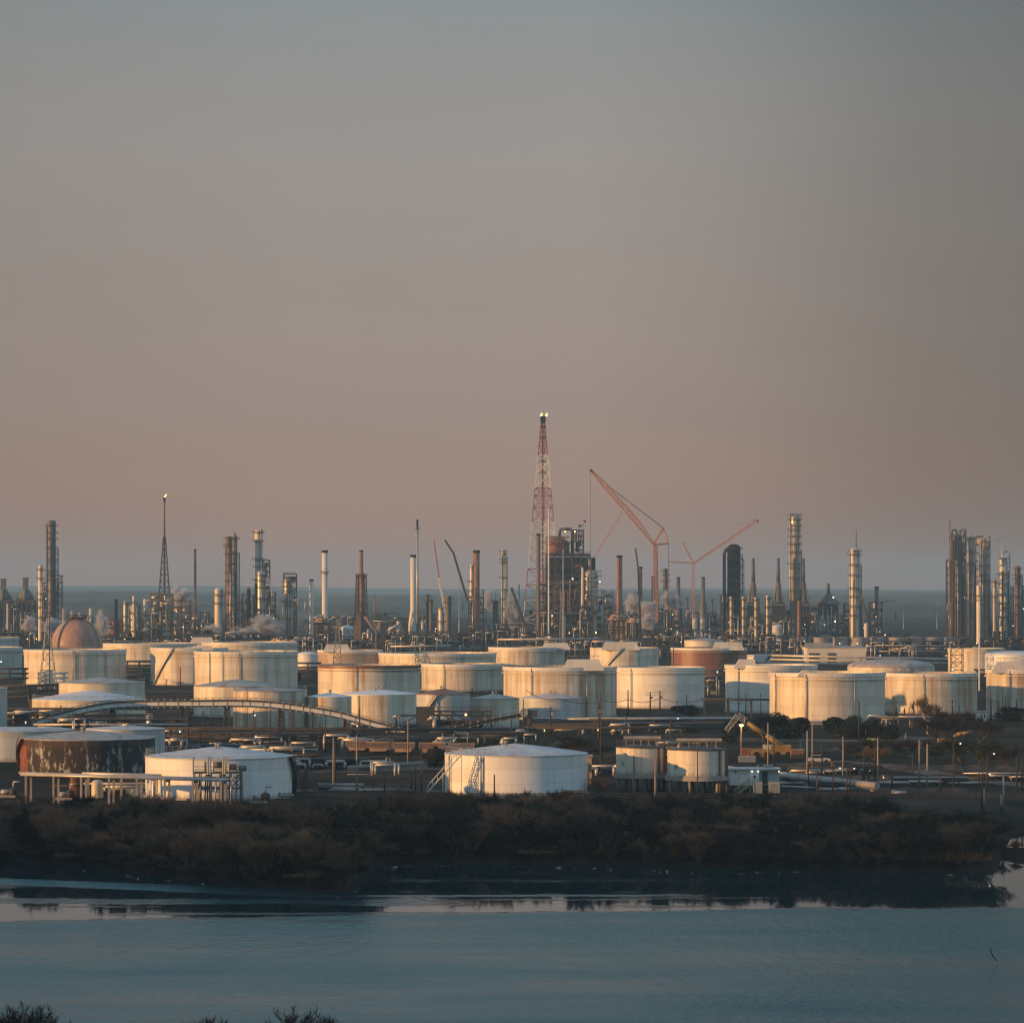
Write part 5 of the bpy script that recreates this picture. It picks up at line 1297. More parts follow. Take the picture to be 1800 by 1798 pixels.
# (x0,y0)-(x1,y1), depth, label, pipes, span, tiers
RK = [
 ((0, 1246), (262, 1246), 905, 905, 'dark pipe rack running under the foot of the conveyor', ((.1, .25, PD), (.5, .3, PD), (.9, .2, PD)), 9, 2),
 ((0, 1207), (100, 1204), 1060, 1060, 'dark piping line left of the low-domed cream tank', ((.2, .35, PD), (.8, .3, PD)), 10, 3),
 ((30, 1265), (330, 1263), 838, 838, 'cluttered dark pipe rack in front of the bluish roofed tank', ((.1, .25, PD), (.4, .2, 'steel'), (.9, .2, PD)), 7, 2),
 ((300, 1281), (935, 1283), 800, 800, 'long dark pipe rack below the conveyor gallery', ((0, .35, PD), (.3, .3, PP), (.6, .35, PD), (1, .25, PD)), 10, 2),
 ((330, 1291), (640, 1293), 760, 760, 'second dark pipe rack below the conveyor, nearer row', ((.1, .35, PD), (.5, .3, PD), (.9, .3, PD)), 9, 1),
 ((930, 1264), (1292, 1263), 868, 868, 'long pale pipe rack below the clean white open-topped tank', ((0, .3, PP), (.35, .34, PP), (.7, .25, PD), (1, .3, PP)), 11, 1),
 ((925, 1280), (1290, 1279), 812, 812, 'long dark pipe rack in front of the pale one, centre right', ((0, .35, PD), (.5, .3, PD), (1, .3, PD)), 11, 1),
 ((1238, 1229), (1362, 1230), 925, 925, 'pipe bridge crossing before the white tank with trapezoid platform', ((.2, .25, PD), (.8, .25, PD)), 7, 1),
 ((1395, 1270), (1480, 1270), 830, 830, 'short blue-grey pipe bridge between the two dark tree clumps', ((.1, .35, GV), (.6, .35, GV)), 9, 1),
 ((1545, 1262), (1660, 1263), 860, 860, 'low pipe line right of the second dark tree clump', ((.2, .25, PD), (.8, .3, GV)), 8, 1),
 ((1355, 1153), (1672, 1160), 1480, 1470, 'high pale pipe rack in front of the warehouse and cooling towers', ((0, .5, PP), (.5, .5, PP), (1, .4, PD)), 18, 2),
 ((1316, 1165), (1500, 1168), 1400, 1400, 'lower pipe rack beneath the high pale one', ((.2, .4, PP), (.8, .4, PD)), 16, 1),
 ((880, 1125), (1045, 1124), 1640, 1640, 'pale pipe line looping before the foot of the cracking tower', ((.3, .5, PP), (.9, .35, PP)), 16, 1),
 ((690, 1137), (790, 1136), 1560, 1560, 'pale pipe line left of the dark low equipment deck', ((.3, .45, PP), (.8, .4, PP)), 16, 1),
 ((1045, 1128), (1075, 1128), 1600, 1600, 'short bundle of looped pipes left of the railed platform tank', ((.1, .4, PP), (.5, .4, PP), (.9, .4, PP)), 8, 1),
 ((224, 1163), (266, 1163), 1310, 1310, 'dark stacked pipe rack seen between two cream tanks at left', ((0, .35, PD), (.5, .4, PD), (1, .35, PD)), 5, 4),
 ((1240, 1180), (1276, 1180), 1180, 1180, 'dark stacked pipe rack seen right of the clean white open-topped tank', ((0, .35, PD), (.5, .3, PP), (1, .35, PD)), 4, 6),
 ((522, 1166), (560, 1166), 1340, 1340, 'dark pipe rack in the gap left of the dark rusty rim', ((0, .35, PD), (.5, .3, PD), (1, .35, PD)), 5, 4),
 ((1718, 1178), (1737, 1178), 1230, 1230, 'dark pipe rack in the gap beside the right frame edge tank', ((0, .35, PD), (1, .35, PD)), 4, 6),
 ((-10, 1176), (44, 1176), 1235, 1235, 'dark pipe rack at the left edge before the shaded grey tank', ((0, .35, PD), (1, .35, PD)), 6, 3),
 ((1070, 1382), (1190, 1384), 618, 618, 'low double pipe run at the feet of the tanks on legs', ((.1, .14, PP), (.9, .16, PP)), 4, 1),
 ((1048, 1389), (1182, 1391), 598, 598, 'nearer low pipe run before the tanks on legs', ((.2, .12, PP), (.8, .14, PP)), 4, 1),
 ((1370, 1381), (1562, 1390), 602, 594, 'low pipe run right of the white cabin', ((.1, .15, PP), (.5, .14, PD), (.9, .15, PP)), 4, 1),
 ((1372, 1362), (1408, 1362), 620, 620, 'short high pipe support beside the white cabin', ((.2, .16, PD), (.8, .16, PD)), 2.2, 1),
 ((1560, 1395), (1830, 1400), 592, 592, 'long low pale pipes along the bank at far right', ((.1, .16, PP), (.5, .14, PP), (.9, .16, PD)), 7, 1),
 ((515, 1365), (652, 1369), 640, 640, 'low pipes running from the nearest tank toward the pipe loops', ((.2, .16, PP), (.8, .14, PD)), 5, 1),
]
for pa, pb, d0, d1, lab, pip, span, tiers in RK:
    rack(pa, pb, d0, d1, lab, pip, span, 'frame', tiers, 1.7 if d0 > 700 else .8, 3.2 if d0 > 700 else 1.5, tw=.34 if d0 > 700 else .2)

for x0, x1, yt, d, sd, lab in ((62, 330, 1264, 812, 301, 'low valve and pipe manifold before the bluish roofed tank'), (300, 610, 1288, 752, 302, 'low pipe manifold below the conveyor hump'), (935, 1285, 1271, 828, 303, 'low pipe manifold between the pale and dark racks'), (1096, 1262, 1301, 690, 304, 'pipework structure showing above the tanks on legs'), (1240, 1275, 1190, 1130, 305, 'dark vertical pipework right of the clean white open-topped tank'), (640, 780, 1296, 752, 306, 'dark machinery under the lower conveyor end'), (1555, 1665, 1258, 872, 307, 'dark low pipework at the grimy streaked tank foot'), (0, 60, 1247, 900, 308, 'dark pipework at the left edge beside the conveyor foot'), (150, 300, 1377, 588, 309, 'dark low pipework under the front pipe rack'), (500, 648, 1334, 668, 311, 'low dark pipework in the yard left of the pipe loops'), (1385, 1550, 1352, 652, 312, 'low dark post and pipe rows above the cream pipeline'), (1568, 1700, 1371, 618, 313, 'dark open post structure low on the brown slope'), (1690, 1830, 1362, 628, 314, 'dark open post structure at the right frame edge'), (440, 560, 1312, 700, 315, 'low dark machinery right of the long teal container'), (560, 640, 1384, 596, 316, 'low pipes and valves below the pipe loops'), (1040, 1090, 1345, 645, 317, 'dark pipework right of the little tan hut'), (1420, 1530, 1385, 598, 318, 'low dark pipes under the cream pipeline'), (790, 930, 1287, 762, 319, 'dark machinery below the short rising conveyor'), (1375, 1470, 1372, 612, 310, 'dark post and pipe structure right of the white cabin')):
    process_unit(x0, x1, yt, d, sd, lab, 3.5, frame='steel', pal=('pipedk', 'cladd', 'pipedk', 'galv'), fill=.8, lamps=0, lv=1.9, t=.17, uneven=.6, cat='pipe manifold', name='pipe_manifold')

def loops():                                           # expansion loops of pipe in the yard centre
    d = 642; t = thing('pipe_loop', 'pale pipe expansion loops standing in the yard left of the stair tank', 'pipe loop', (X(700, d), d, 0))
    def pp(x, y, dy=0): return P(x, y, d+dy)
    r = .2
    MB().path([pp(600, 1368), pp(655, 1368), pp(655, 1340), pp(694, 1340), pp(694, 1371), pp(782, 1373)], r, 8).build('pipe', M[PP], t)
    MB().path([pp(610, 1362, 4), pp(660, 1362, 4), pp(660, 1344, 4), pp(701, 1344, 4), pp(701, 1364, 4), pp(776, 1366, 4)], r, 8).build('pipe', M[PP], t)
    MB().path([pp(652, 1363, -3), pp(652, 1337, -3)], .14, 8).build('pipe', M[PP], t)
    for x in (655, 661, 707, 690, 720, 738, 756, 772): MB().beam(pp(x, 1372, 2), (X(x, d), d+2, 0), .16).build('support', M['frame'], t)
    MB().path([pp(678, 1340), pp(678, 1333), pp(686, 1333), pp(686, 1340)], .08, 6).build('pipe', M[GV], t)
loops()

def conveyor(pts, d, wpx, label, roofm, sidem, trest, name='conveyor_gallery'):
    k = d/F; V = [P(x, y, d) for x, y in pts]; t = thing(name, label, 'conveyor', tuple(Vector((V[len(V)//2].x, d, 0))))
    w = 2.6; h = wpx*k
    def strip(o, m, nm, a0, a1, y0, y1):
        mb = MB()
        for p, q in zip(V, V[1:]):
            b = len(mb.v)
            for c in (p, q):
                for y in (y0, y1):
                    for z in (a0, a1): mb.v.append((c.x, c.y+y, c.z+z))
            for f in ((0, 4, 5, 1), (2, 3, 7, 6), (0, 2, 6, 4), (1, 5, 7, 3)): mb.face([b+i for i in f])
        mb.build(nm, m, t)
    strip(t, M[sidem], 'side_panel', -h*.78, -h*.22, -w/2, w/2)
    strip(t, M[roofm], 'roof_edge', -h*.2, 0, -w/2-.35, w/2+.35)
    strip(t, M['steel'], 'bottom_chord', -h*1.0, -h*.80, -w/2-.25, w/2+.25)
    mb = MB(); acc = 0
    for p, q in zip(V, V[1:]):
        n = max(1, int((q-p).length/1.5))
        for i in range(n):
            c = p.lerp(q, i/n); mb.box((c.x, c.y-w/2-.45, c.z+.12), (.5, .2, .34)); mb.box((c.x, c.y-w/2-.3, c.z-h*1.0), (.5, .2, .3))
            if i % 2 == 0: mb.beam((c.x, c.y-w/2-.04, c.z-h*.22), (c.x, c.y-w/2-.04, c.z-h*.78), .10)
    mb.build('roller_bracket', M[GV if roofm == 'steel' else 'frame'], t)
    mb = MB()
    for p, q in zip(V, V[1:]): mb.beam((p.x, p.y-w/2-.4, p.z+.55), (q.x, q.y-w/2-.4, q.z+.55), .09)
    mb.build('guard_rail', M['rustst'], t)
    for px, y0, y1 in trest:
        mb = lattice(MB(), (X(px, d), d, max(0, Z(y1, d))), (X(px, d), d, Z(y0, d)), 12*k, 6.5*k, 4, .34, .2); mb.build('trestle', M['steel'], t)
    return t
cp = [(58, 1266), (80, 1259), (105, 1252.5), (130, 1246), (155, 1240), (180, 1235.5), (205, 1232.5), (235, 1231), (290, 1230), (350, 1230), (400, 1229.5), (440, 1230), (475, 1232), (510, 1236), (545, 1241), (580, 1247), (600, 1251), (625, 1258), (650, 1265), (680, 1273), (712, 1281)]
conveyor(cp, 836, 12.5, 'long humped conveyor gallery sweeping across the left half of the yard', 'steel', 'clean', ((198, 1245, 1288), (399, 1242, 1288), (494, 1246, 1288), (608, 1266, 1292), (322, 1243, 1288)))
conveyor([(757, 1287), (800, 1277), (840, 1268), (880, 1259.5), (922, 1252)], 838, 7.0, 'short rising conveyor on the right of the loading frame', 'steel', 'pipedk', ((836, 1272, 1292), (925, 1258, 1296)))
def head_house():
    d = 834; c = P(927, 1252, d); t = thing('drive_house', 'drive drum at the upper end of the short rising conveyor', 'conveyor drive', (c.x, d, c.z-1))
    MB().tube((c.x-.8, d-1.6, c.z), (c.x-.8, d+1.6, c.z), 1.0, n=14).build('drum', M[GV], t)
    mb = MB().box((c.x+1.2, d, c.z-.3), (2.4, 2.6, 1.7)); mb.build('motor_box', M['steel'], t)
    mb = MB(); mb.tube((c.x+.6, d, c.z-1.1), (c.x+.6, d, c.z-4), .7, .4, 10); mb.build('chute', M['steel'], t)
head_house()
def loading_frame():
    d = 842; k = d/F; t = thing('loading_frame', 'dark open loading frame with pipes, between the two conveyors', 'loading frame', (X(790, d), d, 0))
    fr = MB(); xs = [697, 735, 750, 772, 795, 820, 846, 864]
    for x in xs:
        top = 1250 if x > 730 else 1257
        for dy in (-2.5, 2.5): fr.beam((X(x, d), d+dy, 0), (X(x, d), d+dy, Z(top, d)), .34)
    for y, x0, x1 in ((1250, 735, 864), (1257, 697, 864), (1267, 735, 864), (1276, 697, 846)):
        for dy in (-2.5, 2.5): fr.beam(P(x0, y, d+dy), P(x1, y, d+dy), .34)
    for a, b in zip(xs, xs[1:]):
        fr.beam(P(a, 1276, d-2.5), P(b, 1258, d-2.5), .2)
        if a > 730: fr.beam(P(b, 1267, d-2.5), P(a, 1251, d-2.5), .2)
    fr.build('steel_frame', M['steel'], t)
    a, b = X(735, d), X(864, d)
    MB().box(((a+b)/2, d, Z(1257, d)+.1), (b-a, 5, .2)).build('deck', M['steel'], t)
    MB().box(((a+b)/2, d, Z(1271, d)), (b-a-4, 4, .9)).build('service_duct', M['black'], t)
    for x, y, r in ((764, 1262, .55), (701, 1259, .4), (706, 1259, .4)): MB().path([(X(x, d), d-3, 0), P(x, y, d-3), P(x-9, y, d-3), P(x-9, y+4, d-3)], r, 10).build('pipe', M[GV], t)
    MB().box((X(748, d), d-1, Z(1281, d)), (4.5, 4, 11)).build('transfer_tower', M['steel'], t)
    railing_mb = MB()
    for i in range(20):
        x = 735+129*i/19; p = P(x, 1250, d-2.5); railing_mb.beam(p, (p.x, p.y, p.z+1), .08)
    railing_mb.beam(P(735, 1243, d-2.5), P(864, 1243, d-2.5), .09); railing_mb.build('guard_rail', M['frame'], t)
    lit_ball(MB(), P(819, 1256, d-2.9), .3).build('lamp', M['lampa'], t)
loading_frame()
def coal_pile(x0, x1, yt, d, label, seed):
    q = random.Random(seed); k = d/F; a, b = X(x0, d), X(x1, d); h = Z(yt, d); mb = MB(); n, m = 26, 12
    for i in range(n+1):
        for j in range(m+1):
            u, v = i/n, j/m; e = min(1, math.sin(math.pi*u)*1.5)*math.sin(math.pi*v)
            mb.v.append((a+(b-a)*u-(a+b)/2, (v-.5)*26, h*e*(.8+.2*math.sin(u*9+seed))+(q.uniform(-.15, .15) if e > .02 else -.1)))
    for i in range(n):
        for j in range(m): c = i*(m+1)+j; mb.face([c, c+m+1, c+m+2, c+1], True)
    o = bpy.data.objects.new('coal_pile', mb.mesh('coal_pile', M['coal'])); COL.objects.link(o); o.location = ((a+b)/2, d, 0)
    tag(o, label, 'coal pile', 'black coal piles')
coal_pile(612, 790, 1290, 772, 'long low black coal pile behind the rail hopper cars', 1)
coal_pile(960, 1066, 1291, 745, 'black coal heap right of the stair tank', 2)
coal_pile(1074, 1245, 1249, 880, 'flat dark heap at the foot of the clean white open-topped tank', 3)
# rail hopper cars
def hopper():
    d = 712; k = d/F; w = 46*k; c = (X(760, d), d, 0); t = thing('hopper_car', 'brown coal hopper car partly behind the stair tank, last of the string', 'rail car', c, 'brown coal hopper cars in a string')
    L_, z0, z1 = w/2, 1.1, Z(1305, d)
    mb = MB().prism([(c[0]-L_, z1), (c[0]-L_, z0+1.3), (c[0]-L_+1.0, z0), (c[0]+L_-1.0, z0), (c[0]+L_, z0+1.3), (c[0]+L_, z1)], d-1.5, d+1.5); mb.build('body', M['hopper'], t)
    mb = MB()
    for i in range(11): mb.box((c[0]-L_+.15+(w-.3)*i/10, d-1.58, (z0+z1)/2+.3), (.14, .14, z1-z0-.8))
    mb.box((c[0], d-1.6, z1-.06), (w, .16, .2)); mb.build('side_rib', M['hopper'], t)
    MB().box((c[0], d, z1-.25), (w-.4, 2.6, .5)).build('coal_load', M['coal'], t)
    for s in (-1, 1):
        b = MB().box((c[0]+s*(L_-1.1), d, .62), (1.9, 2.2, .35)).build('bogie', M['black'], t)
        for sx in (-.55, .55): MB().tube((c[0]+s*(L_-1.1)+sx, d-1.0, .46), (c[0]+s*(L_-1.1)+sx, d+1.0, .46), .44, n=14).build('wheel', M['black'], b)
    for f in (-.5, 0, .5): MB().lathe([(.9, z0+.05), (.35, z0-.6)], (c[0]+f*w*.55, d, 0), 4, smooth=False).build('discharge_hopper', M['steel'], t)
    return t
h0 = hopper(); index_kids(); d = 712
for px, dy, lab in ((709, 2, 'brown coal hopper car with reddish end, second from the right of the string'), (665, 5, 'brown coal hopper car, third from the right of the string'), (628, 9, 'dark brown coal hopper car, leftmost of the string'), (811, -2, 'brown coal hopper car hidden mostly behind the stair tank')):
    dup(h0, Vector((X(px, d+dy), d+dy, 0)), lab, (.88, 1, 1) if px < 720 else None, 0)
def tank_car(px, yt, w, d, label, m):
    k = d/F; c = (X(px, d), d, 0); r = 1.35; z = 2.4; L_ = w*k/2; t = thing('tank_car', label, 'rail car', c, 'rail tank cars')
    mb = MB().tube((c[0]-L_+.5, d, z), (c[0]+L_-.5, d, z), r, n=18); mb.tube((c[0]-L_, d, z), (c[0]-L_+.5, d, z), r*.6, r, 18); mb.tube((c[0]+L_-.5, d, z), (c[0]+L_, d, z), r, r*.6, 18); mb.build('barrel', M[m], t)
    MB().tube((c[0], d, z+r-.1), (c[0], d, z+r+.4), .5, n=12).build('dome', M[m], t)
    for s in (-1, 1):
        b = MB().box((c[0]+s*(L_-1.2), d, .7), (2, 2.2, .5)).build('bogie', M['black'], t)
        for sx in (-.5, .5): MB().tube((c[0]+s*(L_-1.2)+sx, d-1, .46), (c[0]+s*(L_-1.2)+sx, d+1, .46), .44, n=14).build('wheel', M['black'], b)
tank_car(765, 1340, 30, 672, 'black barrel of a tank car left of the stair tank', 'black')
def horiz(pts, r, d0, d1, m, label, name='large_pipe', cat='pipe', rings=0):
    a, b = P(*pts[0], d0), P(*pts[1], d1); t = thing(name, label, cat, (a.x, a.y, a.z))
    MB().tube(a, b, r, n=20).build('pipe', M[m], t)
    for i in range(rings):
        c = a.lerp(b, (i+.5)/rings); dr = (b-a).normalized(); MB().tube(c-dr*.15, c+dr*.15, r*1.08, n=20).build('joint_ring', M['pinkish'], t)
        MB().box((c.x+1, c.y, (c.z-r)/2), (.5, .9, max(.2, c.z-r))).build('support', M['concrete'], t)
    return t
horiz([(1281, 1352), (1542, 1381)], .62, 625, 590, 'grey', 'thick cream pipeline slanting down right of the white cabin', rings=7)
horiz([(745, 1341), (612, 1349)], .42, 668, 662, 'concrete', 'grey culvert pipe lying left of the stair tank', rings=0)

def vessel_group():                                    # small elevated vessels before white tank A
    d = 559; k = d/F; t = thing('vapour_unit', 'small elevated unit of green-gold vessels and stacks before the low white tank', 'process unit', (X(385, d), d, 0))
    fr = MB()
    for x in (341, 352, 370, 388, 405, 424):
        for dy in (-1.6, 1.6): fr.beam((X(x, d), d+dy, 0), (X(x, d), d+dy, Z(1358, d)), .18)
    for y in (1358, 1366, 1385):
        for dy in (-1.6, 1.6): fr.beam(P(341, y, d+dy), P(424, y, d+dy), .18)
    for a, b in ((341, 352), (388, 405), (405, 424)): fr.beam(P(a, 1385, d-1.6), P(b, 1366, d-1.6), .12); fr.beam(P(b, 1385, d-1.6), P(a, 1366, d-1.6), .12)
    fr.build('steel_frame', M['frame'], t)
    MB().box(((X(341, d)+X(424, d))/2, d, Z(1358, d)+.08), (83*k, 3.4, .14)).build('deck', M['frame'], t)
    for x, y, w, m in ((362, 1337, 3, 'yellowr'), (375, 1337, 3.2, 'clad'), (392, 1342, 2.6, 'yellowr'), (403, 1343, 2.6, 'clad'), (417, 1343, 2.6, 'yellowr')):
        MB().lathe([(w*k*.6, Z(1358, d)), (w*k*.6, Z(y+2, d)), (w*k*.3, Z(y, d)), (.01, Z(y, d))], (X(x, d), d-.9, 0), 12).build('vessel', M[m], t)
    for x0, x1, y, r in ((376, 390, 1344, 6), (404, 416, 1348, 5.5), (420, 433, 1350, 5)):
        MB().tube(P(x0, y, d+.6), P(x1, y, d+.6), r*k, n=16).build('drum', M['cladd'], t)
    for x, y in ((366, 1331), (392.5, 1331), (396, 1332), (340, 1330), (370, 1331)):
        MB().path([(X(x, d), d-1.7, 0), P(x, y+2, d-1.7), P(x+1, y, d-1.7), P(x+2.4, y+1, d-1.7)], .14, 8).build('vent_pipe', M['yellowr' if x > 391 else 'galv'], t)
    for i in range(9):
        x = 344+i*9; MB().path([(X(x, d), d-2, 0), P(x, 1372-(i % 3)*5, d-2), P(x+7, 1372-(i % 3)*5, d-2)], .13, 6).build('pipe', M[('pipe', 'clad', 'pipedk')[i % 3]], t)
    mb = MB()
    for z in (.5, 1.0): mb.beam(Vector(P(341, 1358, d-1.7))+Vector((0, 0, z)), Vector(P(424, 1358, d-1.7))+Vector((0, 0, z)), .07)
    mb.build('guard_rail', M['rustst'], t)
vessel_group()
cl2 = column(134, 21, 1366, 577, 'rusty orange upright vessel under the long front pipe rack', m='rustst', head='flat', cat='vessel', name='pressure_vessel', bands=2)
column(171, 21, 1370, 574, 'white upright vessel under the long front pipe rack', m='cladw', head='dome', cat='vessel', name='pressure_vessel')
def pump(px, d, label):
    c = Vector((X(px, d), d, 0)); t = thing('pump_set', label, 'pump', c)
    MB().tube(c+Vector((-1, 0, .9)), c+Vector((.6, 0, .9)), .45, n=12).build('motor', M['galv'], t)
    MB().lathe([(.2, 0), (.7, .2), (.75, 1.2), (.3, 1.5)], c+Vector((1.1, 0, .2)), 12).build('casing', M['frame'], t)
    MB().box(c+Vector((0, 0, .2)), (3, 1.2, .4)).build('base_plate', M['concrete'], t)
    MB().path([c+Vector((1.1, 0, 1.5)), c+Vector((1.1, 0, 2.6)), c+Vector((2.2, 0, 2.6))], .14).build('pipe', M['pipe'], t)
pump(112, 568, 'pump set with pale pipes left of the rusty orange vessel')
pump(12, 575, 'pump set at the left edge before the blistered black tank')
pump(455, 560, 'pump set at the right foot of the low white tank')
puff(240, 1392, 44, 26, 566, 'wisp of steam at ground level left of the low white tank')

def stair_frame(p, q, d, label, m, w=.9):
    a, b = P(*p, d), P(*q, d); t = thing('access_stair', label, 'stair', (a.x, d, 0))
    mb = MB(); n = 14
    for i in range(n): c = a.lerp(b, i/n); mb.box((c.x, d, c.z), (.4, w, .08))
    for s in (-w/2, w/2): mb.beam((a.x, d+s, a.z), (b.x, d+s, b.z), .14)
    mb.build('flight', M[m], t)
    mb = MB()
    for s in (-w/2, w/2):
        mb.beam((a.x, d+s, a.z+1.1), (b.x, d+s, b.z+1.1), .09)
        for i in range(0, n+1, 2): c = a.lerp(b, i/n); mb.beam((c.x, d+s, c.z), (c.x, d+s, c.z+1.1), .06)
    mb.build('hand_rail', M[m], t)
    mb = MB()
    for f in (.45, 1.0): c = a.lerp(b, f); mb.beam((c.x, d-w/2, 0), (c.x, d-w/2, c.z), .12); mb.beam((c.x, d+w/2, 0), (c.x, d+w/2, c.z), .12)
    mb.build('support_post', M[m], t)
stair_frame((752, 1392), (811, 1326), 573, 'pale outside stair rising to the roof of the stair tank', 'lwhite')
stair_frame((553, 1390), (518, 1352), 588, 'dark outside stair on the right side of the low white tank', 'steel')
stair_frame((530, 1390), (540, 1352), 592, 'second dark stair right of the low white tank', 'steel')

def cabin():
    d = 590; k = d/F; t = thing('site_cabin', 'white cabin raised on posts with small red lettering', 'cabin', (X(1327, d), d, 0))
    a, b, m_ = X(1282, d), X(1371, d), X(1334, d); z0, z1 = Z(1380, d), Z(1353, d)
    MB().box(((a+m_)/2, d+2.2, (z0+z1)/2), (m_-a, 4.4, z1-z0)).build('front_wall', M['cabin'], t)
    MB().box(((m_+b)/2+.05, d+3.2, (z0+z1)/2-.02), (b-m_-.1, 4.2, z1-z0-.05)).build('side_wall', M['grey'], t)
    mb = MB().box(((a+b)/2, d+2.7, z1+.12), (b-a+.5, 6.4, .2)); mb.build('roof', M['roofw'], t)
    MB().box((X(1352, d), d+3, z1+.45), (1.6, 1.2, .5)).build('roof_unit', M['galv'], t)
    for f in (.33, .66): MB().box((a+(m_-a)*f, d-.02, (z0+z1)/2), (.05, .06, z1-z0-.1)).build('panel_joint', M['galv'], t)
    q = random.Random(2); mb = MB()
    x = X(1303, d)
    for i in range(7): mb.box((x+i*.14, d-.03, z1-.62), (.09, .04, q.uniform(.10, .16)))
    mb.build('lettering', M['redmark'], t)
    mb = MB()
    for i in range(6): mb.box((X(1324, d)+i*.12, d-.03, z1-.48), (.08, .04, .1))
    mb.build('door_notice', M['steel'], t)
    mb = MB().box((X(1326.5, d), d-.04, z1-1.2), (.34, .06, .5)); mb.build('door_window', M['glass'], t)
    MB().box((X(1293, d), d-.04, z1-.3), (.34, .06, .3)).build('vent_grille', M['steel'], t)
    mb = MB().box((X(1345, d), d+1.03, (z0+z1)/2-.1), (1.0, .1, 2.0)); mb.build('door', M['navy'], t)
    for x in (1290, 1305, 1320, 1334, 1349, 1368):
        for y in (.5, 4.2): MB().box((X(x, d), d+y, z0/2), (.22, .22, z0)).build('post', M['concrete'], t)
    MB().box(((a+b)/2, d+2.2, z0-.1), (b-a+.3, 5.6, .18)).build('floor_frame', M['frame'], t)
    for x, c in ((1333, 'lampg'), (1369, 'lampw'), (1322, 'lampw')): lit_ball(MB(), (X(x, d), d-.2, z1-.25), .10).build('lamp', M[c], t)
    mb = MB()
    for z in (.5, 1.0): mb.beam((X(1318, d), d-.9, z0+z), (X(1334, d), d-.9, z0+z), .06)
    for i in range(5): mb.beam((X(1318+i*4, d), d-.9, z0), (X(1318+i*4, d), d-.9, z0+1), .06)
    mb.box((X(1326, d), d-.5, z0-.02), (16*k, .9, .1)); mb.build('landing', M['yellowr'], t)
cabin()
stair_frame((1292, 1398), (1318, 1379), 588, 'yellow stair under the white cabin, right one', 'yellowr')
stair_frame((1262, 1394), (1278, 1370), 592, 'yellow stair left of the white cabin', 'yellowr')
def cabinet(px, d, w, h, label, m='grey', n=2):
    t = thing('switch_cabinet', label, 'switch cabinet', (X(px, d), d, 0), 'switch cabinets under the cabin')
    MB().box((X(px, d), d, h/2+.1), (w, 1.2, h)).build('case', M[m], t)
    for i in range(n): MB().box((X(px, d)-w/2+w*(i+.5)/n, d-.63, h/2+.1), (w/n-.08, .05, h-.2)).build('door', M['galv'], t)
    MB().box((X(px, d), d, h+.15), (w+.15, 1.35, .1)).build('cap', M['galv'], t)
cabinet(1332, 586, 1.5, 1.8, 'pale switch cabinet left under the white cabin')
cabinet(1361, 586, 1.9, 1.8, 'pale switch cabinet right under the white cabin', n=3)

# vehicles, containers, machines
def container(px, w, d, label, m, h=2.6, rz=0.0, dep=2.5):
    k = d/F; c = (X(px, d), d, 0); wd = w*k; t = thing('container', label, 'container', c)
    MB().box((c[0], d, h/2+.15), (wd, dep, h), rz).build('box', M[m], t)
    mb = MB(); n = max(4, int(wd/.6)); cs, sn = math.cos(rz), math.sin(rz)
    for i in range(n):
        o = -wd/2+wd*(i+.5)/n; y = -dep/2-.03; mb.box((c[0]+o*cs-y*sn, d+o*sn+y*cs, h/2+.15), (wd/n*.5, .07, h*.86), rz)
    mb.build('side_rib', M[m], t)
    MB().box((c[0], d, .1), (wd*.98, dep*.9, .2), rz).build('skid', M['steel'], t)
    return t
container(1425, 37, 735, 'dark blue open container on the yard road', 'navy', 2.4)
container(1323, 42, 712, 'rust orange container left of the yellow crane', 'orange', 1.7)
container(1401, 22, 705, 'rust orange container right of the yellow crane body', 'orange', 1.7)
container(378, 92, 720, 'long dark teal container behind the low white tank', 'navy', 2.3)
container(1532, 14, 748, 'lime green container beside the bushes', 'lime', 2.2)
container(1590, 60, 750, 'flat orange lit skip right of the lime green container', 'orange', 1.2)
container(441, 12, 702, 'small red container right of the long teal one', 'redrust', 1.7)
container(1313, 30, 690, 'dull grey low container before the orange one', 'galv', 1.2)
container(1464, 6, 672, 'tiny red box on the bare slope', 'redrust', .9, dep=1.0)
def car(px, d, label, m='vehw', rz=1):
    c = (X(px, d), d, 0); t = thing('parked_car', label, 'car', c, 'cars parked in the yard')
    MB().prism([(c[0]-2.2, .35), (c[0]+2.2, .35), (c[0]+2.2, .85), (c[0]+1.1, .98), (c[0]-2.1, .98)], d-.85, d+.85).build('body', M[m], t)
    MB().prism([(c[0]-1.7, .97), (c[0]+1.0, .97), (c[0]+.4, 1.5), (c[0]-1.3, 1.5)], d-.75, d+.75).build('cabin', M['glass'], t)
    MB().box((c[0]-.45, d, 1.52), (1.6, 1.4, .06)).build('roof', M[m], t)
    for x in (-1.4, 1.4):
        for y in (-.75, .75): MB().tube((c[0]+x, d+y-.12, .33), (c[0]+x, d+y+.12, .33), .33, n=12).build('wheel', M['rubber'], t)
for px, d, lab, m in ((1345, 652, 'dark car on the track above the cabin', 'navy'), (534, 676, 'pale car at the right end of the teal container', 'vehw'), (604, 668, 'silver car below the conveyor end', 'galv'), (1440, 690, 'white car below the dark blue container', 'vehw')):
    car(px, d, lab, m)
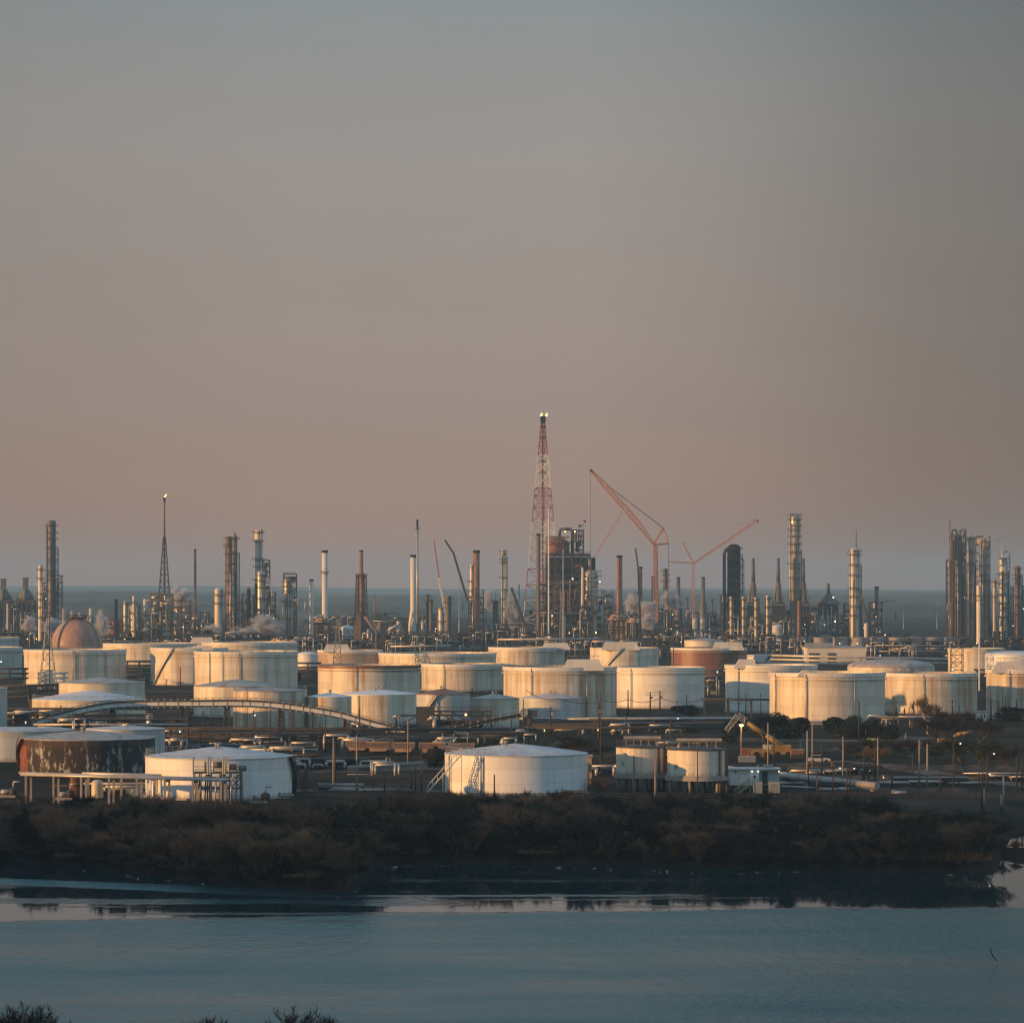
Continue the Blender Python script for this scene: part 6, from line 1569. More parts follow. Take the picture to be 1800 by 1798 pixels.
def yellow_crane():
    d = 712; k = d/F; t = thing('mobile_crane', 'yellow telescopic crane with boom raised to the left and hanging grey jib', 'crane', (X(1365, d), d, 0))
    def pp(x, y, dy=0): return P(x, y, d+dy)
    MB().tube(pp(1378, 1313), pp(1346, 1292), .62, n=8).build('boom', M['yellow'], t)
    MB().tube(pp(1346, 1292), pp(1314, 1270), .46, n=8).build('boom_extension', M['yellow'], t)
    MB().tube(pp(1350, 1312), pp(1337, 1288, -.7), .2, n=8).build('boom_cylinder', M['steel'], t)
    lattice(MB(), pp(1311, 1267), pp(1298, 1257), 1.2, 1.0, 3, .14, .1).build('jib', M['galv'], t)
    lattice(MB(), pp(1298, 1257), pp(1277, 1284), 1.1, .8, 5, .14, .1).build('jib', M['galv'], t)
    MB().box(tuple(pp(1372, 1317)), (4.2, 2.8, 1.9)).build('superstructure', M['yellow'], t)
    MB().box((X(1366, d), d, 1.2), (11, 2.7, 1.1)).build('carrier', M['yellow'], t)
    MB().box((X(1350, d), d, 1.9), (2.0, 2.6, 1.5)).build('cab', M['vehw'], t)
    for i in range(5):
        for y in (-1.2, 1.2): MB().tube((X(1366, d)-4.4+i*2.2, d+y-.25, .65), (X(1366, d)-4.4+i*2.2, d+y+.25, .65), .62, n=14).build('wheel', M['rubber'], t)
yellow_crane()
def digger():
    d = 760; k = d/F; t = thing('excavator', 'yellow excavator with boom stretched to the right above the bushes', 'excavator', (X(1670, d), d, 0))
    def pp(x, y, dy=0): return P(x, y, d+dy)
    MB().path([pp(1672, 1301), pp(1682, 1291), pp(1694, 1288)], .42, 6).build('boom', M['yellow'], t)
    MB().path([pp(1692, 1289, -.3), pp(1707, 1286)], .34, 6).build('stick', M['yellow'], t)
    MB().prism([(pp(1705, 1286).x, pp(1705, 1285).z), (pp(1709, 1286).x, pp(1709, 1287).z), (pp(1706, 1292).x, pp(1706, 1291).z)], d-.6, d+.6).build('bucket', M['steel'], t)
    MB().box(tuple(pp(1663, 1304)), (3.6, 2.8, 1.5)).build('house', M['yellow'], t)
    MB().box(tuple(pp(1669, 1300.5, -.7)), (1.5, 1.2, 1.6)).build('cab', M['glass'], t)
    for y in (-1.2, 1.2): MB().prism([(pp(1665, 1300).x-2, .5), (pp(1665, 1300).x-1.6, 0), (pp(1665, 1300).x+1.8, 0), (pp(1665, 1300).x+2.2, .5), (pp(1665, 1300).x+1.8, 1.0), (pp(1665, 1300).x-1.6, 1.0)], d+y-.3, d+y+.3).build('track', M['rubber'], t)
    MB().box((pp(1664, 1303).x, d, (pp(1664, 1304).z)/2+.3), (1.2, 1.2, max(.6, pp(1664, 1304).z))).build('pedestal', M['steel'], t)
digger()
def shed(x0, x1, yt, d, label, m='grey', dep=6, name='shed', ridge=True):
    k = d/F; a, b = X(x0, d), X(x1, d); h = Z(yt, d); t = thing(name, label, 'shed', ((a+b)/2, d, 0)); hw = h*.8 if ridge else h
    MB().box(((a+b)/2, d+dep/2, hw/2), (b-a, dep, hw)).build('wall', M[m], t)
    mb = MB()
    if ridge: mb.prism([(a-.3, hw), (b+.3, hw), ((a+b)/2, h)], d-.2, d+dep+.2)
    else: mb.box(((a+b)/2, d+dep/2, hw+.1), (b-a+.5, dep+.5, .2))
    mb.build('roof', M['roofr' if m != 'cladd' else 'steel'], t)
    MB().box((a+(b-a)*.35, d-.03, hw*.4), ((b-a)*.16, .08, hw*.8)).build('door', M['frame'], t)
    MB().box((a+(b-a)*.72, d-.03, hw*.6), ((b-a)*.18, .08, hw*.28)).build('window', M['glass'], t)
shed(1720, 1735, 1252, 905, 'low pale building squeezed before the right frame edge tank', 'stackw', ridge=False)
shed(1100, 1150, 1272, 835, 'low dark shed under the long pale pipe rack', 'cladd', ridge=False)
shed(1030, 1040, 1330, 610, 'little tan hut at the right edge of the stair tank', 'pinkish', ridge=False, dep=4)
shed(660, 690, 1298, 742, 'small hut at the lower end of the long conveyor', 'cladd')
def silo_cone(px, yt, d, label):
    k = d/F; c = (X(px, d), d, 0); t = thing('roof_ventilator', label, 'vent', c); h = Z(yt, d)
    MB().lathe([(.02, h), (4.5*k, h-9*k), (4.2*k, h-10*k)], c, 12).build('cone_cap', M['stackw'], t)
    MB().tube(c, (c[0], d, h-9*k), 1.6*k, n=10).build('pipe', M['stackw'], t)
silo_cone(883, 1296, 700, 'small pale conical vent standing behind the stair tank roof')
horiz([(1568, 1397), (1592, 1398)], .8, 585, 585, 'concrete', 'short pale drum lying at the bank edge on the right', 'storage_drum', 'drum')

# roads and dirt tracks: sheets just above the ground
def track_sheet(name, pts, w):
    mb = MB(); V = [Vector((X(x, gd(y)), gd(y), .05)) for x, y in pts]; q = random.Random(len(pts))
    L_, R_ = [], []
    for i, p in enumerate(V):
        t = (V[min(i+1, len(V)-1)]-V[max(i-1, 0)]).normalized(); n = Vector((-t.y, t.x, 0)); ww = w*q.uniform(.85, 1.15)/2
        L_.append(p+n*ww); R_.append(p-n*ww)
    for i in range(len(V)-1): mb.quad(R_[i], R_[i+1], L_[i+1], L_[i])
    tag(mb.build(name, M['dirt']), None, None, None, 'structure')
M['dirt'] = plain('pale dirt track', (.125, .10, .078), .95, 0, .5, .25)
track_sheet('yard_road', [(1240, 1300), (1330, 1300), (1420, 1302), (1520, 1300), (1640, 1296)], 16)
track_sheet('gravel_track', [(640, 1352), (760, 1348), (1060, 1352)], 18)
track_sheet('dirt_path', [(1380, 1345), (1480, 1338), (1560, 1345), (1680, 1366), (1830, 1384)], 6)
track_sheet('bank_road', [(400, 1392), (520, 1390), (650, 1386), (790, 1390)], 8)
def rails():
    mb = MB()
    for y in (-.72, .72): mb.box((X(800, 712), 713+y, .12), (60, .08, .16))
    for i in range(70): mb.box((X(800, 712)-30+i*.86, 713, .03), (.24, 2.5, .1))
    solo(mb, 'rail_track', M['steel'], 'rail track under the string of brown hopper cars', 'rail track', (X(800, 712), 713, 0))
rails()

# ------------------------------------------------------------------ poles, lamps, masts and wires
ANCH = [(0, 'the blistered tank'), (270, 'the low white tank'), (520, 'the trestles'), (640, 'the pipe loops'), (775, 'the stair tank'), (1040, 'the tanks on legs'), (1282, 'the white cabin'), (1385, 'the cream pipeline'), (1560, 'the brown slope'), (1690, 'the right edge')]
def anchor(px):
    r = ANCH[0][1]
    for a, s in ANCH:
        if px >= a: r = s
    return r
def pole_proto(kind):
    t = thing('utility_pole', 'x', 'utility pole', (0, 0, 0), 'utility poles'); H = 10.0
    if kind == 'plain': MB().tube((0, 0, 0), (0, 0, H), .17, .11, 8).build('post', M['wood'], t)
    elif kind == 'pale': MB().tube((0, 0, 0), (0, 0, H), .19, .12, 8).build('post', M['woodl'], t)
    elif kind == 'cross':
        MB().tube((0, 0, 0), (0, 0, H), .18, .12, 8).build('post', M['wood'], t)
        for z in (H-.4, H-1.4): MB().box((0, -.16, z), (2.2, .12, .14)).build('cross_arm', M['wood'], t)
        MB().lathe([(.22, H-2.8), (.22, H-2.0), (.02, H-1.95)], (.32, -.1, 0), 8).build('transformer', M['galv'], t)
    elif kind == 'lamp':
        MB().tube((0, 0, 0), (0, 0, H), .14, .09, 8).build('post', M['frame'], t)
        MB().path([(0, 0, H-.1), (.5, -.3, H+.15), (1.0, -.5, H+.1)], .06, 6).build('arm', M['frame'], t)
        MB().box((1.15, -.55, H+.08), (.6, .3, .14)).build('lamp_housing', M['galv'], t)
        lit_ball(MB(), (1.15, -.55, H-.06), .13).build('lamp', M['lampw'], t)
    elif kind == 'sodium':
        MB().tube((0, 0, 0), (0, 0, H), .16, .1, 8).build('post', M['woodl'], t)
        MB().box((0, -.2, H+.1), (1.2, .3, .16)).build('lamp_housing', M['galv'], t)
        lit_ball(MB(), (0, -.35, H-.1), .34).build('lamp', M['lampo'], t)
    elif kind == 'steel': MB().tube((0, 0, 0), (0, 0, H), .11, .08, 8).build('post', M['frame'], t)
    return t
# px, top row, foot row, kind
POLES = [(62, 1160, 1204, 'plain'), (103, 1172, 1203, 'plain'), (113, 1163, 1201, 'plain'), (125, 1177, 1198, 'plain'), (172, 1158, 1195, 'steel'), (197, 1180, 1196, 'plain'), (220, 1177, 1197, 'plain'), (248, 1174, 1200, 'pale'), (292, 1193, 1210, 'cross'), (317, 1172, 1212, 'plain'), (341, 1156, 1232, 'plain'), (352, 1179, 1200, 'plain'), (382, 1180, 1198, 'plain'), (447, 1172, 1210, 'plain'),
 (312, 1293, 1366, 'steel'), (107, 1240, 1271, 'cross'), (183, 1247, 1271, 'plain'), (331, 1243, 1322, 'plain'), (357, 1249, 1298, 'plain'), (371, 1246, 1278, 'steel'), (446, 1249, 1312, 'plain'), (475, 1246, 1322, 'steel'), (549, 1250, 1305, 'plain'), (572, 1255, 1322, 'steel'), (505, 1188, 1209, 'plain'),
 (586, 1296, 1384, 'pale'), (589, 1304, 1386, 'plain'), (627, 1292, 1392, 'pale'), (622, 1240, 1262, 'plain'), (632, 1244, 1300, 'plain'), (717, 1264, 1341, 'pale'), (741, 1311, 1398, 'plain'), (661, 1096, 1167, 'pale'), (424, 1096, 1134, 'pale'),
 (869, 1361, 1410, 'plain'), (953, 1300, 1394, 'steel'), (899, 1266, 1306, 'plain'), (928, 1258, 1308, 'plain'), (830, 1208, 1220, 'plain'), (911, 1206, 1226, 'plain'), (924, 1209, 1228, 'cross'), (920, 1228, 1300, 'steel'), (968, 1242, 1292, 'cross'), (971, 1236, 1266, 'pale'), (1053, 1234, 1300, 'cross'), (1056, 1221, 1352, 'plain'), (1015, 1216, 1226, 'steel'), (1073, 1227, 1258, 'plain'), (1104, 1212, 1258, 'plain'), (1143, 1216, 1257, 'cross'), (1160, 1214, 1259, 'cross'), (1190, 1230, 1260, 'steel'), (1207, 1220, 1254, 'steel'), (1101, 1255, 1312, 'plain'), (1179, 1262, 1316, 'lamp'),
 (1281, 1225, 1252, 'steel'), (1311, 1217, 1258, 'steel'), (1337, 1218, 1258, 'steel'), (1357, 1232, 1262, 'cross'), (1374, 1228, 1268, 'plain'), (1401, 1247, 1268, 'plain'), (1406, 1231, 1268, 'plain'), (1413, 1241, 1268, 'plain'), (1422, 1228, 1269, 'plain'), (1452, 1230, 1264, 'plain'), (1473, 1231, 1262, 'plain'), (1481, 1233, 1262, 'plain'), (1498, 1226, 1264, 'lamp'), (1506, 1222, 1265, 'cross'), (1510, 1232, 1303, 'plain'), (1533, 1245, 1264, 'plain'), (1543, 1236, 1264, 'plain'), (1571, 1223, 1293, 'plain'), (1575, 1232, 1262, 'cross'), (1590, 1244, 1266, 'plain'), (1606, 1232, 1266, 'plain'), (1598, 1243, 1270, 'steel'), (1686, 1240, 1300, 'plain'), (1645, 1238, 1300, 'plain'), (1674, 1230, 1258, 'cross'), (1742, 1228, 1268, 'cross'), (1755, 1231, 1266, 'plain'), (1763, 1208, 1265, 'steel'), (1767, 1224, 1265, 'steel'), (1787, 1229, 1265, 'plain'),
 (1303, 1274, 1326, 'sodium'), (1350, 1270, 1350, 'pale'), (1341, 1276, 1330, 'steel'), (1360, 1289, 1352, 'plain'), (1419, 1284, 1378, 'pale'), (1428, 1267, 1348, 'pale'), (1445, 1305, 1382, 'plain'), (1482, 1294, 1366, 'pale'), (1464, 1349, 1398, 'lamp'), (1489, 1350, 1400, 'lamp'), (1436, 1355, 1402, 'plain'), (1538, 1306, 1380, 'plain'), (1543, 1296, 1384, 'pale'), (1516, 1354, 1385, 'lamp'), (1592, 1288, 1304, 'pale'), (1616, 1300, 1384, 'pale'), (1630, 1307, 1386, 'pale'), (1676, 1306, 1386, 'lamp'), (1653, 1356, 1390, 'plain'), (1735, 1324, 1386, 'lamp'), (1797, 1330, 1388, 'plain'), (1787, 1328, 1390, 'plain'), (1726, 1360, 1452, 'lamp'), (1730, 1384, 1453, 'pale'), (1764, 1364, 1450, 'pale'), (1760, 1396, 1452, 'pale'), (1152, 1330, 1416, 'pale'), (1114, 1328, 1400, 'plain'), (1226, 1308, 1404, 'steel'), (1568, 1352, 1386, 'plain')]
def place_poles():
    protos = {}; count = {}; first = {}
    for k in ('plain', 'pale', 'cross', 'lamp', 'sodium', 'steel'): protos[k] = pole_proto(k)
    index_kids()
    nm = {'plain': 'dark timber pole', 'pale': 'pale timber pole', 'cross': 'cross-armed timber pole', 'lamp': 'white lamp post', 'sodium': 'glowing orange lamp pole', 'steel': 'thin steel post'}
    rows = [(1215, 'far'), (1275, 'middle'), (1335, 'near'), (9999, 'front')]
    seen = {}
    items = []
    for px, yt, yb, k in sorted(POLES):
        row = [n for y, n in rows if yb <= y][0]
        top = [(43, 'the tank below the dome'), (262, 'the diagonal stair tank'), (342, 'the tank with bushes'), (559, 'the rusty rimmed tank'), (741, 'the orange patched tank'), (885, 'the biggest streaked tank'), (1084, 'the clean open tank'), (1240, 'the trapezoid platform tank'), (1353, 'the brightly lit tank'), (1556, 'the grimy streaked tank'), (1720, 'the right edge tank')]
        if row in ('far', 'middle'):
            a = 'the left edge tanks'
            for x, s in top:
                if px >= x: a = s
            place = f'before {a}'
        else: place = f'beside {anchor(px)}'
        items.append((px, yt, yb, k, row, place))
    grp = {}
    for it in items: grp.setdefault((it[3], it[4], it[5]), []).append(it)
    ordn = ['first', 'second', 'third', 'fourth', 'fifth', 'sixth', 'seventh', 'eighth', 'ninth', 'tenth', 'eleventh', 'twelfth']
    for (k, row, place), its in grp.items():
        for i, (px, yt, yb, *_r) in enumerate(its):
            lab = f'{nm[k]} {place}, {row} row' if len(its) == 1 else f'{nm[k]} {place}, {row} row, {ordn[i]} from left'
            d = gd(yb); z0 = gz(px, d) if d < 640 else 0
            if yb > 1400: d = gd(yb) if yb < 1420 else 6000*38/(yb-1036)*.985; z0 = gz(px, d)
            h = Z(yt, d)-z0
            o = dup(protos[k], Vector((X(px, d), d, z0)), lab, ((1 if d < 700 else 1.35), 1, h/10.0), rnd.uniform(-.3, .3)*0)
    for p in protos.values():
        for c in kids(p): bpy.data.objects.remove(c)
        bpy.data.objects.remove(p)
rp = random.Random(77)
POLES += [(int(rp.uniform(500, 780)), rp.uniform(1345, 1370), rp.uniform(1384, 1396), 'steel') for _ in range(5)]+[(int(rp.uniform(1380, 1800)), rp.uniform(1318, 1352), rp.uniform(1368, 1392), rp.choice(('steel', 'plain'))) for _ in range(9)]+[(int(rp.uniform(300, 640)), rp.uniform(1262, 1285), rp.uniform(1302, 1318), 'steel') for _ in range(6)]
place_poles()
pylon(84, 1086, 1180, 'lattice pylon with dark mast in front of the cream tank at left', 30, 3, 'galv', bays=7, arms=False)
stack(87, 1.6, 2.6, 1082, 1160, 'dark straight mast standing inside the left lattice pylon', m='steel', cap=False, name='mast', cat='mast')
pylon(593, 1088, 1420, 'pale lattice pylon behind the tank with the dark rusty rim', 18, 2, 'galv', bays=10)
pylon(1682, 1138, 1360, 'pair of crossed lattice legs before the scalloped rim tank', 20, 20, 'frame', bays=4, arms=False)
stack(1184, 1.6, 1.8, 1096, 1240, 'thin dark mast left of the red oxide tank', m='steel', cap=False, name='mast', cat='mast')
stack(1656, 1.2, 1.4, 1178, 900, 'thin pale mast before the grimy streaked tank', m='galv', cap=False, name='mast', cat='mast')
WIRES = [((822, 1218), (860, 1214), 1000, 1), ((860, 1214), (918, 1212), 960, .8), ((924, 1212), (985, 1228), 905, 1.2), ((985, 1228), (1053, 1232), 860, .8), ((1056, 1230), (1104, 1229), 880, .6), ((1104, 1229), (1160, 1227), 925, 1), ((1160, 1226), (1240, 1228), 925, 1.2), ((1374, 1230), (1422, 1236), 905, .8), ((1422, 1236), (1506, 1234), 905, 1.2), ((1506, 1236), (1571, 1232), 900, 1), ((1374, 1242), (1452, 1246), 905, 1.0), ((1452, 1247), (1533, 1252), 905, 1.0), ((1543, 1334), (1630, 1346), 620, 1.2), ((1630, 1346), (1735, 1350), 610, 1.0), ((1538, 1326), (1445, 1336), 620, .8), ((172, 1184), (317, 1190), 1300, 1.5), ((317, 1180), (447, 1186), 1290, 1.5), ((869, 1370), (740, 1376), 585, .7), ((869, 1368), (953, 1372), 590, .7), ((1056, 1312), (960, 1318), 690, .7), ((625, 1302), (717, 1296), 690, 1.2)]
for i, (a, b, d, s) in enumerate(WIRES):
    an = 'yard' if a[1] > 1290 else 'tank field'
    L0 = f'sagging wire from {"the left" if a[0] < 400 else anchor(a[0])} toward {anchor(b[0])}, {"upper" if a[1] < 1225 else ("low" if a[1] > 1290 else "middle")} line'
    if L0 in USED: L0 = L0.replace('sagging', 'second sagging')
    if L0 in USED: L0 = L0.replace('second', 'third')
    if L0 in USED: L0 = L0.replace('third', 'fourth')
    wire(P(a[0], a[1], d), P(b[0], b[1], d), s, .075 if d > 800 else .05, L0, group='overhead wires')
def flood(px, py, d, col, label):
    p = P(px, py, d); t = thing('flood_light', label, 'flood light', (p.x, p.y, 0), 'small lit flood lights')
    MB().tube((p.x, p.y+.4, 0), (p.x, p.y+.4, p.z+.3), .10, n=6).build('post', M['frame'], t)
    MB().box((p.x, p.y+.2, p.z+.3), (.7, .4, .2)).build('housing', M['galv'], t)
    lit_ball(MB(), (p.x, p.y, p.z), .13*max(.8, d/800)).build('lamp', M[col], t)
FL = [(45, 1270, 780, 'lampg', 'greenish flood light under the conveyor foot'), (260, 1269, 800, 'lampg', 'greenish flood light right of the bluish roofed tank'), (316, 1286, 740, 'lampg', 'green flood light above the long teal container'), (448, 1257, 795, 'lampw', 'white flood light under the conveyor hump'), (450, 1295, 730, 'lampw', 'white flood light below the pipe rack, left of centre'), (625, 1302, 735, 'lampw', 'bright white flood light at the left end of the hopper cars'), (628, 1276, 790, 'lampa', 'amber flood light under the lower conveyor slope'), (957, 1284, 780, 'lampa', 'amber flood light right of the short rising conveyor'), (1051, 1283, 790, 'lampa', 'amber flood light above the tanks on legs'), (1270, 1347, 640, 'lampw', 'white flood light beside the cabin roof'), (1261, 1181, 1175, 'lampg', 'greenish flood light right of the clean white open-topped tank'), (1553, 1366, 620, 'lampa', 'amber flood light under the slanting cream pipeline end'), (1597, 1373, 618, 'lampo', 'orange flood light low on the bare slope'), (1680, 1306, 700, 'lampg', 'greenish flood light below the yellow excavator'), (1167, 1126, 1900, 'lampw', 'tiny white light left of the red oxide tank'), (1268, 1131, 1800, 'lampg', 'tiny green light above the red oxide tank'), (1416, 1118, 2000, 'lampw', 'tiny white light right of the reddish brown chimney'), (1476, 1131, 1850, 'lampa', 'tiny amber light below the cooling towers, left'), (1507, 1131, 1850, 'lampa', 'tiny amber light below the cooling towers, right'), (1556, 1116, 1960, 'lampa', 'tiny amber light at the grey chimney frame'), (48, 1123, 1800, 'lampa', 'amber light left of the dome, left one of two'), (64, 1123, 1800, 'lampa', 'amber light left of the dome, right one of two'), (2, 1163, 1250, 'lampg', 'pale flood light at the very left edge'), (322, 1102, 2100, 'lampa', 'amber light right of the left flare foot'), (730, 1125, 2050, 'lampa', 'amber light at the foot of the broad white chimney'), (1674, 1177, 1220, 'lampw', 'white light above the grimy streaked tank rim'), (1048, 1112, 2080, 'lampo', 'orange light low right of the cracking tower'), (1361, 1402, 580, 'lampw', 'white light at the cabin foot')]
for px, py, d, c_, lab in FL: flood(px, py, d, c_, lab)
# ------------------------------------------------------------------ vegetation
def leaf_tree(kind, seed):
    q = random.Random(seed); t = thing(kind, 'x', 'tree', (0, 0, 0), 'x')
    tr = MB()
    for i in range(5):
        a = q.random()*6.28; r = q.uniform(.1, .35); tr.tube((0, 0, 0), (r*math.cos(a)*1.2, r*math.sin(a)*1.2, .45), .035, .02, 6)
    tr.build('trunk', M['bark'], t)
    lumps = []
    for i in range(16):
        a = q.random()*6.28; r = q.random()**.6*.36; z = q.uniform(.2, .8); s = q.uniform(.14, .26)*(1.15-abs(z-.4)*.7)
        lumps.append((r*math.cos(a), r*math.sin(a), z, s))
    mb = MB()
    for i in range(4200):
        x, y, z, s = q.choice(lumps); v = Vector((q.gauss(0, 1), q.gauss(0, 1), q.gauss(0, 1))).normalized()*s*(q.random()**.33)
        c = Vector((x, y, z))+v
        if c.z < .05: continue
        u = Vector((q.gauss(0, 1), q.gauss(0, 1), q.gauss(0, .7))).normalized(); w = u.orthogonal().normalized(); k = q.uniform(.016, .034)
        mb.quad(c-u*k-w*k*.7, c+u*k-w*k*.7, c+u*k+w*k*.7, c-u*k+w*k*.7)
    mb.build('crown', M['leafd'], t); return t

def bare(kind, seed, twig, barkm, stems=1, spread=.55, n_lv=4, twigs=2600, leaf=None, tw=.0042, tl=1.0, cat='tree'):
    """leafless tree or shrub of unit height: forked limbs, then clouds of fine twigs along the outer limbs"""
    q = random.Random(seed); t = thing(kind, 'x', cat, (0, 0, 0), 'x'); limb = MB(); tips = []
    def grow(p, d, ln, r, lv):
        e = p+d*ln; limb.tube(p, e, r, r*.68, 5 if lv > 1 else 4, cap=False)
        if lv >= n_lv: tips.append((p, e, d)); return
        for i in range(q.choice((2, 3, 3)) if lv else 3):
            nd = (d+Vector((q.gauss(0, spread), q.gauss(0, spread), q.gauss(.12, spread*.45)))).normalized()
            if nd.z < -.05: nd.z = .1; nd.normalize()
            grow(p.lerp(e, q.uniform(.55, 1.0)), nd, ln*q.uniform(.62, .86), r*.62, lv+1)
        if lv >= (1 if stems > 2 else 2): tips.append((p, e, d))
    for s in range(stems):
        a = q.random()*6.28; o = .0 if stems == 1 else q.uniform(.0, .03); ti = 0 if stems == 1 else q.uniform(.1, .85)
        grow(Vector((o*math.cos(a), o*math.sin(a), 0)), Vector((ti*math.cos(a), ti*math.sin(a), 1)).normalized(), q.uniform(.26, .34), .020 if stems == 1 else .011, 0 if stems == 1 else 1)
    mz = max(e.z for p, e, d in tips)
    tg = MB()
    for i in range(twigs):
        p, e, d = q.choice(tips); b = p.lerp(e, q.random()); dv = (d*.5+Vector((q.gauss(0, .38), q.gauss(0, .38), q.gauss(.5, .35)))).normalized()
        ln = q.uniform(.07, .17)*tl; sd = dv.cross(Vector((q.gauss(0, 1), q.gauss(0, 1), q.gauss(0, 1)))).normalized()*tw*q.uniform(.5, 1.1)
        f = b+dv*ln; tg.tri(b-sd, b+sd, f)
        if q.random() < .6:
            g = b+dv*ln*.4; d2 = (dv+Vector((q.gauss(0, .6), q.gauss(0, .6), q.gauss(.1, .5)))).normalized(); tg.tri(g-sd*.7, g+sd*.7, g+d2*ln*.7)
    lf = MB()
    if leaf:
        for i in range(1500):
            p, e, d = q.choice(tips); b = p.lerp(e, q.random())+Vector((q.gauss(0, .035), q.gauss(0, .035), q.gauss(.02, .035)))
            u = Vector((q.gauss(0, 1), q.gauss(0, 1), q.gauss(0, 1))).normalized(); w = u.orthogonal().normalized(); k = q.uniform(.006, .013)
            lf.quad(b-u*k-w*k, b+u*k-w*k, b+u*k+w*k, b-u*k+w*k)
    for m in (limb, tg, lf): m.v = [(x/mz*.93, y/mz*.93, z/mz*.93) for x, y, z in m.v]
    limb.build('trunk' if stems == 1 else 'stem', M[barkm], t); tg.build('crown', M[twig], t)
    if leaf: lf.build('foliage', M[leaf], t)
    return t
def reed_clump(seed):
    q = random.Random(seed); mb = MB()
    t = thing('reed_clump', 'x', 'reeds', (0, 0, 0), 'x')
    for i in range(520):
        a = q.random()*6.28; r = q.random()*.5; b = Vector((r*math.cos(a), r*math.sin(a), 0)); h = q.uniform(.35, .75)+.25*q.random()*(1-r)
        e = b+Vector((q.gauss(.02, .07), q.gauss(0, .07), h)); s = Vector((math.cos(a*7), math.sin(a*7), 0))*.008
        mb.tri(b-s, b+s, e)
        m_ = b.lerp(e, .82); mb.tri(m_-s*1.6, m_+s*1.6, e)
    mb.build('stalks', M['reed'], t); return t
PRO = {}
for i in range(2): PRO['ever', i] = leaf_tree('evergreen_tree', 40+i)
for i in range(4): PRO['brown', i] = bare('bare_shrub', 50+i, 'twigb', 'bark', stems=6, spread=.42, n_lv=4, twigs=3000)
for i in range(3): PRO['red', i] = bare('bare_shrub', 60+i, 'twigr', 'bark', stems=7, spread=.38, n_lv=4, twigs=3000)
for i in range(3): PRO['dark', i] = bare('bare_tree', 70+i, 'twigd', 'bark', stems=3, spread=.5, n_lv=5, twigs=3400)
for i in range(3): PRO['green', i] = bare('budding_tree', 80+i, 'twigd', 'bark', stems=4, spread=.5, n_lv=4, twigs=2200, leaf='budg')
for i in range(2): PRO['pale', i] = bare('bare_tree', 90+i, 'twigb', 'barkp', stems=1, spread=.5, n_lv=5, twigs=1700)
PRO['fine', 0] = bare('bare_tree', 131, 'twigd', 'bark', stems=1, spread=.42, n_lv=6, twigs=11000, tw=.0016, tl=.34)
PRO['fine', 1] = bare('bare_tree', 132, 'twigd', 'bark', stems=1, spread=.42, n_lv=6, twigs=11000, tw=.0016, tl=.34)
for i in range(2): PRO['reed', i] = reed_clump(95+i)
index_kids()
DESC = {'ever': 'dark evergreen tree', 'brown': 'brown leafless shrub', 'red': 'reddish leafless shrub', 'dark': 'dark leafless tree', 'green': 'budding green tree', 'pale': 'pale-trunked leafless tree', 'reed': 'tawny reed clump', 'fine': 'bare treetop'}
def plant(kind, px, yt, d, label, w=None, z0=None, grp='trees and shrubs', i=None):
    k = d/F; z0 = gz(px, d) if z0 is None else z0; h = max(.6, Z(yt, d)-z0)
    n = len([1 for q in PRO if q[0] == kind]); p = PRO[kind, rnd.randrange(n) if i is None else i]
    wd = h if w is None else w*k/(.95 if kind in ('ever', 'reed') else .85)
    return dup(p, Vector((X(px, d), d, z0)), label, (wd, wd, h), rnd.random()*6.28, grp)
BA = [(-60, 'the left frame edge'), (90, 'the rusty orange vessel'), (190, 'the steam wisp'), (256, 'the elevated vessels'), (430, 'the low white tank'), (520, 'the dark stairs'), (600, 'the pipe loops'), (760, 'the pale stair'), (850, 'the stair tank'), (960, 'the little tan hut'), (1060, 'the left legged tank'), (1172, 'the right legged tank'), (1280, 'the white cabin'), (1385, 'the cream pipeline'), (1490, 'the pale drum'), (1600, 'the brown slope'), (1690, 'the twin pale poles')]
def banch(px):
    r = BA[0][1]
    for a, s in BA:
        if px >= a: r = s
    return r
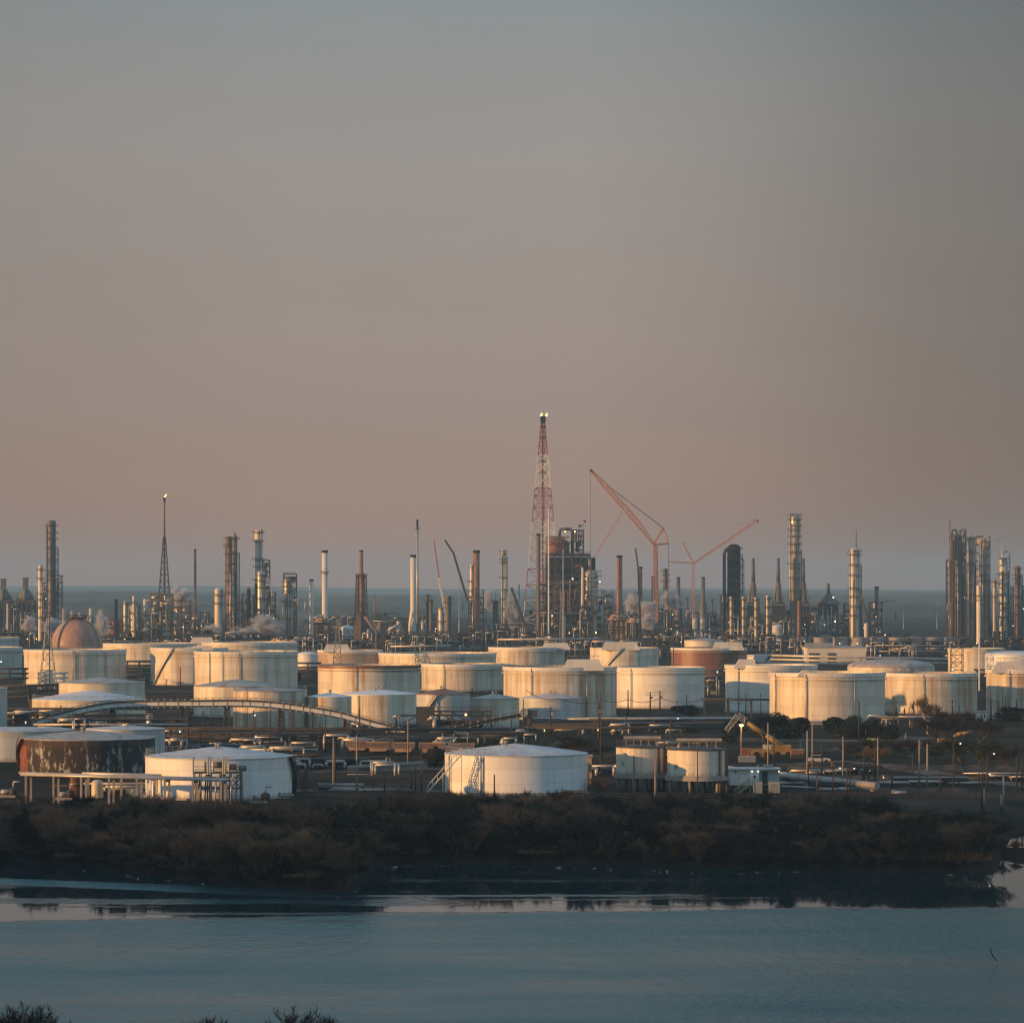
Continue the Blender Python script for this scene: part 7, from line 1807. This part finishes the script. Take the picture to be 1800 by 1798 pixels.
def belt():
    q = random.Random(12); items = []
    # (row name, offset from shore, row of the tops, width range, kinds)
    for row, off, top, wlo, whi, kinds, step in (
        ('bank top', 44, 1394, 58, 92, ('green', 'brown', 'green', 'dark', 'brown'), 33),
        ('upper bank', 33, 1400, 60, 96, ('brown', 'green', 'dark', 'green', 'red', 'brown'), 31),
        ('middle bank', 21, 1414, 58, 98, ('brown', 'dark', 'red', 'brown', 'green'), 31),
        ('lower bank', 11, 1418, 56, 94, ('brown', 'red', 'dark', 'brown', 'green'), 30),
        ('water edge', 4, 1440, 56, 96, ('dark', 'red', 'brown', 'dark'), 30),
        ('shoreline', 1.6, 1490, 26, 46, ('brown', 'dark', 'red', 'brown'), 30)):
        px = -25
        while px < (1742 if off < 12 else 1700):
            o = off+q.uniform(-4, 4)*min(1, off/12); d = shore(px)+jit(px)+max(.9, o)
            # the left headland stands nearer: its rows sit lower in the picture
            kk = (d-off)/470.0; yt = top+q.uniform(-11, 16)+max(0, (476-shore(px)))*.95*(1 if off < 30 else .25)
            if px < 110: yt += (110-px)*.09
            if px > 1560 and off > 30: yt += (px-1560)*.30
            if px > 1440 and off > 30: yt += 8
            kind = q.choice(kinds)
            if px < 560 and kind in ('dark', 'green') and q.random() < .55: kind = q.choice(('red', 'brown'))
            if 560 < px < 760 and kind == 'red': kind = 'dark'
            if 560 < px < 1500 and kind in ('brown', 'red') and q.random() < .45: kind = 'dark'
            base = HC
            if off < 6: yt = min(yt+q.uniform(-14, 14), YH+(HC-gz(px, d)-1.2)*F/d)
            items.append((kind, px, yt, d, q.uniform(wlo, whi), row)); px += step*q.uniform(.7, 1.3)
    items += [('pale', 1056, 1418, 484, 78, 'lower bank'), ('pale', 760, 1424, 490, 72, 'lower bank'), ('pale', 815, 1420, 494, 60, 'lower bank'), ('pale', 893, 1424, 488, 64, 'lower bank'), ('pale', 1368, 1446, 480, 76, 'lower bank'), ('pale', 107, 1424, 498, 60, 'middle bank'),
              ('red', 450, 1462, 445, 95, 'water edge'), ('red', 325, 1456, 462, 80, 'lower bank'), ('red', 545, 1470, 441, 80, 'water edge'), ('red', 190, 1446, 482, 90, 'lower bank'),
              ('reed', 1196, 1481, 474, 38, 'water edge'), ('reed', 1655, 1488, 466, 70, 'water edge'), ('reed', 1715, 1494, 465, 60, 'water edge'), ('reed', 1240, 1494, 474, 26, 'water edge'), ('green', 1450, 1404, 505, 90, 'upper bank'), ('green', 800, 1396, 520, 85, 'bank top'), ('green', 1700, 1424, 508, 60, 'upper bank')]
    grp = {}
    for it in sorted(items, key=lambda a: a[1]): grp.setdefault((it[0], it[5], banch(it[1])), []).append(it)
    ordn = ['leftmost', 'second', 'third', 'fourth', 'fifth', 'sixth', 'seventh', 'eighth', 'ninth', 'tenth']
    for (kind, row, an), its in grp.items():
        for i, (k_, px, yt, d, w, r) in enumerate(its):
            lab = f'{DESC[kind]}, {row}, below {an}' + ('' if len(its) == 1 else f', {ordn[i]} of {["", "", "two", "three", "four", "five", "six", "seven", "eight", "nine", "ten"][len(its)]}')
            plant(kind, px, yt, d, lab, w, grp='shrubs and trees along the lake bank')
belt()
# trees in the tank field
for kind, px, yt, yb, w, lab, i in (
    ('ever', 633, 1190, 1222, 66, 'dark round evergreen tree in front of the dark rusty rimmed tank', 0), ('ever', 608, 1201, 1222, 34, 'smaller dark evergreen left of the round one', 1),
    ('ever', 1204, 1237, 1259, 48, 'dark evergreen bush at the right foot of the clean white tank', 1), ('ever', 1345, 1251, 1299, 80, 'large dark evergreen tree clump behind the sodium lamp, left part', 0), ('ever', 1390, 1254, 1299, 60, 'large dark evergreen tree clump behind the sodium lamp, right part', 1), ('ever', 1290, 1262, 1292, 40, 'dark evergreen behind the hanging grey crane jib', 1),
    ('ever', 1281, 1284, 1306, 36, 'low round dark evergreen left of the orange container', 0), ('ever', 1486, 1254, 1299, 66, 'dark evergreen clump before the grimy streaked tank, left part', 1), ('ever', 1524, 1260, 1299, 60, 'dark evergreen clump before the grimy streaked tank, middle part', 0), ('ever', 1556, 1270, 1300, 50, 'dark evergreen clump before the grimy streaked tank, right part', 1),
    ('pale', 1630, 1219, 1290, 46, 'gnarled leafless tree before the grimy streaked tank', 0), ('dark', 1655, 1235, 1300, 60, 'dark leafless tree right of the gnarled one', 0), ('dark', 1690, 1250, 1302, 70, 'dark leafless tree below the grimy tank\'s right edge', 1), ('dark', 1640, 1258, 1304, 70, 'dark leafless thicket under the gnarled tree', 2), ('dark', 1720, 1262, 1306, 60, 'dark leafless tree at the foot of the pale building', 2),
    ('ever', 1782, 1241, 1268, 60, 'dark evergreen at the right edge tank foot', 0), ('dark', 455, 1156, 1204, 34, 'slim leafless tree before the tank with bushes', 1), ('green', 410, 1177, 1204, 62, 'green bushy tree before the tank with bushes', 0), ('ever', 513, 1178, 1204, 34, 'dark bush at the right foot of the tank with bushes', 1), ('dark', 490, 1172, 1206, 40, 'leafless shrub between the slim tree and the dark bush', 2), ('dark', 392, 1188, 1206, 30, 'dark low shrub left of the green bushy tree', 2),
    ('ever', 592, 1156, 1165, 40, 'dark low dome shaped bush over the dark rusty rim', 0),
    ('green', 1500, 1305, 1330, 60, 'green leafing shrub on the bare slope, left', 1), ('green', 1560, 1296, 1328, 74, 'green leafing shrub on the bare slope, middle', 2), ('green', 1690, 1296, 1342, 90, 'green leafing shrub under the yellow excavator', 0), ('dark', 1600, 1300, 1330, 80, 'dark leafless shrub on the bare slope, centre', 0), ('green', 1740, 1300, 1346, 80, 'green leafing shrub near the right edge of the bare slope', 1), ('dark', 1650, 1306, 1336, 60, 'dark leafless shrub left of the excavator shrub', 1), ('dark', 1780, 1306, 1348, 60, 'dark leafless shrub at the right frame edge', 0), ('brown', 1540, 1312, 1338, 50, 'brown leafless shrub low on the bare slope', 1),
    ('dark', 1010, 1292, 1330, 90, 'dark leafless thicket right of the stair tank, left part', 1), ('dark', 1052, 1304, 1336, 60, 'dark leafless thicket right of the stair tank, right part', 2), ('brown', 1052, 1366, 1398, 46, 'brown shrub at the right foot of the stair tank', 0), ('brown', 1000, 1388, 1408, 70, 'brown shrub before the stair tank\'s lower right', 2),
    ('dark', 240, 1188, 1206, 40, 'low dark shrub beside the low-domed cream tank', 0), ('dark', 760, 1220, 1230, 30, 'low dark shrub at the foot of the orange patched tank', 1)):
    plant(kind, px, yt, gd(yb), lab, w, z0=0, grp='trees in the tank field', i=i if (kind, i) in PRO else 0)
# spit at far right
for kind, px, yt, w, lab in (('dark', 1733, 1466, 40, 'dark leafless tree on the mud spit, leftmost'), ('brown', 1764, 1470, 44, 'leafless bush on the mud spit before the pond'), ('red', 1788, 1480, 26, 'small leafless bush on the mud spit at the right edge'), ('dark', 1692, 1472, 34, 'dark leafless bush at the left root of the mud spit')):
    plant(kind, px, yt, 488, lab, w, z0=-2.2, grp='bushes on the mud spit')
# tree tops on the near shore
for kind, px, yt, d, w, lab, i in (('fine', 34, 1757, 205, 150, 'bare treetop poking up at the lower left corner', 0), ('fine', 2, 1764, 200, 110, 'bare treetop cut by the lower left corner', 1), ('fine', 452, 1766, 212, 120, 'bare treetop at the bottom edge, left of its neighbour', 1), ('fine', 490, 1772, 206, 110, 'bare treetop at the bottom edge, right of its neighbour', 0), ('fine', 401, 1783, 208, 60, 'single thin bare twig top at the bottom edge', 1)):
    plant(kind, px, yt, d, lab, w*2.6, z0=-.5, grp='bare treetops on the near shore', i=i)
for t in PRO.values():
    for c in kids(t): bpy.data.objects.remove(c)
    bpy.data.objects.remove(t)
def snag():
    d = 6000*38/(1685-1036); t = MB().path([P(1741, 1666, d-6), P(1742, 1674, d-6), P(1746, 1681, d-5), P(1753, 1688, d-4)], .05, 6)
    solo(t, 'driftwood_snag', M['black'], 'thin curved dead branch sticking out of the open water', 'driftwood', (X(1745, d), d, -3))
snag()
def fence():
    t = thing('guard_fence', 'dark low rail fence along the top of the bank', 'fence', (X(1000, 566), 566, 0))
    xs = [300+i*16 for i in range(96)]
    for i, px in enumerate(xs[::1]):
        p = Vector((X(px, 572), 572, gz(px, 572)))
        if i % 2 == 0: MB().box(p+Vector((0, 0, .45)), (.14, .14, 1.1)).build('post', M['steel'], t)
    mb = MB()
    for z in (.4, .8): mb.beam((X(300, 572), 572, z), (X(1830, 572), 572, z), .1)
    mb.build('rail', M['steel'], t)
fence()
